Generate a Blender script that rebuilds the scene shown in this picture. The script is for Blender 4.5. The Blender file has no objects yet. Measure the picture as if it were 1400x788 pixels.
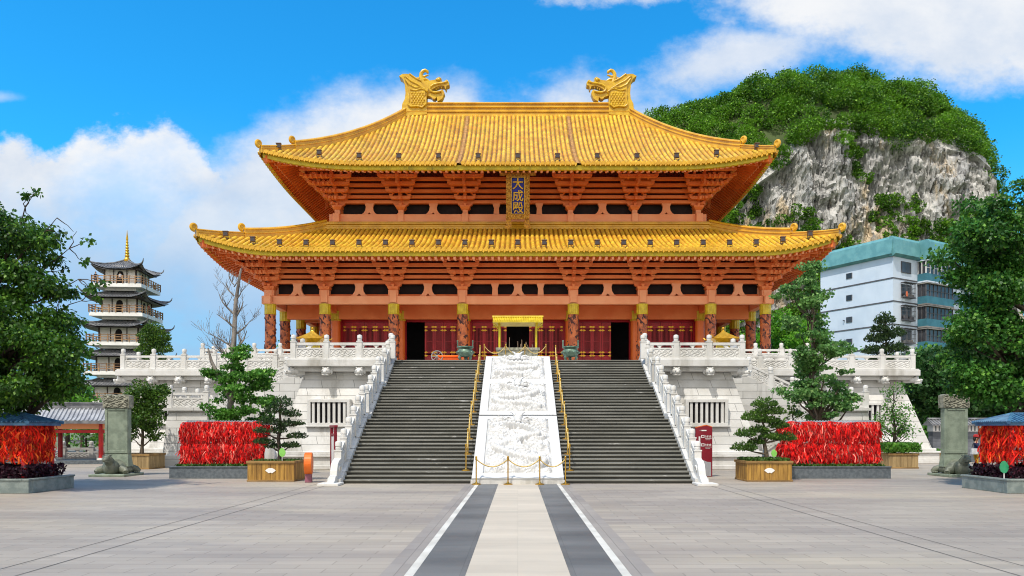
import bpy, math, random
import numpy as np
from mathutils import Vector, Matrix, noise as mnoise

R = random.Random(11)
NR = np.random.default_rng(5)
SC = bpy.context.scene
COL = SC.collection
rad = math.radians
pi = math.pi
OFF = {}

def P(px, py, d):
    """photo direction at depth d (m) -> world point; the camera stands at (0,0,2) looking along +Y"""
    return Vector(((px - 708) * d / 1000.0, d, 2 + (588 - py) * d / 1000.0))

ORD = ['', 'second ', 'third ', 'fourth ', 'fifth ', 'sixth ', 'seventh ', 'eighth ', 'ninth ', 'tenth ', 'eleventh ', 'twelfth ', 'thirteenth ']
def ordn(i):
    return ORD[i].strip() if i else 'first'
def place(i, n):
    if n % 2 and i == n // 2: return 'middle one of %d' % n
    return ('%s from the left end' % ordn(i)) if i < n / 2 else ('%s from the right end' % ordn(n - 1 - i))

# ------------------------------------------------------------------ objects
def tag(o, label, cat, group=None, kind=None):
    if label: o['label'] = label
    if cat: o['category'] = cat
    if group: o['group'] = group
    if kind: o['kind'] = kind
    return o

def thing(name, label, cat, loc=(0, 0, 0), rotz=0.0, group=None):
    o = bpy.data.objects.new(name, None)
    o.empty_display_size = .3
    COL.objects.link(o)
    o.location = loc; o.rotation_euler = (0, 0, rotz)
    OFF[o.name] = Vector((0, 0, 0))
    return tag(o, label, cat, group)

def wthing(name, label, cat, loc, group=None):
    """like thing(), but its parts are given in world coordinates"""
    o = thing(name, label, cat, loc, 0, group)
    OFF[o.name] = Vector(loc)
    return o

def link(name, me, parent=None, loc=(0, 0, 0), rot=(0, 0, 0), scale=None):
    o = bpy.data.objects.new(name, me)
    COL.objects.link(o)
    if parent is not None:
        o.parent = parent
        OFF[o.name] = OFF.get(parent.name, Vector((0, 0, 0)))
        o.location = Vector(loc) - (OFF[o.name] if parent.type == 'EMPTY' else Vector((0, 0, 0)))
    else:
        o.location = loc
    o.rotation_euler = rot
    if scale: o.scale = scale
    return o

def copy_tree(o, parent=None):
    c = o.copy(); COL.objects.link(c)
    OFF[c.name] = OFF.get(o.name, Vector((0, 0, 0)))
    if parent is not None: c.parent = parent
    for ch in list(o.children):
        copy_tree(ch, c)
    return c

class MB:
    def __init__(s):
        s.v = []; s.f = []; s.m = []
    def add(s, vs, fs, mi=0):
        o = len(s.v)
        s.v += [tuple(p) for p in vs]
        s.f += [tuple(i + o for i in f) for f in fs]
        s.m += [mi] * len(fs)
    def box(s, x0, y0, z0, x1, y1, z1, mi=0):
        if x0 > x1: x0, x1 = x1, x0
        if y0 > y1: y0, y1 = y1, y0
        if z0 > z1: z0, z1 = z1, z0
        s.add([(x0, y0, z0), (x1, y0, z0), (x1, y1, z0), (x0, y1, z0), (x0, y0, z1), (x1, y0, z1), (x1, y1, z1), (x0, y1, z1)],
              [(0, 3, 2, 1), (4, 5, 6, 7), (0, 1, 5, 4), (1, 2, 6, 5), (2, 3, 7, 6), (3, 0, 4, 7)], mi)
    def cbox(s, c, sx, sy, sz, mi=0, rz=0.0):
        if not rz:
            s.box(c[0] - sx / 2, c[1] - sy / 2, c[2] - sz / 2, c[0] + sx / 2, c[1] + sy / 2, c[2] + sz / 2, mi)
        else:
            ca, sa = math.cos(rz), math.sin(rz)
            s.obox(Vector(c), Vector((ca, sa, 0)) * sx / 2, Vector((-sa, ca, 0)) * sy / 2, Vector((0, 0, sz / 2)), mi)
    def obox(s, c, a, b, h, mi=0):
        vs = [c - a - b - h, c + a - b - h, c + a + b - h, c - a + b - h, c - a - b + h, c + a - b + h, c + a + b + h, c - a + b + h]
        s.add(vs, [(0, 3, 2, 1), (4, 5, 6, 7), (0, 1, 5, 4), (1, 2, 6, 5), (2, 3, 7, 6), (3, 0, 4, 7)], mi)
    def bar(s, a, b, w, h, mi=0, up=Vector((0, 0, 1))):
        a = Vector(a); b = Vector(b); d = b - a
        if d.length < 1e-6: return
        side = d.cross(up)
        if side.length < 1e-5: side = d.cross(Vector((0, 1, 0)))
        side.normalize(); u = side.cross(d).normalized()
        s.obox((a + b) / 2, d / 2, side * w / 2, u * h / 2, mi)
    def frustum(s, x0, y0, x1, y1, z0, X0, Y0, X1, Y1, z1, mi=0):
        s.add([(x0, y0, z0), (x1, y0, z0), (x1, y1, z0), (x0, y1, z0), (X0, Y0, z1), (X1, Y0, z1), (X1, Y1, z1), (X0, Y1, z1)],
              [(0, 3, 2, 1), (4, 5, 6, 7), (0, 1, 5, 4), (1, 2, 6, 5), (2, 3, 7, 6), (3, 0, 4, 7)], mi)
    def tube(s, pts, rads, n=8, mi=0, cap=True):
        pts = [Vector(p) for p in pts]
        if not hasattr(rads, '__len__'): rads = [rads] * len(pts)
        rings = []; prev = None
        for i, p in enumerate(pts):
            t = (pts[min(i + 1, len(pts) - 1)] - pts[max(i - 1, 0)])
            if t.length < 1e-9: t = Vector((0, 0, 1))
            t.normalize()
            if prev is None:
                a = Vector((0, 0, 1)) if abs(t.z) < .9 else Vector((1, 0, 0))
                u = t.cross(a).normalized()
            else:
                u = (prev - t * prev.dot(t))
                u = u.normalized() if u.length > 1e-6 else t.orthogonal().normalized()
            prev = u; w = t.cross(u)
            rings.append([p + (u * math.cos(2 * pi * k / n) + w * math.sin(2 * pi * k / n)) * rads[i] for k in range(n)])
        vs = [q for r in rings for q in r]; fs = []
        for i in range(len(pts) - 1):
            for k in range(n):
                a = i * n + k; b = i * n + (k + 1) % n
                fs.append((a, b, b + n, a + n))
        if cap:
            fs.append(tuple(range(n - 1, -1, -1))); fs.append(tuple((len(pts) - 1) * n + k for k in range(n)))
        s.add(vs, fs, mi)
    def lathe(s, prof, n=16, c=(0, 0, 0), mi=0, sx=1.0, sy=1.0, rot=0.0, cap=True):
        vs = []; fs = []
        for r, z in prof:
            for k in range(n):
                a = 2 * pi * k / n + rot
                vs.append((c[0] + r * math.cos(a) * sx, c[1] + r * math.sin(a) * sy, c[2] + z))
        for i in range(len(prof) - 1):
            for k in range(n):
                a = i * n + k; b = i * n + (k + 1) % n
                fs.append((a, b, b + n, a + n))
        if cap:
            fs.append(tuple(range(n - 1, -1, -1))); fs.append(tuple((len(prof) - 1) * n + k for k in range(n)))
        s.add(vs, fs, mi)
    def ball(s, c, rx, ry=None, rz=None, n=12, m=8, mi=0):
        ry = rx if ry is None else ry; rz = rx if rz is None else rz
        prof = [(max(1e-3, math.sin(pi * i / m)), -math.cos(pi * i / m)) for i in range(m + 1)]
        vs = []; fs = []
        for r, z in prof:
            for k in range(n):
                a = 2 * pi * k / n
                vs.append((c[0] + r * math.cos(a) * rx, c[1] + r * math.sin(a) * ry, c[2] + z * rz))
        for i in range(m):
            for k in range(n):
                a = i * n + k; b = i * n + (k + 1) % n
                fs.append((a, b, b + n, a + n))
        s.add(vs, fs, mi)
    def prism(s, poly, fn, h0, h1, mi=0):
        """poly: 2-D outline; fn(u, v, h) -> world point"""
        n = len(poly)
        vs = [fn(u, v, h0) for u, v in poly] + [fn(u, v, h1) for u, v in poly]
        fs = [tuple(range(n - 1, -1, -1)), tuple(range(n, 2 * n))]
        fs += [(i, (i + 1) % n, (i + 1) % n + n, i + n) for i in range(n)]
        s.add(vs, fs, mi)
    def grid(s, nu, nv, fn, mi=0):
        vs = [fn(i / (nu - 1), j / (nv - 1)) for j in range(nv) for i in range(nu)]
        fs = [(j * nu + i, j * nu + i + 1, (j + 1) * nu + i + 1, (j + 1) * nu + i) for j in range(nv - 1) for i in range(nu - 1)]
        s.add(vs, fs, mi)
    def mesh(s, name, mats, off=(0, 0, 0), smooth=None):
        me = bpy.data.meshes.new(name)
        o = Vector(off)
        me.from_pydata([(x - o.x, y - o.y, z - o.z) for x, y, z in s.v], [], s.f)
        for m in (mats if isinstance(mats, (list, tuple)) else [mats]): me.materials.append(m)
        if any(s.m): me.polygons.foreach_set('material_index', s.m)
        if smooth:
            me.shade_smooth() if hasattr(me, 'shade_smooth') else me.polygons.foreach_set('use_smooth', [True] * len(me.polygons))
            try: me.set_sharp_from_angle(angle=rad(smooth))
            except Exception: pass
        me.update()
        return me
    def build(s, name, mats, parent=None, smooth=None, bevel=0.0, segs=1):
        if parent is not None:
            me = s.mesh(name, mats, OFF.get(parent.name, (0, 0, 0)), smooth)
            o = bpy.data.objects.new(name, me); COL.objects.link(o)
            o.parent = parent
            OFF[o.name] = OFF.get(parent.name, Vector((0, 0, 0)))
        else:
            a = np.array(s.v); lo = a.min(0); hi = a.max(0)
            c = ((lo[0] + hi[0]) / 2, (lo[1] + hi[1]) / 2, lo[2])
            me = s.mesh(name, mats, c, smooth)
            o = bpy.data.objects.new(name, me); COL.objects.link(o)
            o.location = c
            OFF[o.name] = Vector(c)
        if bevel:
            b = o.modifiers.new('bevel', 'BEVEL'); b.width = bevel; b.segments = segs; b.limit_method = 'ANGLE'; b.angle_limit = rad(40)
        return o

def np_obj(name, verts, quads, mats, parent=None, smooth=False):
    me = bpy.data.meshes.new(name)
    verts = np.asarray(verts, dtype=np.float32); quads = np.asarray(quads, dtype=np.int32)
    off = OFF.get(parent.name, Vector((0, 0, 0))) if parent is not None else Vector((0, 0, 0))
    verts = verts - np.array(off, dtype=np.float32)
    k = quads.shape[1]
    me.vertices.add(len(verts)); me.vertices.foreach_set('co', verts.ravel())
    me.loops.add(quads.size); me.loops.foreach_set('vertex_index', quads.ravel())
    me.polygons.add(len(quads))
    me.polygons.foreach_set('loop_start', np.arange(0, quads.size, k, dtype=np.int32))
    if smooth: me.polygons.foreach_set('use_smooth', np.ones(len(quads), dtype=bool))
    for m in (mats if isinstance(mats, (list, tuple)) else [mats]): me.materials.append(m)
    me.update(calc_edges=True); me.validate()
    o = bpy.data.objects.new(name, me); COL.objects.link(o)
    if parent is not None:
        o.parent = parent; OFF[o.name] = off
    return o

# ------------------------------------------------------------------ materials
def srgb(r, g, b):
    f = lambda c: (c / 255 / 12.92) if c <= 10.3 else ((c / 255 + .055) / 1.055) ** 2.4
    return (f(r), f(g), f(b), 1.0)

class NT:
    def __init__(s, tree): s.t = tree; s.n = tree.nodes; s.l = tree.links
    def node(s, typ, **kw):
        n = s.n.new(typ)
        for k, v in kw.items():
            if k.startswith('i_'):
                n.inputs[k[2:].replace('_', ' ')].default_value = v
            else: setattr(n, k, v)
        return n
    def link(s, a, b): s.l.new(a, b)
    def math(s, op, a, b=None, clamp=False):
        n = s.n.new('ShaderNodeMath'); n.operation = op; n.use_clamp = clamp
        for i, x in enumerate((a, b)):
            if x is None: continue
            if hasattr(x, 'links'): s.l.new(x, n.inputs[i])
            else: n.inputs[i].default_value = x
        return n.outputs[0]
    def mix(s, fac, a, b, blend='MIX'):
        n = s.n.new('ShaderNodeMix'); n.data_type = 'RGBA'; n.blend_type = blend
        for x, i in ((fac, 0), (a, 6), (b, 7)):
            if hasattr(x, 'links'): s.l.new(x, n.inputs[i])
            else: n.inputs[i].default_value = x
        return n.outputs[2]
    def ramp(s, fac, lo, hi):
        n = s.n.new('ShaderNodeMapRange'); n.interpolation_type = 'SMOOTHSTEP'; n.clamp = True
        s.l.new(fac, n.inputs[0]); n.inputs[1].default_value = lo; n.inputs[2].default_value = hi
        return n.outputs[0]
    def noise(s, vec, scale, detail=4.0, rough=.55):
        n = s.n.new('ShaderNodeTexNoise'); n.inputs['Scale'].default_value = scale
        n.inputs['Detail'].default_value = detail; n.inputs['Roughness'].default_value = rough
        if vec is not None: s.l.new(vec, n.inputs['Vector'])
        return n.outputs[0]
    def scaled(s, vec, sx, sy, sz):
        n = s.n.new('ShaderNodeVectorMath'); n.operation = 'MULTIPLY'; s.l.new(vec, n.inputs[0])
        n.inputs[1].default_value = (sx, sy, sz); return n.outputs[0]

def mat(name, c, c2=None, vs=1.5, rough=.6, metal=0.0, bump=0.0, bs=12.0, spec=.5, stains=(), stretch=(1, 1, 1), island=0.0, coat=0.0, vlo=.35, vhi=.65, extra=None, rvar=.12, bd=.03):
    m = bpy.data.materials.new(name); m.use_nodes = True
    t = NT(m.node_tree); b = m.node_tree.nodes['Principled BSDF']
    geo = t.node('ShaderNodeNewGeometry'); pos = geo.outputs['Position']
    if stretch != (1, 1, 1): sp = t.scaled(pos, *stretch)
    else: sp = pos
    col = c
    n1 = t.noise(sp, vs)
    if c2 is not None: col = t.mix(t.ramp(n1, vlo, vhi), c, c2)
    for sc, lo, hi, amt, colr, st in stains:
        v = t.scaled(pos, *st) if st else pos
        k = t.math('MULTIPLY', t.ramp(t.noise(v, sc, 6.0, .65), lo, hi), amt)
        col = t.mix(k, col if hasattr(col, 'links') else c, colr)
    if island:
        h = t.node('ShaderNodeHueSaturation')
        rnd = geo.outputs['Random Per Island']
        t.link(t.math('ADD', t.math('MULTIPLY', rnd, island), 1 - island / 2), h.inputs['Value'])
        if hasattr(col, 'links'): t.link(col, h.inputs['Color'])
        else: h.inputs['Color'].default_value = col
        col = h.outputs[0]
    if extra: col = extra(t, pos, col)
    if hasattr(col, 'links'): t.link(col, b.inputs['Base Color'])
    else: b.inputs['Base Color'].default_value = col
    if rvar:
        t.link(t.math('ADD', t.math('MULTIPLY', t.noise(pos, vs * 3), rvar * 2), rough - rvar, True), b.inputs['Roughness'])
    else: b.inputs['Roughness'].default_value = rough
    b.inputs['Metallic'].default_value = metal
    b.inputs['Specular IOR Level'].default_value = spec
    if coat: b.inputs['Coat Weight'].default_value = coat; b.inputs['Coat Roughness'].default_value = .2
    if bump:
        bn = t.node('ShaderNodeBump'); bn.inputs['Strength'].default_value = bump; bn.inputs['Distance'].default_value = bd
        t.link(t.noise(sp, bs, 5.0, .6), bn.inputs['Height']); t.link(bn.outputs[0], b.inputs['Normal'])
    m['nt'] = 1
    return m

def bricks(m, u_w, v_h, mortar, tone, depth, plan=False, gap=.012, offset=.5, var=.15):
    """adds running-bond joints (real joints of the stone courses) on top of a material; plan: laid on the ground"""
    t = NT(m.node_tree); b = m.node_tree.nodes['Principled BSDF']
    geo = t.node('ShaderNodeNewGeometry')
    sx = t.node('ShaderNodeSeparateXYZ'); t.link(geo.outputs['Position'], sx.inputs[0])
    cb = t.node('ShaderNodeCombineXYZ')
    if plan:
        t.link(sx.outputs[0], cb.inputs[0]); t.link(sx.outputs[1], cb.inputs[1])
    else:
        t.link(t.math('ADD', sx.outputs[0], sx.outputs[1]), cb.inputs[0]); t.link(sx.outputs[2], cb.inputs[1])
    br = t.node('ShaderNodeTexBrick'); br.offset = offset
    t.link(cb.outputs[0], br.inputs['Vector'])
    br.inputs['Scale'].default_value = 1.0; br.inputs['Brick Width'].default_value = u_w; br.inputs['Row Height'].default_value = v_h
    br.inputs['Mortar Size'].default_value = gap; br.inputs['Mortar Smooth'].default_value = .3
    br.inputs['Color1'].default_value = (1 - var, 1 - var, 1 - var, 1); br.inputs['Color2'].default_value = (1, 1, 1, 1); br.inputs['Mortar'].default_value = (mortar, mortar, mortar, 1)
    inp = b.inputs['Base Color']
    src = inp.links[0].from_socket if inp.links else inp.default_value[:]
    mul = t.mix(tone, src, br.outputs['Color'], 'MULTIPLY')
    t.link(mul, inp)
    bn = t.node('ShaderNodeBump'); bn.inputs['Strength'].default_value = depth; bn.inputs['Distance'].default_value = .02
    t.link(t.math('SUBTRACT', 1.0, br.outputs['Fac']), bn.inputs['Height'])
    ni = b.inputs['Normal']
    if ni.links: t.link(ni.links[0].from_socket, bn.inputs['Normal'])
    t.link(bn.outputs[0], ni)
    return m

def leafmat(name, c, c2, c3, scale=.5, trans=.35, island=.5, rough=.5):
    m = bpy.data.materials.new(name); m.use_nodes = True
    t = NT(m.node_tree); nt = m.node_tree
    b = nt.nodes['Principled BSDF']; out = nt.nodes['Material Output']
    geo = t.node('ShaderNodeNewGeometry')
    n1 = t.ramp(t.noise(geo.outputs['Position'], scale, 3.0), .35, .65)
    rnd = geo.outputs['Random Per Island']
    col = t.mix(n1, c, c2)
    col = t.mix(t.ramp(rnd, .74, 1.0), col, c3)
    h = t.node('ShaderNodeHueSaturation'); t.link(col, h.inputs['Color'])
    r2 = t.math('FRACT', t.math('MULTIPLY', rnd, 7.31))
    t.link(t.math('ADD', t.math('MULTIPLY', r2, island), 1 - island / 2), h.inputs['Value'])
    t.link(h.outputs[0], b.inputs['Base Color'])
    b.inputs['Roughness'].default_value = rough
    b.inputs['Specular IOR Level'].default_value = .35
    tr = t.node('ShaderNodeBsdfTranslucent')
    h2 = t.node('ShaderNodeHueSaturation'); t.link(h.outputs[0], h2.inputs['Color']); h2.inputs['Value'].default_value = 1.5
    t.link(h2.outputs[0], tr.inputs['Color'])
    mx = t.node('ShaderNodeMixShader'); mx.inputs[0].default_value = trans
    t.link(b.outputs[0], mx.inputs[1]); t.link(tr.outputs[0], mx.inputs[2]); t.link(mx.outputs[0], out.inputs['Surface'])
    return m

S = srgb
GRIME = (.10, .095, .075, 1)
def white_stone(name, base=.74, grime=.5, **k):
    return mat(name, (base, base * .985, base * .95, 1), (base * .87, base * .85, base * .80, 1), vs=.9, rough=.6, bump=.25, bs=18,
               stains=((.8, .49, .7, grime, (.30, .28, .235, 1), (1, 1, .18)), (5, .58, .8, grime * .6, (.25, .24, .2, 1), None)), **k)
MT = {}
MT['marble'] = white_stone('white_marble', .67, .45)
MT['marble_wall'] = bricks(white_stone('marble_wall', .68, .8), 1.7, .42, .38, 1.0, .6, gap=.014)
MT['marble_panel'] = mat('carved_marble', (.78, .77, .74, 1), (.66, .65, .62, 1), vs=6, rough=.6, bump=.8, bs=9, stains=((1.2, .55, .8, .4, (.3, .28, .24, 1), (1, 1, .3)),))
MT['cornice'] = white_stone('marble_cornice', .64, .8)
MT['ramp'] = mat('ramp_marble', (.60, .597, .585, 1), (.56, .556, .545, 1), vs=1.2, rough=.55, bump=.1, bs=30, stains=((2.5, .6, .85, .25, (.55, .54, .5, 1), None),))
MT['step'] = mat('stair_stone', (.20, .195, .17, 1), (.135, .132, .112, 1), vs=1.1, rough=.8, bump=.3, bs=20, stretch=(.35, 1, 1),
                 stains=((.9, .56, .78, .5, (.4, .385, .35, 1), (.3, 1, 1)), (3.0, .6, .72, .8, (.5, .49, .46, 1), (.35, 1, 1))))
MT['riser'] = mat('stair_riser', (.058, .056, .044, 1), (.033, .033, .027, 1), vs=1.5, rough=.85, bump=.3, bs=20, stretch=(.4, 1, 1),  # riser darkened for algae and for the shadow line under each nosing
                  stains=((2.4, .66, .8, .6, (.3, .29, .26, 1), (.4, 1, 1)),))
MT['orange'] = mat('orange_timber', S(234, 136, 72), S(224, 118, 56), vs=.8, rough=.55, bump=.08, bs=9, stains=((2.2, .55, .85, .35, S(238, 150, 98), None), (7, .66, .8, .3, S(150, 66, 34), None)))
MT['orange2'] = mat('soffit_timber', S(230, 118, 42), S(210, 98, 34), vs=.7, rough=.6, stains=((3, .6, .8, .4, S(120, 50, 22), None),))
MT['bright_orange'] = mat('orange_lacquer', S(234, 124, 52), S(226, 110, 42), vs=1.2, rough=.4)
MT['salmon'] = mat('salmon_beam', S(240, 164, 116), S(234, 150, 100), vs=.6, rough=.55, bump=.05, stains=((1.2, .55, .8, .35, S(208, 108, 66), (.4, 1, 1)),))
MT['maroon'] = mat('maroon_lacquer', S(178, 10, 28), S(160, 6, 22), vs=.8, rough=.42)
MT['maroon_dark'] = mat('lattice_back', S(84, 8, 22), S(70, 8, 18), vs=2, rough=.7)
MT['dark'] = mat('recess_shade', S(38, 20, 18), S(26, 14, 14), vs=1, rough=.8)  # stands in for the shade in the openings under the eaves
MT['black'] = mat('interior_shade', (.006, .005, .008, 1), None, rough=.9)  # painted black for the unlit insides behind openings
MT['gold'] = mat('gilding', S(226, 176, 52), S(200, 150, 34), vs=6, rough=.34, metal=.55, bump=.2, bs=30)
MT['yellow'] = mat('yellow_paint', S(214, 190, 40), S(190, 164, 20), vs=3, rough=.4, stains=((5, .58, .8, .4, S(150, 128, 20), None),))
MT['colpaint'] = mat('mottled_column', S(202, 112, 60), S(166, 86, 50), vs=2.6, rough=.5, vlo=.42, vhi=.58, bump=.5, bs=6, stains=((3.4, .54, .62, .8, S(70, 36, 30), None),))
MT['dragonpaint'] = mat('column_dragon', S(86, 48, 42), S(60, 36, 38), vs=4, rough=.5, bump=.4, bs=20)
def tilemix(t, pos, col):
    # single glazed tiles differ slightly in tone
    v = t.node('ShaderNodeTexVoronoi'); v.inputs['Scale'].default_value = 2.6
    t.link(pos, v.inputs['Vector'])
    sep = t.node('ShaderNodeSeparateColor'); t.link(v.outputs['Color'], sep.inputs[0])
    h = t.node('ShaderNodeHueSaturation'); t.link(col, h.inputs['Color'])
    t.link(t.math('ADD', t.math('MULTIPLY', sep.outputs[0], .42), .78), h.inputs['Value'])
    t.link(t.math('ADD', t.math('MULTIPLY', sep.outputs[1], .024), .488), h.inputs['Hue'])
    return h.outputs[0]
MT['tile'] = mat('yellow_glazed_tile', S(214, 172, 56), S(200, 154, 42), vs=.5, rough=.42, spec=.5, extra=tilemix, bump=.25, bs=5, stains=((.7, .54, .74, .4, S(186, 140, 40), (1, .3, .3)), (4, .6, .74, .3, S(140, 104, 46), None), (9, .7, .78, .5, S(96, 80, 44), None)))
MT['tile_pan'] = mat('pan_tile_shaded', S(150, 104, 24), S(124, 84, 18), vs=.8, rough=.45, extra=tilemix, stains=((2, .56, .8, .5, S(120, 80, 24), (1, .4, 1)),))  # pans painted darker to deepen the shade between the rolls
MT['ridge'] = mat('yellow_ridge_tile', S(218, 168, 38), S(196, 146, 26), vs=1.2, rough=.36, bump=.15, bs=10, stains=((2, .6, .8, .4, S(140, 104, 26), None),))
MT['fascia'] = mat('olive_fascia', S(208, 182, 24), S(180, 160, 20), vs=1.6, rough=.5, stains=((2.6, .56, .72, .6, S(92, 88, 24), (1, 1, .4)),))
MT['seam'] = mat('brown_seam', S(176, 132, 70), S(146, 106, 58), vs=3, rough=.8)
MT['dragon'] = mat('gold_glaze', S(212, 174, 34), S(192, 150, 24), vs=2.2, rough=.33, bump=.5, bs=7, stains=((3, .6, .75, .35, S(140, 104, 20), None),))
MT['blue'] = mat('plaque_blue', S(16, 22, 150), S(12, 16, 128), vs=3, rough=.4)
MT['carvedgold'] = mat('carved_gold', S(196, 142, 40), S(140, 92, 24), vs=9, rough=.42, metal=.3, bump=1.0, bs=16)
MT['lampbox'] = mat('floodlight_case', S(112, 84, 70), S(92, 70, 60), vs=8, rough=.5)
MT['lampglass'] = mat('floodlight_glass', S(60, 56, 60), None, rough=.2)
MT['bronze'] = mat('patina_bronze', S(120, 146, 128), S(78, 100, 86), vs=4, rough=.5, metal=.35, bump=.5, bs=14)
MT['greystone'] = mat('grey_green_stone', S(140, 152, 134), S(118, 130, 114), vs=3, rough=.7, bump=.4, bs=20, stains=((1.5, .56, .8, .5, S(70, 78, 62), None),))
MT['greystone_lt'] = mat('carved_grey_stone', S(160, 158, 140), S(110, 110, 96), vs=7, rough=.75, bump=.8, bs=14)
MT['turtle'] = mat('dark_turtle_stone', S(118, 122, 106), S(88, 94, 82), vs=4, rough=.55, bump=.4, bs=16)
MT['granite'] = mat('grey_granite', S(104, 112, 118), S(84, 92, 98), vs=8, rough=.45, bump=.1, bs=60, stains=((1.2, .55, .8, .4, S(64, 70, 76), None),))
MT['granite_lt'] = mat('granite_rim', S(130, 140, 136), S(106, 118, 116), vs=4, rough=.6, bump=.2, bs=40, stains=((1.6, .54, .75, .5, S(80, 92, 88), None),))
MT['plank'] = mat('planter_plank', S(178, 136, 60), S(134, 98, 40), vs=3, rough=.6, stretch=(2.5, 2.5, .25), bump=.3, bs=14, stains=((1.5, .55, .8, .5, S(96, 72, 36), (1, 1, .3)),))
MT['plank_cap'] = mat('planter_rim', S(152, 118, 66), S(118, 90, 48), vs=4, rough=.65, stretch=(.3, 1, 1))
MT['plank_grey'] = mat('weathered_plank', S(168, 142, 98), S(138, 116, 78), vs=3, rough=.7, stretch=(2.5, 2.5, .25), bump=.3, bs=14)
MT['soil'] = mat('soil', S(74, 60, 42), S(54, 44, 32), vs=8, rough=.95, bump=.8, bs=18)
MT['bark'] = mat('bark', S(104, 92, 76), S(70, 60, 50), vs=6, rough=.9, bump=.9, bs=18, stretch=(1, 1, .35))
MT['deadbark'] = mat('dead_bark', S(146, 138, 130), S(92, 86, 82), vs=5, rough=.9, bump=.9, bs=18, stretch=(1, 1, .3))
MT['darkbark'] = mat('dark_bark', S(70, 58, 46), S(48, 40, 33), vs=6, rough=.9, bump=.9, bs=18, stretch=(1, 1, .35))
MT['red'] = leafmat('ribbon_red', S(230, 36, 30), S(186, 14, 22), S(246, 150, 134), 7.0, .25, 1.2, .85)
MT['redorange'] = leafmat('ribbon_vermilion', S(232, 48, 22), S(192, 22, 16), S(246, 126, 48), 6.0, .25, 1.2, .85)
MT['redpaint'] = mat('red_paint', S(190, 26, 26), S(164, 20, 24), vs=3, rough=.4)
MT['bluetile'] = mat('blue_glazed_tile', S(70, 116, 150), S(46, 84, 120), vs=4, rough=.5, stains=((2, .58, .8, .4, S(60, 56, 70), None),))
MT['greytile'] = mat('grey_roof_tile', S(128, 128, 130), S(90, 92, 96), vs=2.4, rough=.6, bump=.3, bs=10)
MT['palegreytile'] = mat('pale_grey_tile', S(168, 170, 174), S(142, 144, 150), vs=1.4, rough=.6)
MT['plaster'] = mat('white_plaster', S(236, 234, 231), S(222, 220, 217), vs=.7, rough=.8, stains=((.8, .55, .8, .3, S(160, 158, 154), (1, 1, .2)),))
MT['railwood'] = mat('balcony_timber', S(176, 140, 100), S(134, 98, 72), vs=2, rough=.6)
MT['darkwood'] = mat('dark_timber', S(66, 50, 44), S(46, 36, 34), vs=2, rough=.6)
MT['apt'] = mat('pale_blue_render', S(206, 218, 232), S(192, 206, 222), vs=.25, rough=.85, stains=((.35, .5, .8, .4, S(168, 182, 198), (1, 1, .25)), (1.5, .62, .8, .3, S(150, 158, 168), (1, 1, .1))))
MT['teal'] = mat('teal_mosaic', S(104, 158, 162), S(86, 140, 146), vs=.9, rough=.6, stains=((.8, .56, .72, .6, S(120, 160, 158), None), (6, .6, .75, .5, S(168, 188, 182), None)))
MT['tealdark'] = mat('teal_parapet', S(60, 118, 134), S(50, 104, 120), vs=.9, rough=.6)
MT['glass'] = mat('dark_window_glass', S(64, 66, 72), S(44, 46, 52), vs=.4, rough=.3, spec=.4, rvar=0)
MT['cagegrey'] = mat('window_cage', S(104, 102, 104), S(82, 80, 84), vs=2, rough=.6, metal=.3)
MT['concrete'] = mat('weathered_concrete', S(150, 148, 144), S(116, 114, 112), vs=.7, rough=.85, stains=((1.2, .52, .75, .5, S(84, 82, 80), (1, 1, .3)),))
MT['signred'] = mat('sign_maroon', S(134, 22, 40), S(124, 18, 36), vs=2, rough=.35)
MT['signgrey'] = mat('sign_grey', S(164, 166, 172), S(150, 152, 158), vs=2, rough=.4)
MT['signwhite'] = mat('sign_white', S(228, 226, 224), None, rough=.4)
MT['signorange'] = mat('sign_orange', S(228, 112, 24), S(214, 98, 20), vs=2, rough=.38)
MT['signpink'] = mat('faded_plum', S(140, 84, 100), S(120, 70, 88), vs=4, rough=.6)
MT['leafsign'] = mat('green_leaf_sign', S(46, 150, 104), S(40, 136, 92), vs=4, rough=.4)
MT['leafsign_lt'] = mat('light_green_sign', S(132, 200, 92), S(120, 186, 80), vs=4, rough=.4)
MT['brass'] = mat('brass', S(206, 164, 70), S(178, 134, 46), vs=4, rough=.3, metal=.85)
MT['rope'] = mat('pale_gold_rope', S(214, 186, 110), S(180, 150, 84), vs=12, rough=.6)
MT['steel'] = mat('stainless', S(190, 190, 190), None, rough=.3, metal=.8)
MT['greywall'] = bricks(mat('grey_brick_wall', S(112, 116, 124), S(92, 96, 104), vs=1.2, rough=.8, stains=((1, .55, .8, .4, S(66, 70, 78), None),)), .5, .16, .7, .8, .4)
MT['incense'] = mat('incense_stick', S(176, 150, 130), None, rough=.8)
MT['moss'] = leafmat('moss_green', S(70, 104, 40), S(52, 84, 30), S(96, 128, 52), 2.0, .2)
MT['purpleleaf'] = leafmat('purple_hedge_leaf', S(52, 24, 40), S(38, 16, 30), S(80, 36, 52), 2.0, .2)
MT['leaf_dark'] = leafmat('broadleaf', S(40, 74, 20), S(62, 104, 30), S(112, 154, 48), .8, .3, .7)
MT['leaf_dark2'] = leafmat('broadleaf_right', S(40, 84, 28), S(66, 118, 40), S(116, 164, 62), .8, .3, .7)
MT['leaf_dusty'] = leafmat('ginkgo_leaf', S(74, 116, 58), S(102, 144, 74), S(142, 176, 100), .7, .35)
MT['leaf_mid'] = leafmat('midgreen_leaf', S(60, 108, 36), S(88, 140, 50), S(128, 172, 74), .7, .35)
MT['leaf_bright'] = leafmat('bright_leaf', S(78, 132, 34), S(104, 158, 44), S(140, 186, 66), .35, .4)
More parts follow.
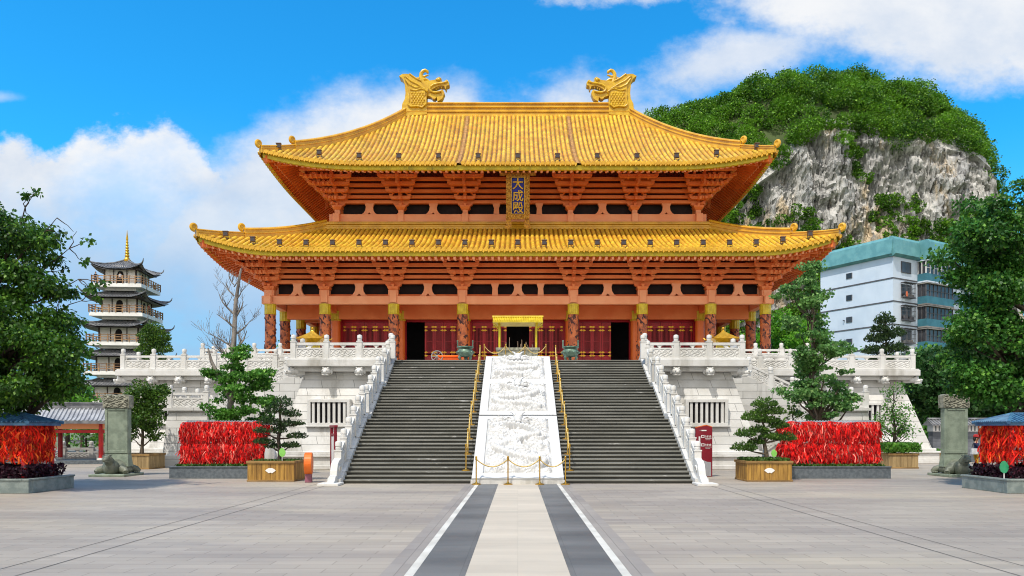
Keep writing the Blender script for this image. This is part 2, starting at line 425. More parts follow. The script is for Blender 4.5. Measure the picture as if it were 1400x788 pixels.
MT['needle'] = leafmat('pine_needle', S(56, 88, 32), S(80, 114, 42), S(112, 144, 60), 1.2, .2)
MT['needle_dark'] = leafmat('dark_needle', S(40, 62, 34), S(54, 78, 42), S(80, 104, 54), 1.2, .2)
MT['juniper'] = leafmat('juniper_leaf', S(50, 82, 26), S(74, 108, 34), S(110, 140, 48), 1.0, .2)
MT['forest'] = leafmat('hill_forest_leaf', S(48, 88, 18), S(92, 138, 32), S(132, 174, 52), .09, .3, .7)
MT['forest_far'] = leafmat('dark_wood_leaf', S(38, 74, 34), S(52, 92, 40), S(80, 120, 54), .2, .3)
# ------------------------------------------------------------------ camera, light, sky
cam = bpy.data.cameras.new('camera'); co = bpy.data.objects.new('camera', cam); COL.objects.link(co)
co.location = (0, 0, 2); co.rotation_euler = (rad(90), 0, 0)
cam.sensor_width = 36; cam.lens = 36 * 1000 / 1400
cam.shift_x = -8 / 1400; cam.shift_y = (588 - 394) / 1400
cam.clip_start = .1; cam.clip_end = 6000
SC.camera = co

TO_SUN = Vector((-0.63, -1.0, 2.07)).normalized()
sun = bpy.data.lights.new('sun', 'SUN'); so = bpy.data.objects.new('sun', sun); COL.objects.link(so)
sun.energy = 3.2; sun.angle = rad(.53); sun.color = (1, .93, .83)
so.rotation_euler = (-TO_SUN).to_track_quat('-Z', 'Y').to_euler()
so.location = (-20, -30, 60)

w = bpy.data.worlds.new('World'); SC.world = w; w.use_nodes = True
t = NT(w.node_tree); bg = w.node_tree.nodes['Background']
sky = t.node('ShaderNodeTexSky'); sky.sky_type = 'NISHITA'; sky.sun_disc = False
sky.sun_elevation = math.asin(TO_SUN.z); sky.sun_rotation = math.atan2(TO_SUN.x, TO_SUN.y)
sky.altitude = 0; sky.air_density = 1.0; sky.dust_density = .6; sky.ozone_density = 2.0
hs = t.node('ShaderNodeHueSaturation'); hs.inputs['Saturation'].default_value = 1.28; hs.inputs['Value'].default_value = 1.0
t.link(sky.outputs[0], hs.inputs['Color'])
skycol = t.mix(1.0, hs.outputs[0], (.3, 1.62, 1.82, 1), 'MULTIPLY')
tc = t.node('ShaderNodeTexCoord'); dv = tc.outputs['Generated']
sp = t.node('ShaderNodeSeparateXYZ'); t.link(dv, sp.inputs[0])
yy = t.math('ADD', t.math('ABSOLUTE', sp.outputs[1]), .04)
U = t.math('DIVIDE', sp.outputs[0], yy); V = t.math('DIVIDE', sp.outputs[2], yy)
cb = t.node('ShaderNodeCombineXYZ'); t.link(U, cb.inputs[0]); t.link(t.math('MULTIPLY', V, 1.35), cb.inputs[1])
uv = cb.outputs[0]
def fbm(sc, det, rough, off=0.0):
    n = t.node('ShaderNodeTexNoise'); n.noise_dimensions = '3D'
    m = t.node('ShaderNodeVectorMath'); m.operation = 'ADD'; t.link(uv, m.inputs[0]); m.inputs[1].default_value = (off, off * .7, off * 1.3)
    t.link(m.outputs[0], n.inputs['Vector']); n.inputs['Scale'].default_value = sc
    n.inputs['Detail'].default_value = det; n.inputs['Roughness'].default_value = rough
    return t.math('SUBTRACT', n.outputs[0], .5)
def curve(pts):
    """cloud-top height over azimuth, pts in (u, v)"""
    f = t.node('ShaderNodeFloatCurve'); c = f.mapping.curves[0]
    u0, u1 = -1.2, 1.2
    pp = [((u - u0) / (u1 - u0), v) for u, v in pts]
    c.points[0].location = pp[0]; c.points[1].location = pp[-1]
    for q in pp[1:-1]: c.points.new(*q)
    f.mapping.update()
    t.link(t.math('DIVIDE', t.math('SUBTRACT', U, u0), u1 - u0), f.inputs['Value'])
    return f.outputs[0]
def ell(cu, cv, ru, rv, tilt=0.0):
    du = t.math('SUBTRACT', U, cu); dw = t.math('SUBTRACT', V, cv)
    if tilt: dw = t.math('SUBTRACT', dw, t.math('MULTIPLY', du, tilt))
    a = t.math('DIVIDE', du, ru); b = t.math('DIVIDE', dw, rv)
    return t.math('SUBTRACT', 1.0, t.math('SQRT', t.math('ADD', t.math('MULTIPLY', a, a), t.math('MULTIPLY', b, b))))
bill = fbm(10, 9, .62); fine = fbm(26, 8, .66, 3.1); soft = fbm(3.2, 6, .62, 7.7); wisp = fbm(5.5, 8, .66, 1.3)
# low cumulus bank (left) and the broad soft bank behind the roof
topA = curve([(-1.2, .34), (-.9, .33), (-.72, .345), (-.66, .385), (-.60, .372), (-.56, .405), (-.52, .40), (-.455, .408), (-.425, .385), (-.40, .36), (-.3, .32), (0, .2), (1.2, .1)])
dA = t.math('ADD', t.math('SUBTRACT', topA, V), t.math('ADD', t.math('MULTIPLY', bill, .10), t.math('MULTIPLY', fine, .045)))
mA = t.math('MULTIPLY', t.ramp(dA, -.002, .028), t.math('SUBTRACT', 1.0, t.math('MULTIPLY', t.ramp(t.math('ADD', fbm(4.4, 6, .6, 31.0), t.math('MULTIPLY', V, -.5)), -.2, .1), .45)))
topB = curve([(-1.2, .2), (-.52, .25), (-.43, .37), (-.36, .41), (-.28, .445), (-.18, .478), (-.08, .478), (0, .44), (.08, .47), (.14, .46), (.2, .45), (.3, .36), (.42, .2), (1.2, .15)])
dB = t.math('ADD', t.math('SUBTRACT', topB, V), t.math('ADD', t.math('ADD', t.math('MULTIPLY', soft, .16), t.math('MULTIPLY', fine, .04)), t.math('MULTIPLY', bill, .08)))
mB = t.math('MULTIPLY', t.ramp(dB, -.01, .07), t.math('SUBTRACT', .95, t.math('MULTIPLY', t.ramp(t.math('ADD', fbm(3.6, 6, .6, 21.0), t.math('MULTIPLY', V, -.35)), -.12, .12), .5)))
# big cloud to the right, wisps high up
eC = t.math('ADD', ell(.66, .565, .42, .15, -.05), t.math('ADD', t.math('MULTIPLY', soft, 1.1), t.math('MULTIPLY', bill, .6)))
mC = t.math('MULTIPLY', t.ramp(t.math('ADD', eC, t.math('MULTIPLY', fine, .35)), 0.0, .45), .95)
eD = t.math('ADD', ell(.30, .49, .2, .055, .22), t.math('ADD', t.math('MULTIPLY', wisp, 1.8), t.math('MULTIPLY', bill, .5)))
mD = t.math('MULTIPLY', t.ramp(eD, .05, .8), .85)
eE = t.math('ADD', ell(.12, .575, .14, .028), t.math('MULTIPLY', wisp, 3.2))
mE = t.math('MULTIPLY', t.ramp(eE, .1, .9), .8)
eF = t.math('ADD', ell(-.68, .432, .05, .012), t.math('MULTIPLY', wisp, 2.0))
mF = t.math('MULTIPLY', t.ramp(eF, .15, 1.0), .45)
# clouds over the rest of the sky
hi = t.math('MULTIPLY', t.ramp(t.math('SUBTRACT', soft, t.math('MULTIPLY', t.ramp(sp.outputs[1], -.2, .1), .6)), -.04, .16), .9)
mask = mA
for k in (mB, mC, mD, mE, mF, hi): mask = t.math('MAXIMUM', mask, k)
# airy, paler blue lower down
low = t.math('MULTIPLY', t.ramp(t.math('ADD', V, t.math('MULTIPLY', soft, .25)), .44, .0), .62)
low2 = t.math('MULTIPLY', low, t.ramp(V, .5, .3))
shade = t.ramp(t.math('ADD', t.math('MULTIPLY', fbm(4.2, 6, .6, 11.0), 1.6), t.math('MULTIPLY', bill, .5)), -.35, .35)
cloudcol = t.mix(shade, (4.4, 5.0, 5.9, 1), (6.6, 6.6, 6.6, 1))
core = t.ramp(dA, .0, .16)
cloudlow = t.mix(t.math('MULTIPLY', t.ramp(V, .36, .12), .85), cloudcol, (1.9, 3.6, 5.7, 1))
hz = t.mix(low2, skycol, (1.9, 3.7, 5.9, 1))
final = t.mix(mask, hz, cloudlow)
# unseen sky behind the camera, brightened to lift the shaded hall front
back = t.ramp(sp.outputs[1], .15, -.55)
final = t.mix(t.math('MULTIPLY', back, t.ramp(soft, -.25, .1)), final, (10.8, 9.7, 8.4, 1))
t.link(final, bg.inputs['Color']); bg.inputs['Strength'].default_value = .12

vs_ = SC.view_settings
SC.display_settings.display_device = 'sRGB'
vs_.view_transform = 'Standard'; vs_.look = 'None'; vs_.gamma = 1; vs_.exposure = .29; vs_.use_curve_mapping = False
cy = SC.cycles
cy.use_denoising = True
try: cy.denoiser = 'OPENIMAGEDENOISE'
except Exception: pass
cy.use_adaptive_sampling = True; cy.adaptive_threshold = .015
cy.filter_width = 1.05
cy.max_bounces = 6; cy.diffuse_bounces = 4; cy.glossy_bounces = 3; cy.transmission_bounces = 3; cy.transparent_max_bounces = 4
cy.caustics_reflective = False; cy.caustics_refractive = False
cy.sample_clamp_indirect = 6

# ------------------------------------------------------------------ ground
def sheet(name, x0, y0, x1, y1, z, m):
    b = MB(); b.add([(x0, y0, z), (x1, y0, z), (x1, y1, z), (x0, y1, z)], [(0, 1, 2, 3)])
    return tag(b.build(name, m), None, None, None, 'structure')
MT['ground'] = mat('far_ground', S(110, 118, 84), S(92, 100, 70), vs=.05, rough=.95)
MT['paving'] = mat('plaza_paving', S(170, 160, 147), S(151, 142, 133), vs=.25, rough=.58, bump=.1, bs=30, stretch=(.3, 1.6, 1), spec=.4,
                   stains=((.16, .48, .7, .6, S(184, 172, 150), (.4, 1.6, 1)), (.6, .54, .72, .4, S(136, 130, 126), (.35, 1.6, 1)), (2.0, .58, .72, .45, S(190, 182, 170), (.25, 3, 1))))
bricks(MT['paving'], .92, .31, .6, 1.0, .3, plan=True, gap=.009, var=.15)
MT['pathlight'] = mat('beige_granite', S(202, 190, 172), S(190, 179, 162), vs=.4, rough=.55, bump=.08, bs=40, stretch=(.3, 1.5, 1), stains=((1.2, .54, .75, .45, S(164, 156, 144), (.4, 1.4, 1)), (.35, .5, .7, .35, S(172, 164, 150), None)))
bricks(MT['pathlight'], 1.44, .3, .85, 1.0, .2, plan=True, gap=.006, offset=0, var=.1)
MT['pathdark'] = mat('dark_granite', S(114, 115, 114), S(94, 96, 96), vs=.35, rough=.5, bump=.08, bs=40, stretch=(.3, 1.6, 1), spec=.35, stains=((.8, .55, .8, .4, S(106, 110, 112), (.3, 1.2, 1)),))
bricks(MT['pathdark'], .8, .6, .7, 1.0, .2, plan=True, gap=.006, offset=0, var=.16)
MT['pathline'] = mat('white_line_stone', S(212, 208, 198), S(190, 186, 176), vs=1.2, rough=.6)
MT['jointband'] = mat('paving_joint', S(112, 107, 102), S(96, 92, 88), vs=.6, rough=.8)
MT['paveband'] = mat('edge_paver', S(158, 150, 141), S(142, 135, 129), vs=.5, rough=.6, stretch=(1, .4, 1))
bricks(MT['paveband'], .34, .68, .66, 1.0, .25, plan=True, gap=.009, offset=0, var=.14)
sheet('ground', -2500, -1500, 2500, 3500, -.004, MT['ground'])
sheet('plaza_pavement', -75, -30, 75, 74, 0, MT['paving'])
sheet('path', -.72, -30, .72, 26.98, .004, MT['pathlight'])
for s in (-1, 1):
    sheet('dark_path', s * .722, -30, s * 1.43, 26.98, .004, MT['pathdark'])
    sheet('path_line', s * 1.432, -30, s * 1.56, 26.98, .004, MT['pathline'])
    sheet('pavement_strip', s * 1.563, -30, s * 1.9, 26.98, .004, MT['paveband'])
    sheet('paving_line', s * 6.86, -30, s * 6.89, 27.0, .004, MT['jointband'])
    sheet('paving_line', s * 7.42, -30, s * 7.44, 27.0, .004, MT['jointband'])
# ------------------------------------------------------------------ the hall
T = 5.7            # terrace level
PL = 6.52          # platform of the hall
CY = 61.4          # middle line of the hall (east-west)
hall = wthing('temple_hall', 'orange timber hall with two tiers of curving golden yellow tile roofs', 'temple hall', (0, CY, PL))
COLX = [3.93, 8.83, 13.7, 17.6]
FY, BY = 52.0, 70.8
DOWNY = [FY, 55.3, 59.4, 63.4, 67.5, BY]

def col_mesh():
    b = MB()
    b.lathe([(.52, 0), (.52, .1), (.45, .16), (.45, .24)], 20)
    m1 = b.mesh('column_base', MT['marble'], smooth=35)
    b = MB(); b.lathe([(.37, .24), (.37, 3.7)], 20)
    m2 = b.mesh('column', MT['colpaint'], smooth=40)
    b = MB()
    n = 24
    prof = [(.40, 3.66), (.41, 3.7), (.385, 3.76), (.385, 4.3), (.41, 4.36), (.41, 4.4)]
    for i, (r, z) in enumerate(prof):
        for k in range(n):
            a = 2 * pi * k / n
            rr = r * (1 + (.035 if k % 2 else -.035) * (1 if 1 < i < 4 else 0))
            b.v.append((rr * math.cos(a), rr * math.sin(a), z))
    for i in range(len(prof) - 1):
        for k in range(n):
            a = i * n + k; c = i * n + (k + 1) % n
            b.f.append((a, c, c + n, a + n)); b.m.append(0)
    m3 = b.mesh('capital_band', MT['yellow'])
    b = MB()
    r = random.Random(4)
    for seg in range(5):
        a0 = r.uniform(0, 2 * pi); z0 = .45 + .62 * seg; dr = r.choice((-1, 1)); pts = []; rs = []
        for i in range(14):
            u = i / 13; a = a0 + dr * (1.9 * u + .35 * math.sin(u * 9)); z = z0 + .5 * u + .12 * math.sin(u * 11)
            pts.append((.365 * math.cos(a), .365 * math.sin(a), z)); rs.append(.06 * (1 - .7 * abs(u - .4)))
        b.tube(pts, rs, 6)
    for i in range(70):
        a = r.uniform(0, 2 * pi); z = r.uniform(.35, 3.6)
        b.ball((.355 * math.cos(a), .355 * math.sin(a), z), r.uniform(.04, .09), r.uniform(.04, .09), r.uniform(.04, .14), 6, 4)
    m4 = b.mesh('carved_dragon', MT['dragonpaint'], smooth=60)
    b = MB(); b.lathe([(.35, .24), (.35, 3.7)], 20)
    m5 = b.mesh('column', MT['bright_orange'], smooth=40)
    return m1, m2, m3, m4, m5
CM = col_mesh()
def column(x, y, outer=True):
    o = link('column', CM[1] if outer else CM[4], hall, (x, y, PL))
    for nm, me in (('base', CM[0]), ('capital_band', CM[2])) + ((('carved_dragon', CM[3]),) if outer else ()):
        c = bpy.data.objects.new(nm, me); COL.objects.link(c); c.parent = o
    return o
for x in COLX:
    for s in (-1, 1): column(s * x, FY)
for y in DOWNY[1:]:
    for s in (-1, 1): column(s * 17.6, y)
for x in COLX[:3]:
    for s in (-1, 1): column(s * x, 55.05, False)

def body(name, m, fill, **k):
    b = MB(); fill(b); return b.build(name, m, hall, **k)
class Multi:
    """each piece() starts a mesh of its own"""
    def __init__(s): s.parts = []
    def piece(s): b = MB(); s.parts.append(b); return b
def bodies(name, m, fill, **k):
    q = Multi(); fill(q)
    for b in q.parts: b.build(name, m, hall, **k)

# architraves
def f(b):
    b.box(-18.15, 51.76, 10.92, 18.15, 52.24, 11.5)
    for s in (-1, 1): b.box(s * 17.36, 51.3, 10.88, s * 17.84, 71.4, 11.46)
    b.box(-17.6, 70.56, 10.9, 17.6, 71.04, 11.48)
body('architrave', MT['salmon'], f, bevel=.03)
def f(M_):
    for x in COLX:
        for s in (-1, 1): b = M_.piece(); b.box(s * x - .24, 51.62, 11.0, s * x + .24, 51.74, 11.9); b.box(s * x - .34, 51.7, 11.5, s * x + .34, 52.3, 11.92)
    for y in DOWNY[1:]:
        for s in (-1, 1): M_.piece().box(s * 17.9, y - .24, 11.0, s * 18.0, y + .24, 11.9)
bodies('post_head', MT['salmon'], f, bevel=.02)
def f(b):
    b.box(-17.3, 54.8, 10.3, 17.3, 55.25, 11.35)
    for x in COLX[:3]:
        for s in (-1, 1): b.box(s * x - .15, 52.3, 10.7, s * x + .15, 54.8, 11.3)
    for s in (-1, 1):
        b.box(s * 13.55, 55.3, 10.3, s * 13.85, 67.5, 11.3)
        for y in DOWNY[1:-1]: b.box(s * 13.9, y - .15, 10.7, s * 17.3, y + .15, 11.25)
body('tie_beam', MT['orange'], f, bevel=.02)
def f(b): b.box(-17.2, 52.3, 11.55, 17.2, 70.5, 11.7)
body('veranda_ceiling', MT['orange2'], f)
# openings behind the brackets: panel painted dark as shade, hump supports, lintel
def openings(M_, xs, y, z0, z1, post=True):
    for i in range(len(xs) - 1):
        a, c = xs[i], xs[i + 1]; m = (a + c) / 2; h = z1 - z0
        prof = [(-.62, 0), (-.45, .12 * h), (-.3, .38 * h), (-.26, .7 * h), (-.36, h), (.36, h), (.26, .7 * h), (.3, .38 * h), (.45, .12 * h), (.62, 0), (.16, 0), (0, .2 * h), (-.16, 0)]
        M_.piece().prism([(m + u, z0 + v) for u, v in prof], lambda u, v, hh: (u, hh, v), y - .12, y + .12)
        if c - a > 6 and post:
            for k in (-1, 1):
                q = m + k * 1.62
                M_.piece().prism([(q - .22, z0), (q - .18, z0 + h * .6), (q - .3, z1), (q + .3, z1), (q + .18, z0 + h * .6), (q + .22, z0)], lambda u, v, hh: (u, hh, v), y - .12, y + .12)
allx = [-x for x in COLX[::-1]] + COLX
def f(M_): openings(M_, allx, 52.0, 11.5, 12.42)
bodies('hump_strut', MT['salmon'], f)
def f(M_):
    for y in DOWNY[:-1]:
        for s in (-1, 1):
            m = y + 1.9
            M_.piece().prism([(-.6, 0), (-.3, .4), (-.3, .92), (.3, .92), (.3, .4), (.6, 0)], lambda u, v, hh: (s * (17.6 + hh), m + u, 11.5 + v), -.1, .1)
bodies('side_strut', MT['salmon'], f)
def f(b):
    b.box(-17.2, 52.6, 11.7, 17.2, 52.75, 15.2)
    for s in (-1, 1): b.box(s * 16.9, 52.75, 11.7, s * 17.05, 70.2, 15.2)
body('shade_panel', MT['dark'], f)
MT['board'] = mat('shaded_bracket_board', S(138, 60, 32), S(116, 48, 26), vs=1.4, rough=.6)  # timber tone darkened to look shaded behind the brackets
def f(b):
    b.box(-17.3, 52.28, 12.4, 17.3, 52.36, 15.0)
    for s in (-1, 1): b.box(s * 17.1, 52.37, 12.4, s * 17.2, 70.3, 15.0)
body('shaded_bracket_board', MT['board'], f)

def rows(M_, W, Y0, z0, drop):
    """long beams between the bracket sets; W half width at the wall, Y0 wall line"""
    for k, h, st in ((0, .24, .0), (1, .22, .1), (2, .23, .3), (3, .22, .55), (4, .23, .85)):
        z = z0 + .37 * k
        e = st * .9
        M_.piece().box(-W - e, Y0 - st - .13, z, W + e, Y0 - st + .13, z + h)
        for s in (-1, 1): M_.piece().box(s * (W + st) - .13, Y0 - e, z + .003, s * (W + st) + .13, 2 * CY - Y0 + e, z + h - .003)
    M_.piece().box(-W - 2.3, Y0 - 2.1 - .14, z0 + 1.5 + drop, W + 2.3, Y0 - 2.1 + .14, z0 + 1.74 + drop)
    for s in (-1, 1): M_.piece().box(s * (W + 2.1) - .14, Y0 - 2.1, z0 + 1.503 + drop, s * (W + 2.1) + .14, 2 * CY - Y0 + 2.1, z0 + 1.737 + drop)
def f(M_): rows(M_, 17.6, FY, 12.38, 0)
bodies('purlin_beam', MT['orange'], f, bevel=.015)

def bracket_mesh(corner=0):
    b = MB()
    def dou(x, y, z, s=.24):
        b.frustum(x - s * .34, y - s * .34, x + s * .34, y + s * .34, z, x - s / 2, y - s / 2, x + s / 2, y + s / 2, z + .07)
        b.box(x - s / 2, y - s / 2, z + .07, x + s / 2, y + s / 2, z + .16)
    def gong(x0, x1, y, z, th=.26, h=.23):
        c = min(.2, (x1 - x0) * .3)
        b.prism([(x0, h), (x0, h * .6), (x0 + c * .45, h * .15), (x0 + c, 0), (x1 - c, 0), (x1 - c * .45, h * .15), (x1, h * .6), (x1, h)], lambda u, v, q: (u, y + q, z + v), -th / 2, th / 2)
    def nose(x, y0, y1, z, w=.2, h=.22):
        b.prism([(y1, .0), (y1, h), (y0 + .1, h), (y0, h * .75), (y0 + .04, .05), (y0 + .2, -.03)], lambda u, v, q: (x + q, u, z + v), -w / 2, w / 2)
    b.frustum(-.22, -.22, .22, .22, 0, -.34, -.34, .34, .34, .18); b.box(-.34, -.34, .18, .34, .34, .3)
    ST = .385
    for k in range(5):
        z = .3 + ST * k; y = -.42 * k; L = .5 + .195 * k
        gong(-L, L, y, z)
        for x in (-L + .1, L - .1, 0): dou(x, y, z + .23)
        if k > 3:
            for x in (-L * .5, L * .5): dou(x, y, z + .23, .17)
        nose(0, y - .34, .3, z - .001)
        b.box(-.07, y - .36, z - .1, .07, y - .3, z + .16)
        if k in (2, 4):
            for x in (-L * .5, L * .5): nose(x, y - .16, y + .5, z - .002, .12)
    b.prism([(-2.02, 1.35), (-1.9, 2.3), (-1.75, 2.3), (-1.75, 1.5)], lambda u, v, q: (q, u, v), -.08, .08)
    if corner:
        s = corner
        for k in range(5):
            z = .3 + ST * k; o = .42 * k
            ex = o + .3
            gong(min(0, s * ex), max(0, s * ex), -o - .004, z + .002, .17)
            b.box(s * o - .08, -ex, z, s * o + .08, .3, z + .18)
            n = k + 1
            for i in range(n + 1):
                q = o * i / max(1, n)
                dou(s * q, -o, z + .18, .19); dou(s * o, -q, z + .18, .19)
                nose(s * q, -o - .28, -o + .2, z - .003, .12)
                b.box(s * (o + .26), -q - .06, z + .02, s * o, -q + .06, z + .18)
            d = Vector((s, -1, 0)).normalized()
            b.bar(Vector((0, 0, z + .1)), d * (o * 1.414 + .5) + Vector((0, 0, z + .16)), .18, .2)
            L = .5 + .195 * k
            gong(-L, L, 0, z + .004, .16)
            b.box(s * o - .08, 0, z, s * o + .08, L, z + .18)
            for yy in (.0, L * .5, L - .1): dou(s * o, yy, z + .18)
    return b.mesh('bracket_set', MT['orange'])
BM = bracket_mesh(); BC = {1: bracket_mesh(1), -1: bracket_mesh(-1)}
ZB = 11.92 - .05
def brackets(W, Y0, z, xs, ys):
    for x in xs: link('bracket_set', BM, hall, (x, Y0, z), scale=(1.14, 1.12, 1.0))
    for s in (-1, 1):
        link('bracket_set', BC[s], hall, (s * W, Y0, z), scale=(1.1, 1.1, 1.0))
        for y in ys: link('bracket_set', BM, hall, (s * W, y, z), (0, 0, s * pi / 2))
brackets(17.6, FY, 11.86, [s * x for x in COLX[:3] for s in (-1, 1)], DOWNY[1:-1])

# walls and doors
DY = 55.6
def f(b):
    b.box(-13.7, DY, 10.2, 13.7, DY + .25, 12.0)
    xs = [3.93, 8.83, 13.7]
    b.box(-13.7, DY + .003, PL, -13.3, DY + .25, 10.2); b.box(13.3, DY + .003, PL, 13.7, DY + .25, 10.2)
    for s in (-1, 1):
        for x in (3.8, 8.83): b.box(s * x - .36, DY + .003, PL, s * x + .36, DY + .25, 10.2)
        b.box(s * 13.45, DY + .25, PL, s * 13.7, 67.5, 12)
    b.box(-13.7, 67.25, PL, 13.7, 67.5, 12)
body('wall', MT['maroon'], f)
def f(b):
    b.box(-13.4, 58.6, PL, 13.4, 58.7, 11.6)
body('shade_screen', MT['black'], f)  # added black sheet standing in for the dark inside of the hall
LEAF = {}
def leaf_mesh(w):
    if w in LEAF: return LEAF[w]
    h = 3.66; b = MB(); st = .12
    b.box(0.01, 0, 0, st, .09, h); b.box(w - st, 0, 0, w - .01, .09, h)
    for z in (0, 1.05, 1.3, h - .45, h - .14): b.box(st, .003, z, w - st, .087, z + .13)
    b.box(st, .03, .13, w - st, .07, 1.05); b.box(st + .06, .01, .28, w - st - .06, .03, .9)
    b.box(st, .03, h - .33, w - st, .07, h - .14)
    n = 6
    for i in range(n):
        x = st + (w - 2 * st) * (i + .5) / n
        b.box(x - .018, .02, 1.43, x + .018, .06, h - .45)
    b.box(st, .022, 2.2, w - st, .058, 2.24)
    b.box(st, .075, 1.43, w - st, .085, h - .45, 1)
    m1 = b.mesh('door_leaf', [MT['maroon'], MT['maroon_dark']])
    g = MB()
    for zc in (.09, 1.12, 1.37, h - .62, h - .36):
        hh = .085
        for x, s in ((0.0, 1), (w, -1)):
            poly = [(0.005, -hh * .5), (.1, -hh * .9), (.17, -hh * .5), (.25, 0), (.17, hh * .5), (.1, hh * .9), (0.005, hh * .5)]
            g.prism([(x + s * u, zc + v) for u, v in poly], lambda u, v, q: (u, q, v), -.025, .0)
    m2 = g.mesh('gold_fitting', MT['gold'])
    LEAF[w] = (m1, m2); return LEAF[w]
def leaf(x, w):
    a, g = leaf_mesh(w)
    o = link('door_leaf', a, hall, (x, DY - .02, PL))
    c = bpy.data.objects.new('gold_fitting', g); COL.objects.link(c); c.parent = o
for s in (-1, 1):
    for i in range(3):
        x = .85 + .86 * i
        leaf(x if s > 0 else -x - .86, .86)
    for i in range(4):
        x = 4.2 + .72 * i
        leaf(x if s > 0 else -x - .72, .72)
    for i in range(5):
        x = 9.22 + .81 * i
        leaf(x if s > 0 else -x - .81, .81)

# upper storey
UY = 55.4; UW = 13.63
def f(b):
    b.box(-UW - .6, UY - .25, 17.62, UW + .6, UY + .25, 18.28)
    for s in (-1, 1): b.box(s * (UW - .25), UY - .6, 17.6, s * (UW + .25), 2 * CY - UY + .6, 18.26)
body('upper_architrave', MT['salmon'], f, bevel=.03)
UX = [3.97, 8.83, 13.63]
def f(M_):
    for x in UX:
        for s in (-1, 1):
            b = M_.piece(); b.box(s * x - .24, UY - .4, 17.6, s * x + .24, UY - .26, 18.3); b.box(s * x - .2, UY - .2, 18.28, s * x + .2, UY + .2, 18.66)
bodies('upper_post', MT['salmon'], f, bevel=.02)
def f(M_): openings(M_, [-x for x in UX[::-1]] + UX, UY, 18.28, 19.12)
bodies('upper_hump_strut', MT['salmon'], f)
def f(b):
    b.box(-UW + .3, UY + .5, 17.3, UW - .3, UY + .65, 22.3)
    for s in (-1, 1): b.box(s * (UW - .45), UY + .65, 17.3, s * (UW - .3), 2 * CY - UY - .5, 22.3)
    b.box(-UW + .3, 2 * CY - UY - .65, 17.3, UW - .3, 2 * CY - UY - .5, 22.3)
body('upper_shade_panel', MT['dark'], f)
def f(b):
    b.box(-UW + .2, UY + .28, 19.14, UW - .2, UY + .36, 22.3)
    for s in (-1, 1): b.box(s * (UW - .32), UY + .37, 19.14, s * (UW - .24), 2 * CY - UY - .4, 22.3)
body('upper_shaded_board', MT['board'], f)
def f(M_): rows(M_, UW, UY, 19.12, .28)
bodies('upper_purlin_beam', MT['orange'], f, bevel=.015)
brackets(UW, UY, 18.62, [s * x for x in UX[:2] for s in (-1, 1)], [59.4, 63.4])

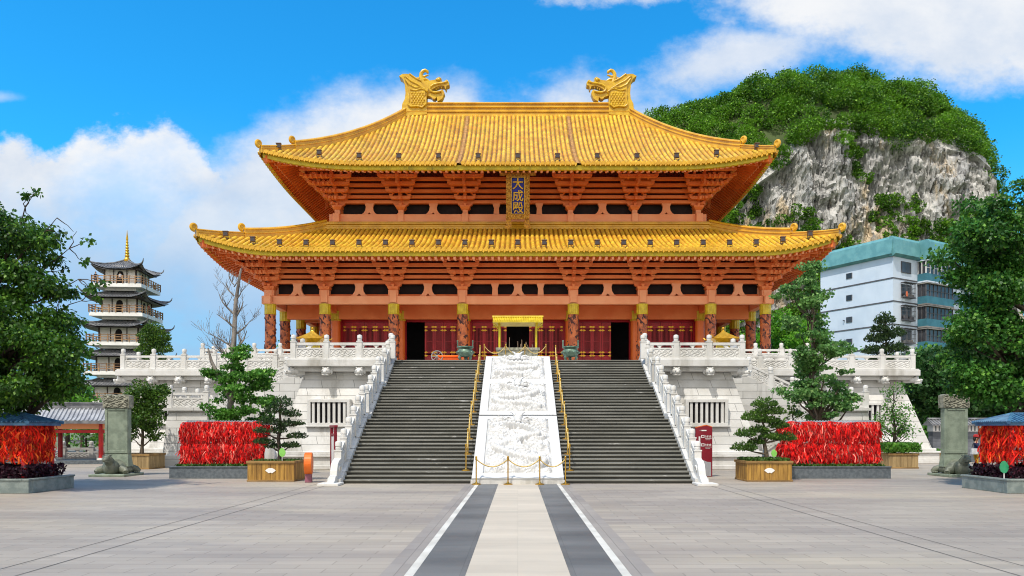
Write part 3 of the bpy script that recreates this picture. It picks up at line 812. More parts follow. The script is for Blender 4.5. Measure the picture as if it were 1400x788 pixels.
# ------------------------------------------------------------------ roofs
def make_roof(name, xe, ye, xt, yt, ze, H, con, L, Rc, sp, wallW, wallY, soff_s, seams=()):
    De = CY - ye; Dt = CY - yt           # half depths at eave and top
    def w(s): return xe + (xt - xe) * s
    def dd(s): return De + (Dt - De) * s
    def Z(s, q):
        tt = max(0.0, 1 - q / Rc)
        return ze + H * ((1 - con) * s + con * s * s) + L * tt ** 2.1 * (1 - s) ** 1.6
    def front(x, s, dz=0.0, sg=1):      # sg=1 front, -1 rear
        q = w(s) - abs(x); tt = max(0.0, 1 - q / Rc)
        y = CY - sg * (dd(s) + .25 * tt ** 2.1 * (1 - s))
        return Vector((x, y, Z(s, q) + dz))
    def side(y, s, dz=0.0, sg=1):
        q = dd(s) - abs(y - CY); tt = max(0.0, 1 - q / Rc)
        return Vector((sg * (w(s) + .25 * tt ** 2.1 * (1 - s)), y, Z(s, q) + dz))

    # pan tiles (the sheet below the rolls)
    b = MB(); NS = 16; NX = 60
    for sg in (1, -1):
        b.grid(NX + 1, NS + 1, lambda u, v: front((2 * u - 1) * w(v), v, 0, sg))
        b.grid(NX + 1, NS + 1, lambda u, v: side(CY + (2 * u - 1) * dd(v), v, 0, sg))
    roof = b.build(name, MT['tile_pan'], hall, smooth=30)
    # tile rolls
    b = MB(); caps = MB(); lips = MB(); seam = MB()
    r0 = sp * .31
    def roll(fn, c, smax, tang, is_front):
        n = max(2, int(14 * smax) + 1)
        prof = [(-r0 * 1.15, -.01), (-r0 * .95, r0 * .65), (-r0 * .4, r0 * 1.15), (r0 * .4, r0 * 1.15), (r0 * .95, r0 * .65), (r0 * 1.15, -.01)]
        base = len(b.v)
        for i in range(n + 1):
            s = smax * i / n
            p = fn(c, s)
            for a, h in prof: b.v.append(tuple(p + tang * a + Vector((0, 0, h))))
        m = len(prof)
        for i in range(n):
            for k in range(m - 1):
                q = base + i * m + k
                b.f.append((q, q + 1, q + 1 + m, q + m)); b.m.append(0)
        # round end tile and drip tile
        p = fn(c, 0.0); out = (fn(c, 0.0) - fn(c, .03)); out.z = 0; out.normalize()
        e = p + out * .05 + Vector((0, 0, r0 * .25)); rr = r0 * 1.25
        k0 = len(caps.v); nn = 10
        for j in range(nn):
            a = 2 * pi * j / nn
            caps.v.append(tuple(e + tang * rr * math.cos(a) + Vector((0, 0, rr * math.sin(a)))))
        for j in range(nn):
            a = 2 * pi * j / nn
            caps.v.append(tuple(e - out * .22 + tang * rr * math.cos(a) + Vector((0, 0, rr * math.sin(a)))))
        caps.f.append(tuple(range(k0, k0 + nn))); caps.m.append(0)
        for j in range(nn):
            caps.f.append((k0 + j, k0 + (j + 1) % nn, k0 + nn + (j + 1) % nn, k0 + nn + j)); caps.m.append(0)
        g = p + out * .03 + tang * sp * .5
        hw = sp * .3
        lips.prism([(-hw, .05), (hw, .05), (hw, -.06), (hw * .55, -.13), (0, -.2), (-hw * .55, -.13), (-hw, -.06)], lambda u, v, q: g + tang * u + Vector((0, 0, v)) + out * q, -.04, 0.0)
    for sg in (1, -1):
        k = int(xe / sp)
        for i in range(-k, k + 1):
            x = i * sp
            if any(abs(abs(x) - q) < sp * .51 for q in seams): 
                if sg > 0:
                    seam.grid(2, 16, lambda u, v: front(x + (u - .5) * sp * .55, v, .03))
                continue
            smax = 1.0 if abs(x) <= xt else max(0.02, (xe - abs(x)) / (xe - xt))
            roll(lambda c, s: front(c, s, 0, sg), x, smax, Vector((1, 0, 0)), True)
        k = int(De / sp)
        for i in range(-k, k + 1):
            y = CY + i * sp
            smax = 1.0 if abs(y - CY) <= Dt else max(0.02, (De - abs(y - CY)) / (De - Dt))
            roll(lambda c, s: side(c, s, 0, sg), y, smax, Vector((0, 1, 0)), False)
    b.build('tile_rolls', MT['tile'], roof, smooth=50)
    caps.add(lips.v, lips.f); caps.build('eave_tiles', MT['ridge'], roof)
    if seam.v: seam.build('seam_gutter', MT['seam'], roof)
    # fascia below the tiles, soffit boards and rafters
    b = MB(); NF = 60
    for sg in (1, -1):
        def ff(u, v):
            x = (2 * u - 1) * (w(0) - .1); p = front(x, 0, 0, sg); return p + Vector((0, sg * .16, -.05 - .33 * v))
        def gg(u, v):
            y = CY + (2 * u - 1) * (dd(0) - .1); p = side(y, 0, 0, sg); return p + Vector((-sg * .16, 0, -.05 - .33 * v))
        b.grid(NF + 1, 2, ff); b.grid(NF + 1, 2, gg)
        def f2(u, v):
            x = (2 * u - 1) * (w(0) - .1); p = front(x, 0, 0, sg); return p + Vector((0, sg * (.16 + .3 * v), -.38))
        def g2(u, v):
            y = CY + (2 * u - 1) * (dd(0) - .1); p = side(y, 0, 0, sg); return p + Vector((-sg * (.16 + .3 * v), 0, -.38))
        b.grid(NF + 1, 2, f2); b.grid(NF + 1, 2, g2)
    b.build('fascia_board', MT['fascia'], roof)
    b = MB()
    s1 = soff_s
    def soffit(p, s):
        return Vector((p.x, p.y, p.z - .46 - .1 * s))
    for sg in (1, -1):
        b.grid(NF + 1, 6, lambda u, v: soffit(front((2 * u - 1) * w(.02 + v * (s1 - .02)), .02 + v * (s1 - .02), 0, sg), v))
        b.grid(NF + 1, 6, lambda u, v: soffit(side(CY + (2 * u - 1) * dd(.02 + v * (s1 - .02)), .02 + v * (s1 - .02), 0, sg), v))
    b.build('soffit_board', MT['orange2'], hall)
    b = MB()
    def rafter(p0, p1):
        d = (p1 - p0); 
        if d.length < .3: return
        d.normalize()
        a = p0 + Vector((0, 0, -.57)); c = p1 + Vector((0, 0, -.66))
        b.bar(a, c, .15, .2); b.bar(a - d * .012, a, .152, .202, 1)
        a2 = p0 + d * .75 + Vector((0, 0, -.8)); c2 = p1 + Vector((0, 0, -.88))
        if (c2 - a2).length > .4:
            b.bar(a2, c2, .14, .2); b.bar(a2 - d * .012, a2, .142, .202, 1)
    rs = .42
    for sg in (1, -1):
        k = int((xe - .4) / rs)
        for i in range(-k, k + 1):
            x = i * rs; q = xe - abs(x)
            x1 = x
            lim = wallW + 1.6
            if abs(x) > lim - 1.5:   # fan towards the corner
                x1 = math.copysign(min(abs(x), lim - 1.5 + (abs(x) - lim + 1.5) * .35), x)
            p0 = front(x, .035, 0, sg); s_in = s1
            p1 = front(math.copysign(min(abs(x1), w(s_in) - .05), x1), s_in, 0, sg)
            rafter(p0, p1)
        k = int((De - .4) / rs)
        wD = CY - wallY
        for i in range(-k, k + 1):
            y = i * rs; lim = wD + 1.6; y1 = y
            if abs(y) > lim - 1.5: y1 = math.copysign(min(abs(y), lim - 1.5 + (abs(y) - lim + 1.5) * .35), y)
            p0 = side(CY + y, .035, 0, sg)
            p1 = side(CY + math.copysign(min(abs(y1), dd(s1) - .05), y1), s1, 0, sg)
            rafter(p0, p1)
    # hip rafters
    for sx in (-1, 1):
        for sg in (1, -1):
            p0 = front(sx * (w(.0) - .02), .0, 0, sg); p1 = front(sx * w(s1), s1, 0, sg)
            dirn = (p0 - p1).normalized()
            b.bar(p0 - dirn * .35 + Vector((0, 0, -.62)), p1 + Vector((0, 0, -.9)), .38, .42)
            b.bar(p0 - dirn * 1.5 + Vector((0, 0, -1.0)), p1 + Vector((0, 0, -1.25)), .34, .4)
    b.build('rafters', [MT['orange2'], MT['salmon']], hall)
    # hip ridges
    for sx in (-1, 1):
        for sg in (1, -1):
            b = MB()
            def hp(s, dz): 
                p = front(sx * w(s), s, dz, sg); return p
            def sweep(s0, s2, wd, hh, n=22):
                prof = [(-wd / 2, -.15), (-wd / 2, hh * .3), (-wd * .62, hh * .33), (-wd * .62, hh * .42), (-wd * .42, hh * .46), (-wd * .42, hh * .72), (-wd * .6, hh * .76), (-wd * .56, hh * .88), (-wd * .25, hh),
                        (wd * .25, hh), (wd * .56, hh * .88), (wd * .6, hh * .76), (wd * .42, hh * .72), (wd * .42, hh * .46), (wd * .62, hh * .42), (wd * .62, hh * .33), (wd / 2, hh * .3), (wd / 2, -.15)]
                m = len(prof); base = len(b.v)
                for i in range(n + 1):
                    s = s0 + (s2 - s0) * i / n
                    p = hp(s, 0); q = hp(min(1, s + .01), 0) - hp(max(0, s - .01), 0); q.z = 0
                    sd = Vector((q.y, -q.x, 0)).normalized()
                    for a, h in prof: b.v.append(tuple(p + sd * a + Vector((0, 0, h))))
                for i in range(n):
                    for k in range(m - 1):
                        q = base + i * m + k; b.f.append((q, q + 1, q + 1 + m, q + m)); b.m.append(0)
                b.f.append(tuple(base + k for k in range(m))); b.f.append(tuple(base + n * m + k for k in range(m))); b.m += [0, 0]
            def curl(s, base_h, r, wd):
                p = hp(s, base_h); q = hp(s, 0) - hp(s + .03, 0); q.z = 0; q.normalize()
                pts = []; rs = []
                for i in range(26):
                    u = i / 25
                    a = -pi * .55 + u * 2 * pi * 1.25
                    rr = r * (1 - .62 * u)
                    pts.append(p + q * (.12 + rr * math.cos(a)) + Vector((0, 0, r + rr * math.sin(a)))); rs.append(.12 - .05 * u)
                b.tube(pts, rs, 8)
                sd = q.cross(Vector((0, 0, 1)))
                c = p + q * .12 + Vector((0, 0, r))
                b.prism([(math.cos(2 * pi * k / 14) * r * .8, math.sin(2 * pi * k / 14) * r * .8) for k in range(14)], lambda u, v, h: c + q * u + Vector((0, 0, v)) + sd * h, -.05, .05)
            sm = .22 if name == 'upper_roof' else .36
            sweep(0.0, sm, .34, .38, 10); sweep(sm - .02, 1.0, .46, .66)
            curl(.0, .24, .23, .34); curl(sm - .02, .46, .23, .42)
            b.build('hip_ridge', MT['ridge'], roof, smooth=35)
    return roof, front, side, w

low_roof, lfront, lside, lw = make_roof('lower_roof', 21.15, 48.3, 14.5, 55.0, 13.9, 3.25, .30, .95, 5.6, .35, 17.6, FY, .58)
up_roof, ufront, uside, uw = make_roof('upper_roof', 17.9, 51.1, 9.4, 61.2, 20.62, 7.75, .36, .8, 7.2, .35, UW, UY, .44, seams=(4.25,))
# ridge round the foot of the upper storey
b = MB()
for z0, z1, o in ((17.0, 17.2, .30), (17.2, 17.38, .22), (17.38, 17.5, .30), (17.5, 17.62, .2)):
    b.box(-14.5 - o, 55.0 - o, z0, 14.5 + o, 55.12, z1)
    b.box(-14.5 - o, 2 * CY - 55.12, z0, 14.5 + o, 2 * CY - 55.0 + o, z1)
    for s in (-1, 1): b.box(s * (14.5 + o), 55.12, z0, s * 14.3, 2 * CY - 55.12, z1)
b.build('foot_ridge', MT['ridge'], low_roof, bevel=.03)
# main ridge
b = MB()
zr = 28.3
for z0, z1, o in ((-.35, .18, .42), (.18, .3, .5), (.3, .56, .36), (.56, .66, .46), (.66, .9, .34), (.9, 1.0, .44), (1.0, 1.1, .28)):
    b.box(-9.55, CY - o, zr + z0, 9.55, CY + o, zr + z1)
b.build('main_ridge', MT['ridge'], up_roof, bevel=.03)

# dragons on the ridge ends (outline measured in photo pixels / 11.26, scale at 61.4 m)
def ridge_dragon(sx):
    k = .0614 / 11.26
    b = MB()
    def fn0(cx, cz): return lambda u, v, h: (sx * (-(708 - 540) * .0614 + u * k) , CY + h, 29.38 + (600 - v) * k)
    F = fn0(0, 0)
    body_ = [(75, 215), (130, 182), (190, 180), (240, 186), (330, 240), (400, 280), (470, 310), (520, 400), (510, 470), (495, 500), (500, 540), (505, 640), (500, 700), (505, 800), (110, 830), (120, 700), (125, 640), (150, 590), (166, 560), (175, 470), (168, 400), (162, 330), (140, 270), (110, 235)]
    b.prism(body_, F, -.475, .475)
    inner = [(150, 215), (235, 205), (330, 262), (420, 320), (480, 400), (480, 480), (470, 640), (430, 690), (330, 700), (225, 690), (205, 655), (225, 560), (230, 470), (225, 380), (200, 290)]
    b.prism(inner, F, -.56, .56)
    # mane strands
    for pts in ([(180, 230), (260, 300), (360, 350), (470, 420)], [(170, 260), (230, 350), (330, 400), (440, 400), (510, 460)], [(240, 190), (330, 255), (420, 300)], [(250, 430), (330, 445), (420, 415), (500, 440)], [(230, 480), (235, 580), (215, 655), (260, 690), (350, 680), (430, 700), (490, 650), (490, 540)]):
        for q in (-.57, .57):
            b.tube([F(u, v, q) for u, v in pts], .07, 6)
    # scales
    for i in range(6):
        for j in range(5):
            for q in (-.56, .56): b.ball(F(275 + j * 42 + (i % 2) * 20, 480 + i * 34, q), .11, .07, .11, 6, 4)
    head = [(430, 300), (470, 275), (540, 272), (620, 262), (650, 235), (690, 218), (722, 240), (712, 290), (760, 292), (785, 270), (802, 258), (822, 275), (842, 312), (832, 345), (800, 352), (790, 400), (775, 395), (765, 355), (700, 350), (640, 372), (590, 400), (560, 430), (500, 470), (440, 420)]
    b.prism(head, F, -.36, .36)
    jaw = [(500, 440), (580, 425), (640, 432), (700, 425), (735, 405), (752, 425), (768, 462), (755, 490), (735, 540), (700, 565), (658, 592), (650, 520), (620, 548), (585, 545), (560, 515), (500, 500)]
    b.prism(jaw, F, -.3, .3)
    for pts in ([(560, 380), (540, 400), (560, 440), (620, 460), (720, 440)], [(560, 370), (600, 340), (680, 320), (760, 310), (820, 290)], [(640, 270), (670, 250), (710, 250)]):
        for q in (-.37, .37): b.tube([F(u, v, q) for u, v in pts], .09, 6)
    for q in (-.38, .38):
        b.ball(F(680, 262, q), .16, .12, .16, 10, 6)
        for u, v in ((640, 395), (670, 378), (720, 368)): b.lathe([(.05, 0), (.01, -.16)], 6, F(u, v, q * .8))
    pts = [(440, 300), (415, 240), (400, 190), (405, 135), (430, 100), (465, 88), (500, 105), (505, 130)]
    b.tube([F(u, v, 0) for u, v in pts], [.2, .19, .18, .17, .16, .15, .13, .1], 8)
    b.tube([F(u, v, 0) for u, v in [(420, 225), (470, 225), (500, 235), (535, 255)]], [.15, .13, .1, .05], 8)
    b.tube([F(u, v, 0) for u, v in [(405, 185), (450, 185), (490, 165), (520, 160)]], [.13, .11, .08, .04], 8)
    b.prism([(330, 242), (345, 200), (362, 192), (370, 210), (355, 250)], F, -.1, .1)
    b.build('ridge_dragon', MT['dragon'], up_roof, smooth=40, bevel=.05)
ridge_dragon(1)
ridge_dragon(-1)

# ------------------------------------------------------------------ name plaque and floodlights
pq = wthing('name_plaque', 'tall blue plaque with gold characters in a carved gold frame below the upper eave', 'plaque', (0, 53.0, 17.2))
TILT = rad(12)
def pf(u, v, h):   # plaque plane: leans forward at its top
    return Vector((u, 53.05 - h * math.cos(TILT) - v * math.sin(TILT), 17.2 + v * math.cos(TILT) - h * math.sin(TILT)))
b = MB(); b.prism([(-.46, .42), (.46, .42), (.46, 2.95), (-.46, 2.95)], pf, .06, .1); b.build('blue_panel', MT['blue'], pq)
b = MB()
for x0, x1, z0, z1 in ((-.84, -.46, .06, 3.3), (.46, .84, .06, 3.3), (-.46, .46, .06, .42), (-.46, .46, 2.95, 3.3)):
    b.prism([(x0, z0), (x1, z0), (x1, z1), (x0, z1)], pf, .0, .26)
for s in (-1, 1):
    b.prism([(s * .5, 3.3), (s * 1.25, 3.28), (s * 1.3, 3.1), (s * 1.05, 3.05), (s * .84, 3.1), (s * .8, 3.22)], pf, .02, .2)
    b.prism([(s * .84, .06), (s * .84, -.3), (s * .98, -.5), (s * .7, -.62), (s * .45, -.45), (s * .5, .06)], pf, .02, .2)
r = random.Random(3)
for i in range(150):
    u = r.choice([r.uniform(-.82, -.5), r.uniform(.5, .82)]) if i < 110 else r.uniform(-.8, .8)
    v = r.uniform(.1, 3.25) if i < 110 else r.choice([r.uniform(.1, .38), r.uniform(3.0, 3.26)])
    c = pf(u, v, .26); b.ball(c, r.uniform(.04, .09), .05, r.uniform(.04, .1), 6, 4)
b.build('carved_border', MT['carvedgold'], pq, bevel=.015)
b = MB()
for x0, x1, z0, z1 in ((-.49, -.45, .4, 2.97), (.45, .49, .4, 2.97), (-.45, .45, .4, .44), (-.45, .45, 2.93, 2.97)):
    b.prism([(x0, z0), (x1, z0), (x1, z1), (x0, z1)], pf, .1, .29)
b.build('gold_bead', MT['gold'], pq)
def text_mesh(body_, size, ext, offset=0.0):
    cu = bpy.data.curves.new('characters', 'FONT'); cu.body = body_; cu.size = size; cu.extrude = ext; cu.offset = offset
    cu.align_x = 'CENTER'; cu.align_y = 'CENTER'
    o = bpy.data.objects.new('tmp_text', cu); COL.objects.link(o)
    bpy.context.view_layer.update()
    dg = bpy.context.evaluated_depsgraph_get()
    me = bpy.data.meshes.new_from_object(o.evaluated_get(dg))
    bpy.data.objects.remove(o); bpy.data.curves.remove(cu)
    return me
for i, ch in enumerate('大成殿'):
    me = text_mesh(ch, .82, .03, .008)
    me.materials.clear(); me.materials.append(MT['gold'])
    o = bpy.data.objects.new('character', me); COL.objects.link(o); o.parent = pq
    xs = [v.co.x for v in me.vertices]; ys = [v.co.y for v in me.vertices]
    cx, cy_ = (min(xs) + max(xs)) / 2, (min(ys) + max(ys)) / 2
    for v in me.vertices: v.co.x -= cx; v.co.y -= cy_
    c = pf(0, 2.52 - .83 * i, .135)
    o.location = c - OFF[pq.name]; o.rotation_euler = (pi / 2 + TILT, 0, 0)

def flood_proto():
    o = thing('floodlight', None, 'floodlight')
    b = MB(); b.box(-.15, -.09, .16, .15, .1, .46); b.box(-.19, -.13, .44, .19, .12, .5); b.build('lamp_housing', MT['lampbox'], o, bevel=.015)
    b = MB(); b.box(-.12, -.1, .2, .12, -.092, .42); b.build('lens', MT['lampglass'], o)
    b = MB(); b.box(-.18, -.02, .0, -.15, .02, .34); b.box(.15, -.02, .0, .18, .02, .34); b.box(-.18, -.03, 0.0, .18, .03, .04); b.build('mounting_bracket', MT['darkwood'], o)
    return o
fp = flood_proto(); first = True
for nm, fr, xs, s_ in (('upper', ufront, [(i - 6) * 2.82 for i in range(13)], .085), ('lower', lfront, [(i - 11) * 1.775 for i in range(23)], .11)):
    n = len(xs)
    for i, x in enumerate(xs):
        o = fp if first else copy_tree(fp); first = False
        s2 = min(s_, (21.15 - abs(x)) / 9 if nm == 'lower' else 1)
        o.location = fr(x, s2, .08)
        tag(o, 'small brown floodlight box on the %s roof edge, %s' % (nm, place(i, n)), 'floodlight', 'floodlights along the %s eave' % nm)
# ------------------------------------------------------------------ terrace
ter = wthing('stone_terrace', 'white marble block terrace with battered walls carrying the orange hall', 'terrace', (0, 45, 0))
FX, FD = 11.65, 38.0      # front block: railing line
WX, WD = 24.05, 44.6      # wings: railing line
SX = 6.5                  # half width of the stairs between the balustrades
def fill(b):
    # front block left and right of the stairs (battered), wings, core
    for s in (-1, 1):
        def fr(xi0, xo0, y0, z0, xi1, xo1, y1, z1, yb):
            a = sorted((s * xi0, s * xo0)); c = sorted((s * xi1, s * xo1))
            b.frustum(a[0], y0, a[1], yb, z0, c[0], y1, c[1], yb, z1)
        fr(SX + .28, 12.35, 37.35, .9, SX + .28, 11.2, 38.5, 5.05, 44.5)
        fr(10.5, 24.9, 44.0, .9, 10.5, 23.6, 45.1, 5.05, 72)
    b.box(-SX - .3, 39.2, 0, SX + .3, 44, 5.05)
    b.box(-10.6, 44, 0, 10.6, 72, 5.05)
walls = MB(); fill(walls)
walls = walls.build('wall', MT['marble_wall'], ter)
for s in (-1, 1):
    for x0, x1, y0, y1 in ((SX + .28, 12.6, 36.95, 44.2), (10.4, 25.15, 43.6, 72.1)):
        b = MB()
        for z0, z1, o in ((0, .22, .12), (.22, .62, 0), (.62, .74, .1), (.74, .9, -.12)):
            b.box(s * (x0), y0 - o, z0, s * (x1 + o), y1, z1)
        b.build('plinth', MT['marble'], ter, bevel=.02)
for s in (-1, 1):
    b = MB()
    for x0, x1, y0, y1 in ((SX + .2, FX + .25, FD - .25, 44.4), (10.4, WX + .3, WD - .25, 72.0)):
        for z0, z1, o in ((5.05, 5.28, -.22), (5.28, 5.64, .05), (5.64, 5.7, 0.0)):
            b.box(s * x0, y0 - o, z0, s * (x1 + o), y1, z1)
    b.box(s * 6.0, 39.2, 5.05, s * 6.71, 44.4, 5.7)
    b.build('cornice', MT['cornice'], ter, bevel=.025)
b = MB(); b.box(-6.0, 39.0, 5.05, 6.0, 44.4, 5.695); b.build('stair_head', MT['cornice'], ter, bevel=.02)
b = MB()
b.box(-10.5, 44.41, 5.5, 10.5, 72, 5.69)
b.build('deck', MT['paving'], ter)
# upper platform below the hall
b = MB()
for z0, z1, o in ((5.71, 5.9, .1), (5.9, 6.3, 0), (6.3, 6.52, .15)):
    b.box(-20.9 - o, 48.35 - o, z0, 20.9 + o, 73, z1)
for i in range(5):
    b.box(-5.5, 48.2 - .35 * (4 - i), 5.7, 5.5, 48.21, 5.7 + .162 * (i + 1))
b.build('upper_platform', MT['marble'], ter, bevel=.02)
# barred windows
def window(xc, yc, z0, z1, w_, n, tilt=.27):
    f = MB()
    for a, c, d, e in ((-w_ / 2 - .16, w_ / 2 + .16, z0 - .14, z0), (-w_ / 2 - .16, w_ / 2 + .16, z1, z1 + .16), (-w_ / 2 - .16, -w_ / 2, z0, z1), (w_ / 2, w_ / 2 + .16, z0, z1)):
        f.box(xc + a, yc - .14, d, xc + c, yc + .5, e)
    f.box(xc - w_ / 2 - .26, yc - .2, z0 - .2, xc + w_ / 2 + .26, yc + .4, z0 - .141)
    fr = f.build('window', MT['marble'], ter, bevel=.012)
    g = MB(); g.box(xc - w_ / 2, yc + .06, z0, xc + w_ / 2, yc + .09, z1); g.build('opening_shade', MT['black'], fr)  # black plate painted as the shade inside the window
    for i in range(n):
        x = xc - w_ / 2 + w_ * (i + .5) / n
        g = MB(); g.box(x - .065, yc - .09, z0 - .002, x + .065, yc + .02, z1 + .002); g.build('bar', MT['marble'], fr)
window(-9.72, 37.68, 2.36, 3.42, 1.86, 7); window(9.72, 37.68, 2.36, 3.42, 1.86, 7)
window(-21.3, 44.32, 2.55, 3.5, 1.3, 4); window(21.3, 44.32, 2.55, 3.5, 1.3, 4)

# dragon-head water spouts
def spout_mesh():
    b = MB()
    b.box(-.17, -.2, -.2, .17, .3, .16)
    b.ball((0, -.34, -.02), .24, .24, .22, 12, 8)
    b.ball((0, -.56, -.1), .17, .2, .13, 10, 6)
    b.box(-.15, -.68, -.26, .15, -.36, -.2)
    for s in (-1, 1):
        b.ball((s * .12, -.46, .12), .07, .07, .07, 8, 6); b.ball((s * .1, -.7, -.03), .05, .05, .05, 8, 6)
        b.tube([(s * .14, -.3, .14), (s * .22, -.2, .28), (s * .26, -.02, .26)], [.06, .05, .02], 6)
        b.ball((s * .24, -.22, -.04), .07, .14, .14, 8, 6)
    return b.mesh('dragon_spout', MT['marble'], smooth=50)
SPM = spout_mesh()
def spout(x, y, rz=0): link('dragon_spout', SPM, ter, (x, y, 5.08), (0, 0, rz))
for x in (8.2, 9.93): 
    for s in (-1, 1): spout(s * x, 38.25)
for x in (13.4, 15.2, 17.0, 18.8, 20.6, 22.3):
    for s in (-1, 1): spout(s * x, 44.85)
for s in (-1, 1):
    spout(s * 11.5, 38.3, s * pi / 4); spout(s * 24.0, 44.9, s * pi / 4)
    for y in (39.8, 41.5): spout(s * 11.45, y, s * pi / 2)

# ------------------------------------------------------------------ balustrades
def post_mesh(h=1.22):
    b = MB()
    b.box(-.13, -.13, 0, .13, .13, h - .36)
    for s_, q in (((-.09), 0),): pass
    b.box(-.15, -.15, h - .36, .15, .15, h - .31)
    b.lathe([(.105, h - .31), (.12, h - .28), (.12, h - .22), (.10, h - .2), (.13, h - .17), (.13, h - .04), (.11, h), (.03, h + .03)], 14)
    return b.mesh('post', MT['marble'], smooth=35)
POST = post_mesh()
def panel_mesh(L, dz, th=.12, seed=0):
    """panel between two posts; L horizontal length along +X, dz rise over that length"""
    b = MB(); g = .13
    sl = dz / L
    def F(u, v, h): return (u, h, v + sl * u)
    b.prism([(g, .0), (L - g, .0), (L - g, .56), (g, .56)], F, -th / 2, th / 2)
    for z0, z1 in ((.02, .08), (.49, .55)): b.prism([(g, z0), (L - g, z0), (L - g, z1), (g, z1)], F, -th / 2 - .025, th / 2 + .025)
    for a, c in ((g, g + .07), (L - g - .07, L - g)): b.prism([(a, .08), (c, .08), (c, .49), (a, .49)], F, -th / 2 - .024, th / 2 + .024)
    # hand rail and its little supports
    b.prism([(g, .70), (L - g, .70), (L - g, .83), (g, .83)], F, -.075, .075)
    for u in (g + .05, L / 2, L - g - .05):
        w0 = .1 if u == L / 2 else .06
        b.prism([(u - w0 * .5, .56), (u + w0 * .5, .56), (u + w0 * .6, .62), (u + w0 * 1.4, .66), (u + w0 * 1.4, .70), (u - w0 * 1.4, .70), (u - w0 * 1.4, .66), (u - w0 * .6, .62)], F, -.05, .05)
    # scrolling relief
    r = random.Random(seed)
    Lr = L - 2 * g - .2
    for q in (-th / 2, th / 2):
        for row in range(3):
            pts = []
            ph = r.uniform(0, 6)
            for i in range(25):
                u = g + .1 + Lr * i / 24
                pts.append(F(u, .285 + .12 * (row - 1) + .06 * math.sin(i * 1.1 + ph), q))
            b.tube(pts, .028, 5, cap=False)
        for i in range(10):
            c = F(r.uniform(g + .15, L - g - .15), r.uniform(.16, .42), q); b.ball(c, .05, .035, .05, 6, 4)
    return b.mesh('panel', MT['marble'])
PANELS = {}
def balustrade(p0, p1, n, label, name='balustrade', parent=None, posts=(True, True), group=None, cat='balustrade'):
    """a run of posts and carved panels from p0 to p1 (points on its base)"""
    p0 = Vector(p0); p1 = Vector(p1); d = p1 - p0
    hd = Vector((d.x, d.y, 0)); ang = math.atan2(hd.y, hd.x); L = hd.length / n; dz = d.z / n
    key = (round(L, 3), round(dz, 3))
    if key not in PANELS: PANELS[key] = panel_mesh(L, dz, seed=len(PANELS))
    root = parent if parent is not None else wthing(name, label, cat, p0, group)
    for i in range(n + 1):
        q = p0 + d * i / n
        if (i == 0 and not posts[0]) or (i == n and not posts[1]): pass
        else: link('post', POST, root, q, (0, 0, ang))
        if i < n: link('panel', PANELS[key], root, q, (0, 0, ang))
    return root
for s, w_ in ((-1, 'left'), (1, 'right')):
    bl = balustrade((s * FX, FD, 5.7), (s * SX, FD, 5.7), 3, 'white marble balustrade on the front block just %s of the broad stairs' % w_, group='terrace balustrades')
    balustrade((s * FX, FD, 5.7), (s * FX, 39.6, 5.7), 1, '', parent=bl, posts=(False, True))
    bl = balustrade((s * 12.9, WD, 5.7), (s * WX, WD, 5.7), 6, 'white marble balustrade along the %s wing of the terrace' % w_, group='terrace balustrades')
    balustrade((s * WX, WD, 5.7), (s * WX, WD + 14.4, 5.7), 8, '', parent=bl, posts=(False, True))
    bl = balustrade((s * 20.9, 48.5, 6.52), (s * 8.9, 48.5, 6.52), 7, 'white marble balustrade of the upper platform %s of the hall doors' % w_, group='terrace balustrades')
    balustrade((s * 20.9, 48.5, 6.52), (s * 20.9, 64.1, 6.52), 9, '', parent=bl, posts=(False, True))

# ------------------------------------------------------------------ great stairs
NSTEP = 39; RISE = T / NSTEP; D0 = 27.25; LAND = .62; TREAD = (39.0 - D0 - 2 * LAND) / NSTEP
def step_y(i):   # front of riser i
    return D0 + i * TREAD + (LAND if i >= 17 else 0) + (LAND if i >= 28 else 0)
def stair_z(y):  # height of the nosing line at depth y
    for i in range(NSTEP):
        if y < step_y(i): return RISE * i if i == 0 else RISE * i
    return T
st = wthing('grand_staircase', 'broad dark weathered stone stairs in two lanes rising to the hall', 'staircase', (0, D0, 0))
for s in (-1, 1):
    b = MB()
    for i in range(NSTEP):
        y0 = step_y(i); y1 = step_y(i + 1) if i + 1 < NSTEP else 39.3
        z0 = RISE * i; z1 = RISE * (i + 1)
        a, c = s * 1.72, s * SX
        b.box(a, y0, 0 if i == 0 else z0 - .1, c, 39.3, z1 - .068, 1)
        # rounded nosing slab
        prof = [(y0 - .036, z1 - .05), (y0 - .03, z1 - .062), (y0 + .02, z1 - .066), (y1 + .03, z1 - .066), (y1 + .03, z1), (y0 - .02, z1), (y0 - .034, z1 - .012)]
        b.prism(prof, lambda u, v, h: (h, u, v), min(a, c), max(a, c), 0)
    b.build('flight', [MT['step'], MT['riser']], st)
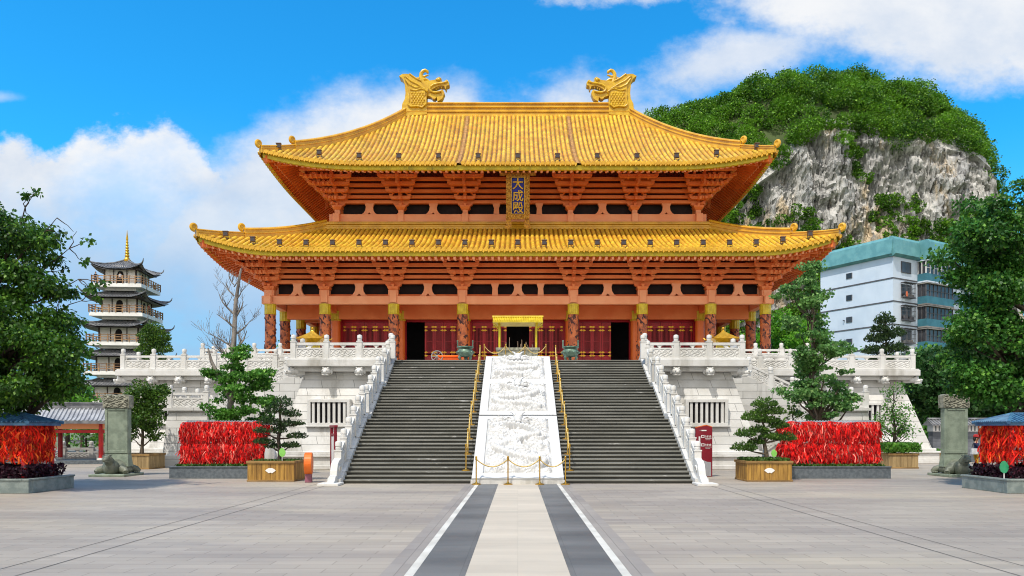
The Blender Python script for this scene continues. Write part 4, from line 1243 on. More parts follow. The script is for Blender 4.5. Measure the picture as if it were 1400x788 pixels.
# marble stringers and balustrades up both sides, in three lengths
def seg(i0, i1):
    return (step_y(i0), RISE * i0, step_y(i1 - 1) + TREAD, RISE * i1)
SEGS = [seg(0, 17), seg(17, 28), seg(28, 39)]
for s, w_ in ((-1, 'left'), (1, 'right')):
    root = wthing('stair_balustrade', 'white marble balustrade climbing the %s edge of the broad stairs' % w_, 'balustrade', (s * SX, D0, 0), 'balustrades of the broad stairs')
    b = MB()
    prof = []
    for (y0, z0, y1, z1) in SEGS:
        prof += [(y0, z0 + .24), (y1, z1 + .24)]
    prof[0] = (D0 - .1, .24)
    outl = [(D0 - .45, 0), (D0 - .45, .2)] + prof + [(39.6, T + .001), (39.6, 0)]
    b.prism(outl, lambda u, v, h: (h, u, v), s * SX, s * (SX + .5))
    b.build('stringer', MT['marble_wall'], root)
    xx = s * (SX + .24)
    for k, (y0, z0, y1, z1) in enumerate(SEGS):
        n = (5, 3, 3)[k]
        balustrade((xx, y0 + (.25 if k == 0 else .12), z0 + .24 + (.1 if k == 0 else .05)), (xx, y1 - .12, z1 + .24 - .04), n, '', parent=root)
    # scroll stone at the foot
    b = MB()
    c = (D0 - .05, .62)
    outl = [(D0 - 1.05, 0), (D0 - 1.05, .1), (D0 - .85, .16), (D0 - .72, .3), (D0 - .55, .34), (D0 - .5, .5), (D0 - .38, .74), (D0 - .2, .86), (D0 - .02, .9), (D0 + .2, .98), (D0 + .2, 0)]
    b.prism(outl, lambda u, v, h: (h, u, v), xx - .13, xx + .13)
    for q in (-.16, .16):
        b.tube([(xx + q * .9, c[0] - .12 + .2 * (1 - .1 * i) * math.cos(i * .6), c[1] - .1 + .2 * (1 - .1 * i) * math.sin(i * .6)) for i in range(9)], .035, 6)
    b.box(min(s * SX, s * (SX + .5)) - .12, D0 - 1.3, .004, max(s * SX, s * (SX + .5)) + .12, D0 - .45, .09)
    b.build('scroll_stone', MT['marble'], root, bevel=.02)

# ------------------------------------------------------------------ carved ramp between the lanes
rp = wthing('carved_ramp', 'pure white sloping marble ramp carved with dragons among clouds, between the stair lanes', 'carved ramp', (0, 26.95, 0))
def slab(y0, z0, y1, z1, up, head=True, seed=1, bord=.36):
    """one slab lying on the slope from (y0,z0) to (y1,z1), lifted by up"""
    a = Vector((0, y0, z0)); e = Vector((0, y1 - y0, z1 - z0)); L = e.length; e.normalize()
    n = Vector((0, -e.z, e.y))
    hw = 1.70
    def F(u, v, h): return a + Vector((u, 0, 0)) + e * v + n * (up + h)
    b = MB()
    b.prism([(-hw, 0), (hw, 0), (hw, L), (-hw, L)], F, -.7, 0)
    # raised border round the field
    for p in (((-hw, 0), (hw, 0), (hw, bord), (-hw, bord)), ((-hw, L - bord * .8), (hw, L - bord * .8), (hw, L), (-hw, L)), ((-hw, bord), (-hw + bord, bord), (-hw + bord, L - bord * .8), (-hw, L - bord * .8)), ((hw - bord, bord), (hw, bord), (hw, L - bord * .8), (hw - bord, L - bord * .8))):
        b.prism(list(p), F, 0, .07)
    o = b.build('slab', MT['ramp'], rp, bevel=.012)
    # relief field
    fw = hw - bord; v0 = bord; v1 = L - bord * .8
    nx = 150; ny = int(150 * (v1 - v0) / (2 * fw))
    r = random.Random(seed)
    # dragon spine: a sinuous curve; relief height falls off with distance to it
    sp = []
    for i in range(120):
        q = i / 119
        sp.append((fw * .8 * math.sin(q * 9.2 + seed) * (1 - .25 * q), v0 + (v1 - v0) * (.08 + .78 * q) + .1 * math.sin(q * 23)))
    sp = np.array(sp)
    U_ = np.linspace(-fw, fw, nx); V_ = np.linspace(v0, v1, ny)
    H = np.zeros((ny, nx))
    for j, v in enumerate(V_):
        for i, u in enumerate(U_):
            q = Vector((u * 2.3 + seed * 7, v * 2.6, seed * 3.3))
            wv = Vector((mnoise.noise(q * .8), mnoise.noise(q * .8 + Vector((9, 3, 1))), 0)) * 1.1
            n_ = (mnoise.noise((q + wv) * 1.0) * .6 + mnoise.noise((q + wv * 1.6) * 2.3) * .32 + .5) * 5.2
            fl_ = math.floor(n_); fr_ = n_ - fl_; fr_ = max(0, min(1, (fr_ - .34) / .32)); fr_ = fr_ * fr_ * (3 - 2 * fr_)
            h = .062 * (fl_ + fr_) - .02 + abs(mnoise.noise(q * 6.0)) * .07
            dist = np.sqrt(((sp - (u, v)) ** 2).sum(1)); k = int(dist.argmin()); dm = dist[k]
            th = .15 * (.55 + .45 * math.sin(pi * min(1, k / 119 + .12)))
            if dm < th:
                h = max(h, .22 + .15 * math.sqrt(max(0, 1 - (dm / th) ** 2)) + .03 * math.sin(k * 2.1))
            ed = min(1, (fw - abs(u)) / .12, (v - v0) / .12, (v1 - v) / .12)
            H[j, i] = max(0, h) * max(0, ed) - .02
    vs = [F(U_[i], V_[j], H[j, i]) for j in range(ny) for i in range(nx)]
    fs = [(j * nx + i, j * nx + i + 1, (j + 1) * nx + i + 1, (j + 1) * nx + i) for j in range(ny - 1) for i in range(nx - 1)]
    m = MB(); m.add(vs, fs)
    rel = m.build('relief_field', MT['ramp'], o, smooth=60)
    if head:
        m = MB(); c0 = (0, v1 - .34)
        def G(u, v, h): return F(c0[0] + u, c0[1] + v, h + .1)
        def bl(u, v, h, a_, n_=10): m.ball(G(u, v, h), a_, a_, a_, n_, 7)
        bl(0, 0, .12, .24); bl(0, -.17, .16, .17); bl(0, -.28, .15, .12)
        for s in (-1, 1):
            bl(s * .13, .0, .3, .07); bl(s * .09, -.33, .2, .05); bl(s * .2, -.1, .1, .12)
            m.tube([G(s * .1, .1, .24), G(s * .2, .2, .32), G(s * .32, .26, .34)], [.06, .05, .02], 6)
            m.tube([G(s * .2, 0, .15), G(s * .42, .05, .2), G(s * .6, -.08, .14)], [.07, .06, .02], 6)
            m.tube([G(s * .1, -.3, .15), G(s * .36, -.36, .16), G(s * .5, -.22, .12)], [.04, .03, .015], 6)
            for k in range(4): m.tube([G(s * .22, .05 * k - .1, .1), G(s * (.42 + .05 * k), .1 * k - .25, .16)], [.06, .015], 6)
        m.box(-.12, 0, 0, .12, 0.001, 0.001) if False else None
        m.build('dragon_head', MT['ramp'], rel, smooth=60)
y0, z0, y1, z1 = SEGS[0]
slab(26.98, .12, y1 + .1, z1 + .02, .05, seed=1, bord=.40)
y0b, z0b, y1b, z1b = SEGS[1]; y0c, z0c, y1c, z1c = SEGS[2]
ymid, zmid = y1b + .28, z1b + .1
slab(y0b - .25, z0b + .02, ymid, zmid, .12, seed=2, bord=.36)
slab(ymid + .02, zmid + .06, 39.05, T + .12, .05, seed=3, bord=.34)
b = MB(); b.box(-1.74, 26.9, 0, 1.74, 27.3, .14); b.box(-1.72, 27.2, 0, 1.72, 39.2, .3)
for i in range(6):
    yy = 28.2 + i * 1.8; b.box(-1.71, yy, .25, 1.71, 39.2, min(5.0, max(.3, (yy - 27.2) * .46)))
b.build('ramp_base', MT['cornice'], rp)

# ------------------------------------------------------------------ side stairs at both ends of the front block
for s, w_ in ((-1, 'left'), (1, 'right')):
    root = wthing('side_staircase', 'white marble side stairs with a railed landing at the %s end of the front block' % w_, 'side staircase', (s * 15, 41, 0), 'side stairs of the terrace')
    b = MB()
    b.frustum(min(s * 16.9, s * 19.3), 39.7, max(s * 16.9, s * 19.3), 44.0, .6, min(s * 16.9, s * 19.1), 39.9, max(s * 16.9, s * 19.1), 44.0, 3.05)
    b.box(s * 16.8, 39.5, 0, s * 19.5, 44, .6)
    b.box(s * 16.82, 39.72, 3.05, s * 19.25, 44, 3.2)
    b.prism([(17.0, 0), (17.0, 3.14), (12.7, .3), (12.5, 0)], lambda u, v, h: (s * u, h, v), 39.96, 40.2)
    b.prism([(16.95, 0), (16.95, 3.24), (11.95, 5.55), (11.2, 5.55), (11.2, 0)], lambda u, v, h: (s * u, h, v), 41.6, 41.9)
    b.build('wall', MT['marble_wall'], root)
    b = MB()
    n = 20
    for i in range(n):
        x = 12.5 + 4.4 * i / n; z = 3.1 * (i + 1) / n
        b.box(s * x, 40.2, max(0, z - .4), s * (x + 4.4 / n + .1), 41.6, z)
    for i in range(16):
        x = 16.9 - 5.0 * i / 16; z = 3.1 + 2.6 * (i + 1) / 16
        b.box(s * x, 41.9, z - .4, s * (x - .42), 43.4, z)
    b.build('flight', [MT['step']], root)
    balustrade((s * 17.0, 39.98, 3.2), (s * 19.0, 39.98, 3.2), 1, '', parent=root)
    balustrade((s * 19.0, 39.98, 3.2), (s * 19.0, 43.4, 3.2), 2, '', parent=root, posts=(False, True))
    balustrade((s * 17.0, 39.98, 3.1), (s * 12.7, 39.98, .25), 3, '', parent=root, posts=(False, True))
    balustrade((s * 16.9, 41.75, 3.2), (s * 11.95, 41.75, 5.5), 4, '', parent=root)

# ------------------------------------------------------------------ bronze urns, incense burner, small gilded kiosks, tub
def urn(loc, label):
    o = thing('bronze_urn', label, 'urn', loc, 0, 'bronze urns at the head of the stairs')
    b = MB()
    b.lathe([(.16, .26), (.34, .3), (.42, .4), (.45, .52), (.42, .62), (.36, .68), (.38, .72), (.46, .76), (.46, .82), (.4, .82), (.38, .74)], 24, cap=False)
    b.lathe([(.0, .7), (.37, .74)], 24)
    for k in range(10):
        a = 2 * pi * k / 10; b.ball((.44 * math.cos(a), .44 * math.sin(a), .5), .07, .07, .07, 6, 5)
    b.build('bowl', MT['bronze'], o, smooth=45)
    for k in range(3):
        a = 2 * pi * k / 3 + pi / 2
        b = MB(); b.tube([(.28 * math.cos(a), .28 * math.sin(a), .36), (.36 * math.cos(a), .36 * math.sin(a), .2), (.3 * math.cos(a), .3 * math.sin(a), .08), (.36 * math.cos(a), .36 * math.sin(a), 0)], [.1, .08, .06, .08], 8)
        b.build('leg', MT['bronze'], o, smooth=45)
    for s in (-1, 1):
        b = MB(); b.box(s * .38, -.1, .76, s * .44, -.05, 1.12); b.box(s * .38, .05, .76, s * .44, .1, 1.12); b.box(s * .37, -.11, 1.08, s * .45, .11, 1.16)
        b.build('handle', MT['bronze'], o, bevel=.012)
    return o
urn((-2.86, 39.75, T), 'round green bronze urn at the stair head, in front of the left middle column')
urn((2.86, 39.75, T), 'round green bronze urn at the stair head, in front of the right middle column')

o = thing('incense_burner', 'long stone incense trough under a golden canopy before the middle doors', 'incense burner', (0, 43, T))
b = MB(); b.frustum(-1.05, -.4, 1.05, .4, 0, -1.2, -.5, 1.2, .5, .95); b.box(-1.28, -.56, .95, 1.28, .56, 1.08)
b.box(-1.0, -.45, .25, 1.0, -.44, .8)
b.build('trough', MT['greystone_lt'], o, bevel=.02)
for sx in (-1, 1):
    for sy in (-1, 1):
        b = MB(); b.tube([(sx * 1.07, sy * .42, 1.0), (sx * 1.07, sy * .42, 2.3), (sx * 1.12, sy * .42, 2.55)], [.06, .06, .07], 8)
        b.tube([(sx * 1.08, sy * .42, 2.2), (sx * 1.3, sy * .42, 2.42), (sx * 1.45, sy * .42, 2.5)], [.03, .03, .03], 6)
        b.build('post', MT['yellow'], o, smooth=40)
b = MB()
prof = [(-.85, 2.5), (-.85, 2.56), (-.5, 2.66), (-.15, 2.86), (0, 2.9), (.15, 2.86), (.5, 2.66), (.85, 2.56), (.85, 2.5)]
b.prism(prof, lambda u, v, h: (h, u, v), -1.45, 1.45)
for i in range(29):
    x = -1.4 + .1 * i
    b.tube([(x, u, v + .02) for u, v in prof[1:-1]], .03, 5)
b.tube([(-1.5, 0, 2.95), (1.5, 0, 2.95)], .07, 8)
b.build('canopy', MT['yellow'], o)
r = random.Random(8)
for i in range(11):
    b = MB(); x = r.gauss(0, .35); l = r.uniform(.25, .75); b.tube([(x, .1, 1.02), (x + r.uniform(-.1, .1), .1, 1.05 + l)], .02, 5); b.build('incense_stick', MT['incense'], o)
for s, w_ in ((-1, 'left'), (1, 'right')):
    o = thing('gilded_kiosk', 'small golden burner with a pointed square roof behind the %s railing' % w_, 'incense burner', (s * 12.35, 44.0, T), 0, 'gilded burners on the terrace')
    b = MB(); b.box(-.45, -.45, 0, .45, .45, .3); b.box(-.36, -.36, .3, .36, .36, .9); b.build('base', MT['yellow'], o, bevel=.02)
    b = MB(); b.box(-.3, -.3, .9, .3, .3, 1.52); b.build('burner_box', MT['yellow'], o, bevel=.02)
    b = MB()
    n = 7
    for i in range(n):
        a, c = .82 * (1 - i / n) ** 1.35, .82 * (1 - (i + 1) / n) ** 1.35
        z0, z1 = 1.72 + .62 * i / n, 1.72 + .62 * (i + 1) / n
        b.frustum(-a, -a, a, a, z0, -c - .001, -c - .001, c + .001, c + .001, z1)
    b.ball((0, 0, 2.4), .08); b.frustum(-.3, -.3, .3, .3, 1.5, -.8, -.8, .8, .8, 1.719)
    for sx in (-1, 1):
        for sy in (-1, 1): b.tube([(sx * .7, sy * .7, 1.76), (sx * .88, sy * .88, 1.84), (sx * .94, sy * .94, 1.94)], [.04, .03, .02], 6)
    b.build('roof', MT['gold'], o)
    for sx in (-1, 1):
        for sy in (-1, 1):
            b = MB(); b.tube([(sx * .55, sy * .55, .3), (sx * .55, sy * .55, 1.6)], .04, 6); b.build('post', MT['yellow'], o)
o = thing('offering_table', 'low orange-red offering table with dark bowls on it by the left doors', 'table', (-3.75, 40.3, T))
b = MB(); b.box(-.62, -.3, .05, .62, .3, .3); b.box(-.7, -.34, .3, .7, .34, .38)
for sx in (-1, 1): b.box(sx * .6, -.28, 0, sx * .5, .28, .05)
b.build('cabinet', MT['redorange'], o, bevel=.015)
for x in (-.1, .2, .45):
    b = MB(); b.lathe([(.05, .385), (.08, .42), (.11, .5), (.1, .5), (.06, .43)], 10, (x, 0, 0)); b.build('bowl', MT['darkwood'], o)
o = thing('cart_wheel', 'pale spoked wheel leaning at the stair head beside the orange table', 'wheel', (-4.42, 40.0, T))
b = MB(); b.tube([(.3 * math.cos(a * pi / 12), 0, .32 + .3 * math.sin(a * pi / 12)) for a in range(25)], .03, 6); b.build('rim', MT['concrete'], o)
b = MB()
for k in range(4):
    a = k * pi / 4; b.tube([(-.3 * math.cos(a), 0, .32 - .3 * math.sin(a)), (.3 * math.cos(a), 0, .32 + .3 * math.sin(a))], .018, 5)
b.ball((0, 0, .32), .07); b.build('spokes', MT['concrete'], o)

# ------------------------------------------------------------------ gold rope posts
def stanchion_proto():
    o = thing('rope_post', None, None)
    b = MB(); b.lathe([(.17, 0), (.17, .03), (.06, .06), (.03, .1)], 16); b.build('base', MT['brass'], o, smooth=40)
    b = MB(); b.lathe([(.024, .08), (.024, .9), (.038, .91), (.038, .96), (.02, .98)], 10); b.build('pole', MT['brass'], o, smooth=40)
    b = MB(); b.ball((0, 0, 1.0), .042, n=10, m=8); b.build('ball_top', MT['brass'], o, smooth=60)
    return o
SP = stanchion_proto(); SPF = [True]
def rope_line(pts, labels, group, last=False, sag=.28):
    for i, p in enumerate(pts):
        o = SP if SPF[0] else copy_tree(SP0)
        SPF[0] = False
        o.location = p; tag(o, labels[i], 'rope post', group)
        OFF[o.name] = Vector(p)
        if i + 1 < len(pts):
            a = Vector(p) + Vector((0, 0, .93)); c = Vector(pts[i + 1]) + Vector((0, 0, .93))
            b = MB(); b.tube([a.lerp(c, k / 12) - Vector((0, 0, sag * 4 * (k / 12) * (1 - k / 12))) for k in range(13)], .024, 6)
            ropes.append((b, o))
ropes = []
SP0 = copy_tree(SP)
xs = [-1.52, -.36, .8, 1.74]
rope_line([(x, 26.72, .004) for x in xs], ['brass rope post at the ramp foot, %s' % place(i, 4) for i in range(4)], 'rope posts across the ramp foot')
xs = [-1.85, -.67, .39, 1.55]
rope_line([(x, 40.3, T) for x in xs], ['brass rope post at the head of the ramp, %s' % place(i, 4) for i in range(4)], 'rope posts across the ramp head', sag=.42)
for s, w_ in ((-1, 'left'), (1, 'right')):
    idx = [2, 6, 10, 14, 18, 22, 25, 29, 32, 36]
    pts = [(s * 1.98, step_y(i) + TREAD * .5, RISE * (i + 1)) for i in idx]
    rope_line(pts, ['brass rope post %s of the carved ramp, %s' % (w_, (ordn(k) + ' step post up from the plaza') if k < 5 else (ordn(9 - k) + ' step post down from the top')) for k in range(10)], 'rope posts beside the ramp', sag=.3)
def kill(o):
    for c in list(o.children): kill(c)
    bpy.data.objects.remove(o)
kill(SP0)
for b, o in ropes: b.build('rope', MT['rope'], o, smooth=60)
# ------------------------------------------------------------------ vegetation helpers
def leaf_quads(C, N, size, rng, droop=.3, asp=.45):
    """C (n,3) leaf places, N (n,3) outward directions; returns folded leaf quads"""
    n = len(C)
    d = N + rng.normal(0, .55, (n, 3)); d[:, 2] -= droop
    d /= np.linalg.norm(d, axis=1)[:, None] + 1e-9
    a = rng.normal(0, 1, (n, 3)); sd = np.cross(d, a); sd /= np.linalg.norm(sd, axis=1)[:, None] + 1e-9
    up = np.cross(sd, d)
    L = size * rng.uniform(.6, 1.3, (n, 1)); W = L * asp
    v = np.empty((n, 4, 3))
    v[:, 0] = C - d * L * .5; v[:, 2] = C + d * L * .5 - up * L * .08
    v[:, 1] = C + sd * W + up * L * .1; v[:, 3] = C - sd * W + up * L * .1
    f = np.arange(n * 4).reshape(n, 4)
    return v.reshape(-1, 3), f

def clump_leaves(clumps, per, size, rng, droop=.3, asp=.45, flat=.75, shell=.5):
    """clumps: list of (centre, radius)"""
    Cs = []; Ns = []
    for c, r in clumps:
        k = max(6, int(per * (r / .6) ** 1.6))
        n = rng.normal(0, 1, (k, 3)); n /= np.linalg.norm(n, axis=1)[:, None]
        rr = r * rng.uniform(shell, 1.0, (k, 1)) * (1 + rng.normal(0, .12, (k, 1)))
        p = n * rr; p[:, 2] *= flat
        Cs.append(np.array(c) + p); Ns.append(n)
    return leaf_quads(np.concatenate(Cs), np.concatenate(Ns), size, rng, droop, asp)

def lobes_to_clumps(lobes, rng, cr=(.35, .7)):
    out = []
    for (x, y, z, rx, ry, rz, n) in lobes:
        for _ in range(n):
            d = rng.normal(0, 1, 3); d /= np.linalg.norm(d)
            q = rng.uniform(.35, 1.0) ** .6
            out.append(((x + d[0] * rx * q, y + d[1] * ry * q, z + d[2] * rz * q), rng.uniform(*cr)))
    return out

def wiggle(a, c, n, amp, r):
    a = Vector(a); c = Vector(c); out = []
    for i in range(n + 1):
        u = i / n; k = math.sin(pi * u) * amp
        out.append(a.lerp(c, u) + Vector((r.uniform(-k, k), r.uniform(-k, k), r.uniform(-k, k) * .5)))
    return out

def tree(name, label, cat, base, top, trunk_r, lobes, leafm, barkm, per=34, size=.2, seed=1, droop=.3, asp=.45, cr=(.35, .7), group=None, limbs=26, lean=(0, 0), flat=.75, shell=.5):
    rng = np.random.default_rng(seed); r = random.Random(seed)
    o = wthing(name, label, cat, base, group)
    cl = lobes_to_clumps(lobes, rng, cr)
    v, f = clump_leaves(cl, per, size, rng, droop, asp, flat, shell)
    np_obj('crown', v, f, leafm, o)
    b = MB(); base = Vector(base); tp = Vector(top)
    tr = wiggle(base, tp, 8, trunk_r * .9, r)
    b.tube([base - Vector((0, 0, .05))] + tr[1:], [trunk_r * 1.35] + [trunk_r * (1 - .8 * i / 8) for i in range(1, 9)], 10)
    for c, rr in r.sample(cl, min(limbs, len(cl))):
        c = Vector(c); hz = (c.z - base.z) / max(.1, tp.z - base.z)
        i = max(1, min(7, int((hz - .12) * 8))); s = tr[i]
        rad0 = trunk_r * (1 - .8 * i / 8) * .55
        p = wiggle(s, c, 4, .12 * (c - s).length * .6, r)
        b.tube(p, [rad0, rad0 * .8, rad0 * .6, rad0 * .4, rad0 * .2], 6)
    b.build('trunk', barkm, o, smooth=60)
    return o

# ------------------------------------------------------------------ hill
def interp(pts, x):
    for i in range(len(pts) - 1):
        if x <= pts[i + 1][0]:
            a, c = pts[i], pts[i + 1]; u = (x - a[0]) / (c[0] - a[0]); u = max(0, min(1, u))
            return a[1] + (c[1] - a[1]) * u
    return pts[-1][1]
HD = 248.0
def hx(px, D=HD): return (px - 708) * D / 1000
def hz(py, D=258.0): return 2 + (588 - py) * D / 1000
TOPP = [(hx(a), hz(c)) for a, c in [(560, 588), (640, 380), (720, 280), (800, 215), (870, 182), (900, 168), (950, 157), (1000, 141), (1050, 124), (1090, 118), (1130, 120), (1180, 115), (1228, 128), (1276, 145), (1310, 163), (1336, 184), (1356, 214), (1368, 290), (1378, 380), (1390, 480), (1410, 585)]]
CLF = [(hx(a, 232), hz(c, 232)) for a, c in [(560, 588), (900, 460), (985, 330), (1010, 280), (1040, 250), (1080, 222), (1110, 186), (1140, 174), (1180, 180), (1215, 196), (1260, 192), (1300, 204), (1340, 214), (1358, 230), (1372, 280), (1392, 420), (1450, 585)]]
def hill_pt(x, v):
    zt = interp(TOPP, x); zc = min(interp(CLF, x), zt - 2)
    zc = max(zc, 1)
    zt = max(zt, zc + .5)
    edge = max(0, min(1, (x - hx(985)) / 20))
    if v < .5:
        u = v / .5; y = 226 + 7 * u + (1 - edge) * 4 * u; z = zc * u
        # vertical buttresses and ledges in the rock
        n1 = mnoise.noise(Vector((x * .16, z * .045, 3.1))); n2 = 1 - abs(mnoise.noise(Vector((x * .5, z * .09, 7.7)))) * 2
        n3 = mnoise.noise(Vector((x * .22, z * .25, 1.3))); n4 = abs(mnoise.noise(Vector((x * 1.3, z * .35, 4.2))))
        n5 = abs(mnoise.noise(Vector((x * .7, z * .7, 9.2))))
        n6 = abs(mnoise.noise(Vector((x * 2.4, z * .5, 2.2))))
        n7 = abs(mnoise.noise(Vector((x * 1.1 + z * .15, z * 1.2, 6.1))))
        y += (-5.5 * n1 - 1.2 * n2 + 2.2 * n3 + 3.0 * n4 + 1.0 * n5 + 1.8 * n6 + .9 * n7) * min(1, u * 4) 
        return Vector((x, y, z))
    if v <= .85:
        u = (v - .5) / .35
        y = 233 + 29 * u; z = zc + (zt - zc) * math.sin(u * pi / 2) ** .9
        z += mnoise.noise(Vector((x * .07, y * .07, 0))) * 4 * math.sin(pi * u)
        return Vector((x, y, z))
    u = (v - .85) / .15
    return Vector((x, 262 + 60 * u, zt * math.cos(u * pi / 2)))
def cracks(t, pos, col):
    # dark joints and water-worn runnels of the limestone, mostly upright
    out = col
    for sc, st, wd, am in ((.16, (1, 1, .28), .05, .75), (.42, (1, 1, .3), .06, .6), (.3, (.5, .5, 1.3), .04, .45)):
        vo = t.node('ShaderNodeTexVoronoi'); vo.feature = 'DISTANCE_TO_EDGE'; vo.inputs['Scale'].default_value = sc
        wv = t.node('ShaderNodeVectorMath'); wv.operation = 'ADD'
        nz = t.node('ShaderNodeTexNoise'); nz.inputs['Scale'].default_value = .35; nz.inputs['Detail'].default_value = 5; t.link(pos, nz.inputs['Vector'])
        sc2 = t.node('ShaderNodeVectorMath'); sc2.operation = 'SCALE'; sc2.inputs['Scale'].default_value = 5.0; t.link(nz.outputs['Color'], sc2.inputs[0])
        t.link(t.scaled(pos, *st), wv.inputs[0]); t.link(sc2.outputs[0], wv.inputs[1]); t.link(wv.outputs[0], vo.inputs['Vector'])
        k = t.math('MULTIPLY', t.ramp(vo.outputs['Distance'], wd, 0.0), am)
        k = t.math('MULTIPLY', k, t.ramp(t.noise(pos, .12, 3), .4, .6))
        out = t.mix(k, out, S(62, 60, 60))
    return out
MT['rock'] = mat('limestone_cliff', S(198, 196, 192), S(168, 167, 166), vs=.16, rough=.9, stretch=(1, 1, .3), bump=1.0, bs=1.1, bd=.9, extra=cracks,
                 stains=((.09, .52, .62, .75, S(204, 180, 142), (1, 1, .3)), (.6, .54, .64, .6, S(100, 100, 102), (1, 1, .1)), (.08, .52, .7, .4, S(116, 116, 114), None), (1.4, .58, .7, .45, S(78, 80, 72), (1, 1, .25))))
MT['hillsoil_shade'] = mat('hill_soil_shade', S(78, 92, 48), S(58, 72, 36), vs=.1, rough=.95)  # soil coloured dark green to read as shade between the crowns
b = MB(); NXH = 560; NVH = 260
x0h, x1h = hx(560), hx(1450)
b.grid(NXH, NVH, lambda u, v: hill_pt(x0h + (x1h - x0h) * u, v))
for i, fc in enumerate(b.f):
    v = (i // (NXH - 1)) / (NVH - 1)
    b.m[i] = 0 if v < .53 else 1
tag(b.build('hill', [MT['rock'], MT['hillsoil_shade']], smooth=38), None, None, None, 'structure')
rng = np.random.default_rng(21); r = random.Random(21)
cl = []
for i in range(900):                       # wooded dome and back
    x = r.uniform(hx(640), hx(1362)); v = r.uniform(.5, .88)
    p = hill_pt(x, v)
    if v < .58 and mnoise.noise(Vector((x * .05, v * 9, 5))) > .2: continue
    # bare rock showing high on the left shoulder
    if hx(905) < x < hx(985) and .54 < v < .68 and mnoise.noise(Vector((x * .2, v * 22, 2))) > .05: continue
    s = r.choice((1.3, 2.0, 2.6, 3.2, 3.8, 4.6))
    cl.append((tuple(p + Vector((0, -.3, s * r.uniform(.05, .75)))), s))
for i in range(2600):                        # shrubs on ledges, the green left flank and the foot of the cliff
    x = r.uniform(hx(760), hx(1360, 232)); v = r.uniform(.02, .52)
    m = mnoise.noise(Vector((x * .06, v * 6.5, 11.0)))
    p = hill_pt(x, v); px = 708 + x / p.y * 1000; py = 588 - (p.z - 2) / p.y * 1000
    lim = .27
    if py > 268: lim = .16
    if py > 292 + 14 * math.sin(px * .05): lim = -.25
    if px < 1085 and py < 300: lim = -.2 + (px - 1010) * .006
    if px < 1010: lim = -.9
    if px > 1320: lim = .1
    if m < lim: continue
    s = r.uniform(.7, 2.3)
    cl.append((tuple(p + Vector((0, -s * .3, s * .15))), s))
v, f = clump_leaves(cl, 32, .56, rng, .05, .5, .78, .72)
tag(np_obj('hill_forest', v, f, MT['forest']), None, None, None, 'stuff')
# a few taller trees that break the skyline
for i, (px, h) in enumerate(((1178, 5), (1300, 10), (1062, 4), (1240, 5))):
    x = hx(px); p = hill_pt(x, .85)
    lb = [(x, p.y, p.z + h * .75, h * .3, h * .3, h * .35, 14)]
    tree('hilltop_tree', ['small round tree at the very top of the hill', 'slender open tree standing up from the right shoulder of the hill', 'low tree on the left part of the hill crest', 'small tree on the right part of the hill crest'][i], 'tree', p, p + Vector((0, 0, h * .8)), .2, lb, MT['forest'], MT['bark'], per=5, size=.7, seed=40 + i, cr=(.5, 1.1), group='trees on the hilltop', limbs=8)

# ------------------------------------------------------------------ big trees left and right
tree('broadleaf_tree', 'large dark broadleaf tree whose crown hangs over the ribbon rack at the left edge', 'tree', (-18.4, 25.8, 0), (-17.8, 24.2, 8.0), .32,
     [(-17.8, 23.9, 5.6, 2.6, 2.4, 3.0, 70), (-17.2, 23.8, 3.3, 2.2, 1.9, .8, 30), (-15.2, 23.6, 4.4, 1.0, 1.2, 1.0, 14), (-15.0, 23.4, 3.5, .9, 1.1, .55, 10), (-17.2, 23.9, 8.3, 1.6, 1.5, 1.1, 24), (-15.9, 23.9, 6.6, .8, .9, .7, 7), (-19.6, 24, 5.5, 2.6, 2.6, 3.0, 40), (-16.0, 23.8, 5.4, .8, 1, .8, 8), (-14.9, 23.8, 6.5, .55, .6, .9, 3), (-15.3, 23.8, 7.9, .8, .5, .5, 3)],
     MT['leaf_dark'], MT['darkbark'], per=270, size=.135, seed=3, droop=.8, asp=.3, cr=(.45, .85), limbs=60, flat=.55, shell=.35)
o = tree('broadleaf_tree', 'large bright broadleaf tree above the ribbon rack and grey wall at the right edge', 'tree', (18.7, 26.4, 0), (18.0, 25.6, 9.6), .34,
     [(17.9, 25.4, 6.1, 2.2, 2.3, 2.5, 56), (17.1, 25.4, 9.0, 1.7, 1.7, 1.6, 32), (15.9, 25.2, 4.8, 1.1, 1.2, 1.4, 18), (17.3, 25.0, 3.5, 1.9, 1.7, .8, 26), (15.7, 25.2, 3.9, .8, .8, .6, 9), (20, 25.4, 7, 2.3, 2.4, 3.8, 40), (15.7, 25.2, 8.2, .8, 1.0, .9, 9), (16.2, 25.2, 6.8, 1.0, 1.0, .9, 10)],
     MT['leaf_dark2'], MT['bark'], per=270, size=.13, seed=5, droop=.55, asp=.4, cr=(.45, .85), limbs=60, flat=.55, shell=.35)

# thin outer boughs with few leaves at the upper right of the left tree
lt = [q for q in bpy.data.objects if q.name == 'broadleaf_tree'][0]
tr_ = random.Random(77); b = MB(); cl = []
for (z0, x1, z1) in ((6.0, -14.6, 7.9), (5.6, -14.3, 6.9), (6.6, -15.0, 8.9), (5.2, -14.2, 6.2), (7.0, -15.8, 9.6)):
    a_ = Vector((-17.2, 23.9, z0)); c_ = Vector((x1, 23.8, z1)); pts = wiggle(a_, c_, 6, .3, tr_)
    b.tube(pts, [.06, .05, .04, .03, .022, .016, .01], 6)
    for k in range(9):
        s_ = pts[tr_.randint(2, 6)]; q_ = s_ + Vector((tr_.uniform(-.1, .75), tr_.uniform(-.4, .4), tr_.uniform(-.45, .6)))
        b.tube(wiggle(s_, q_, 3, .08, tr_), [.018, .014, .01, .007], 5)
        if tr_.random() < .62: cl.append((tuple(q_), tr_.uniform(.16, .3)))
b.build('bough', MT['darkbark'], lt, smooth=60)
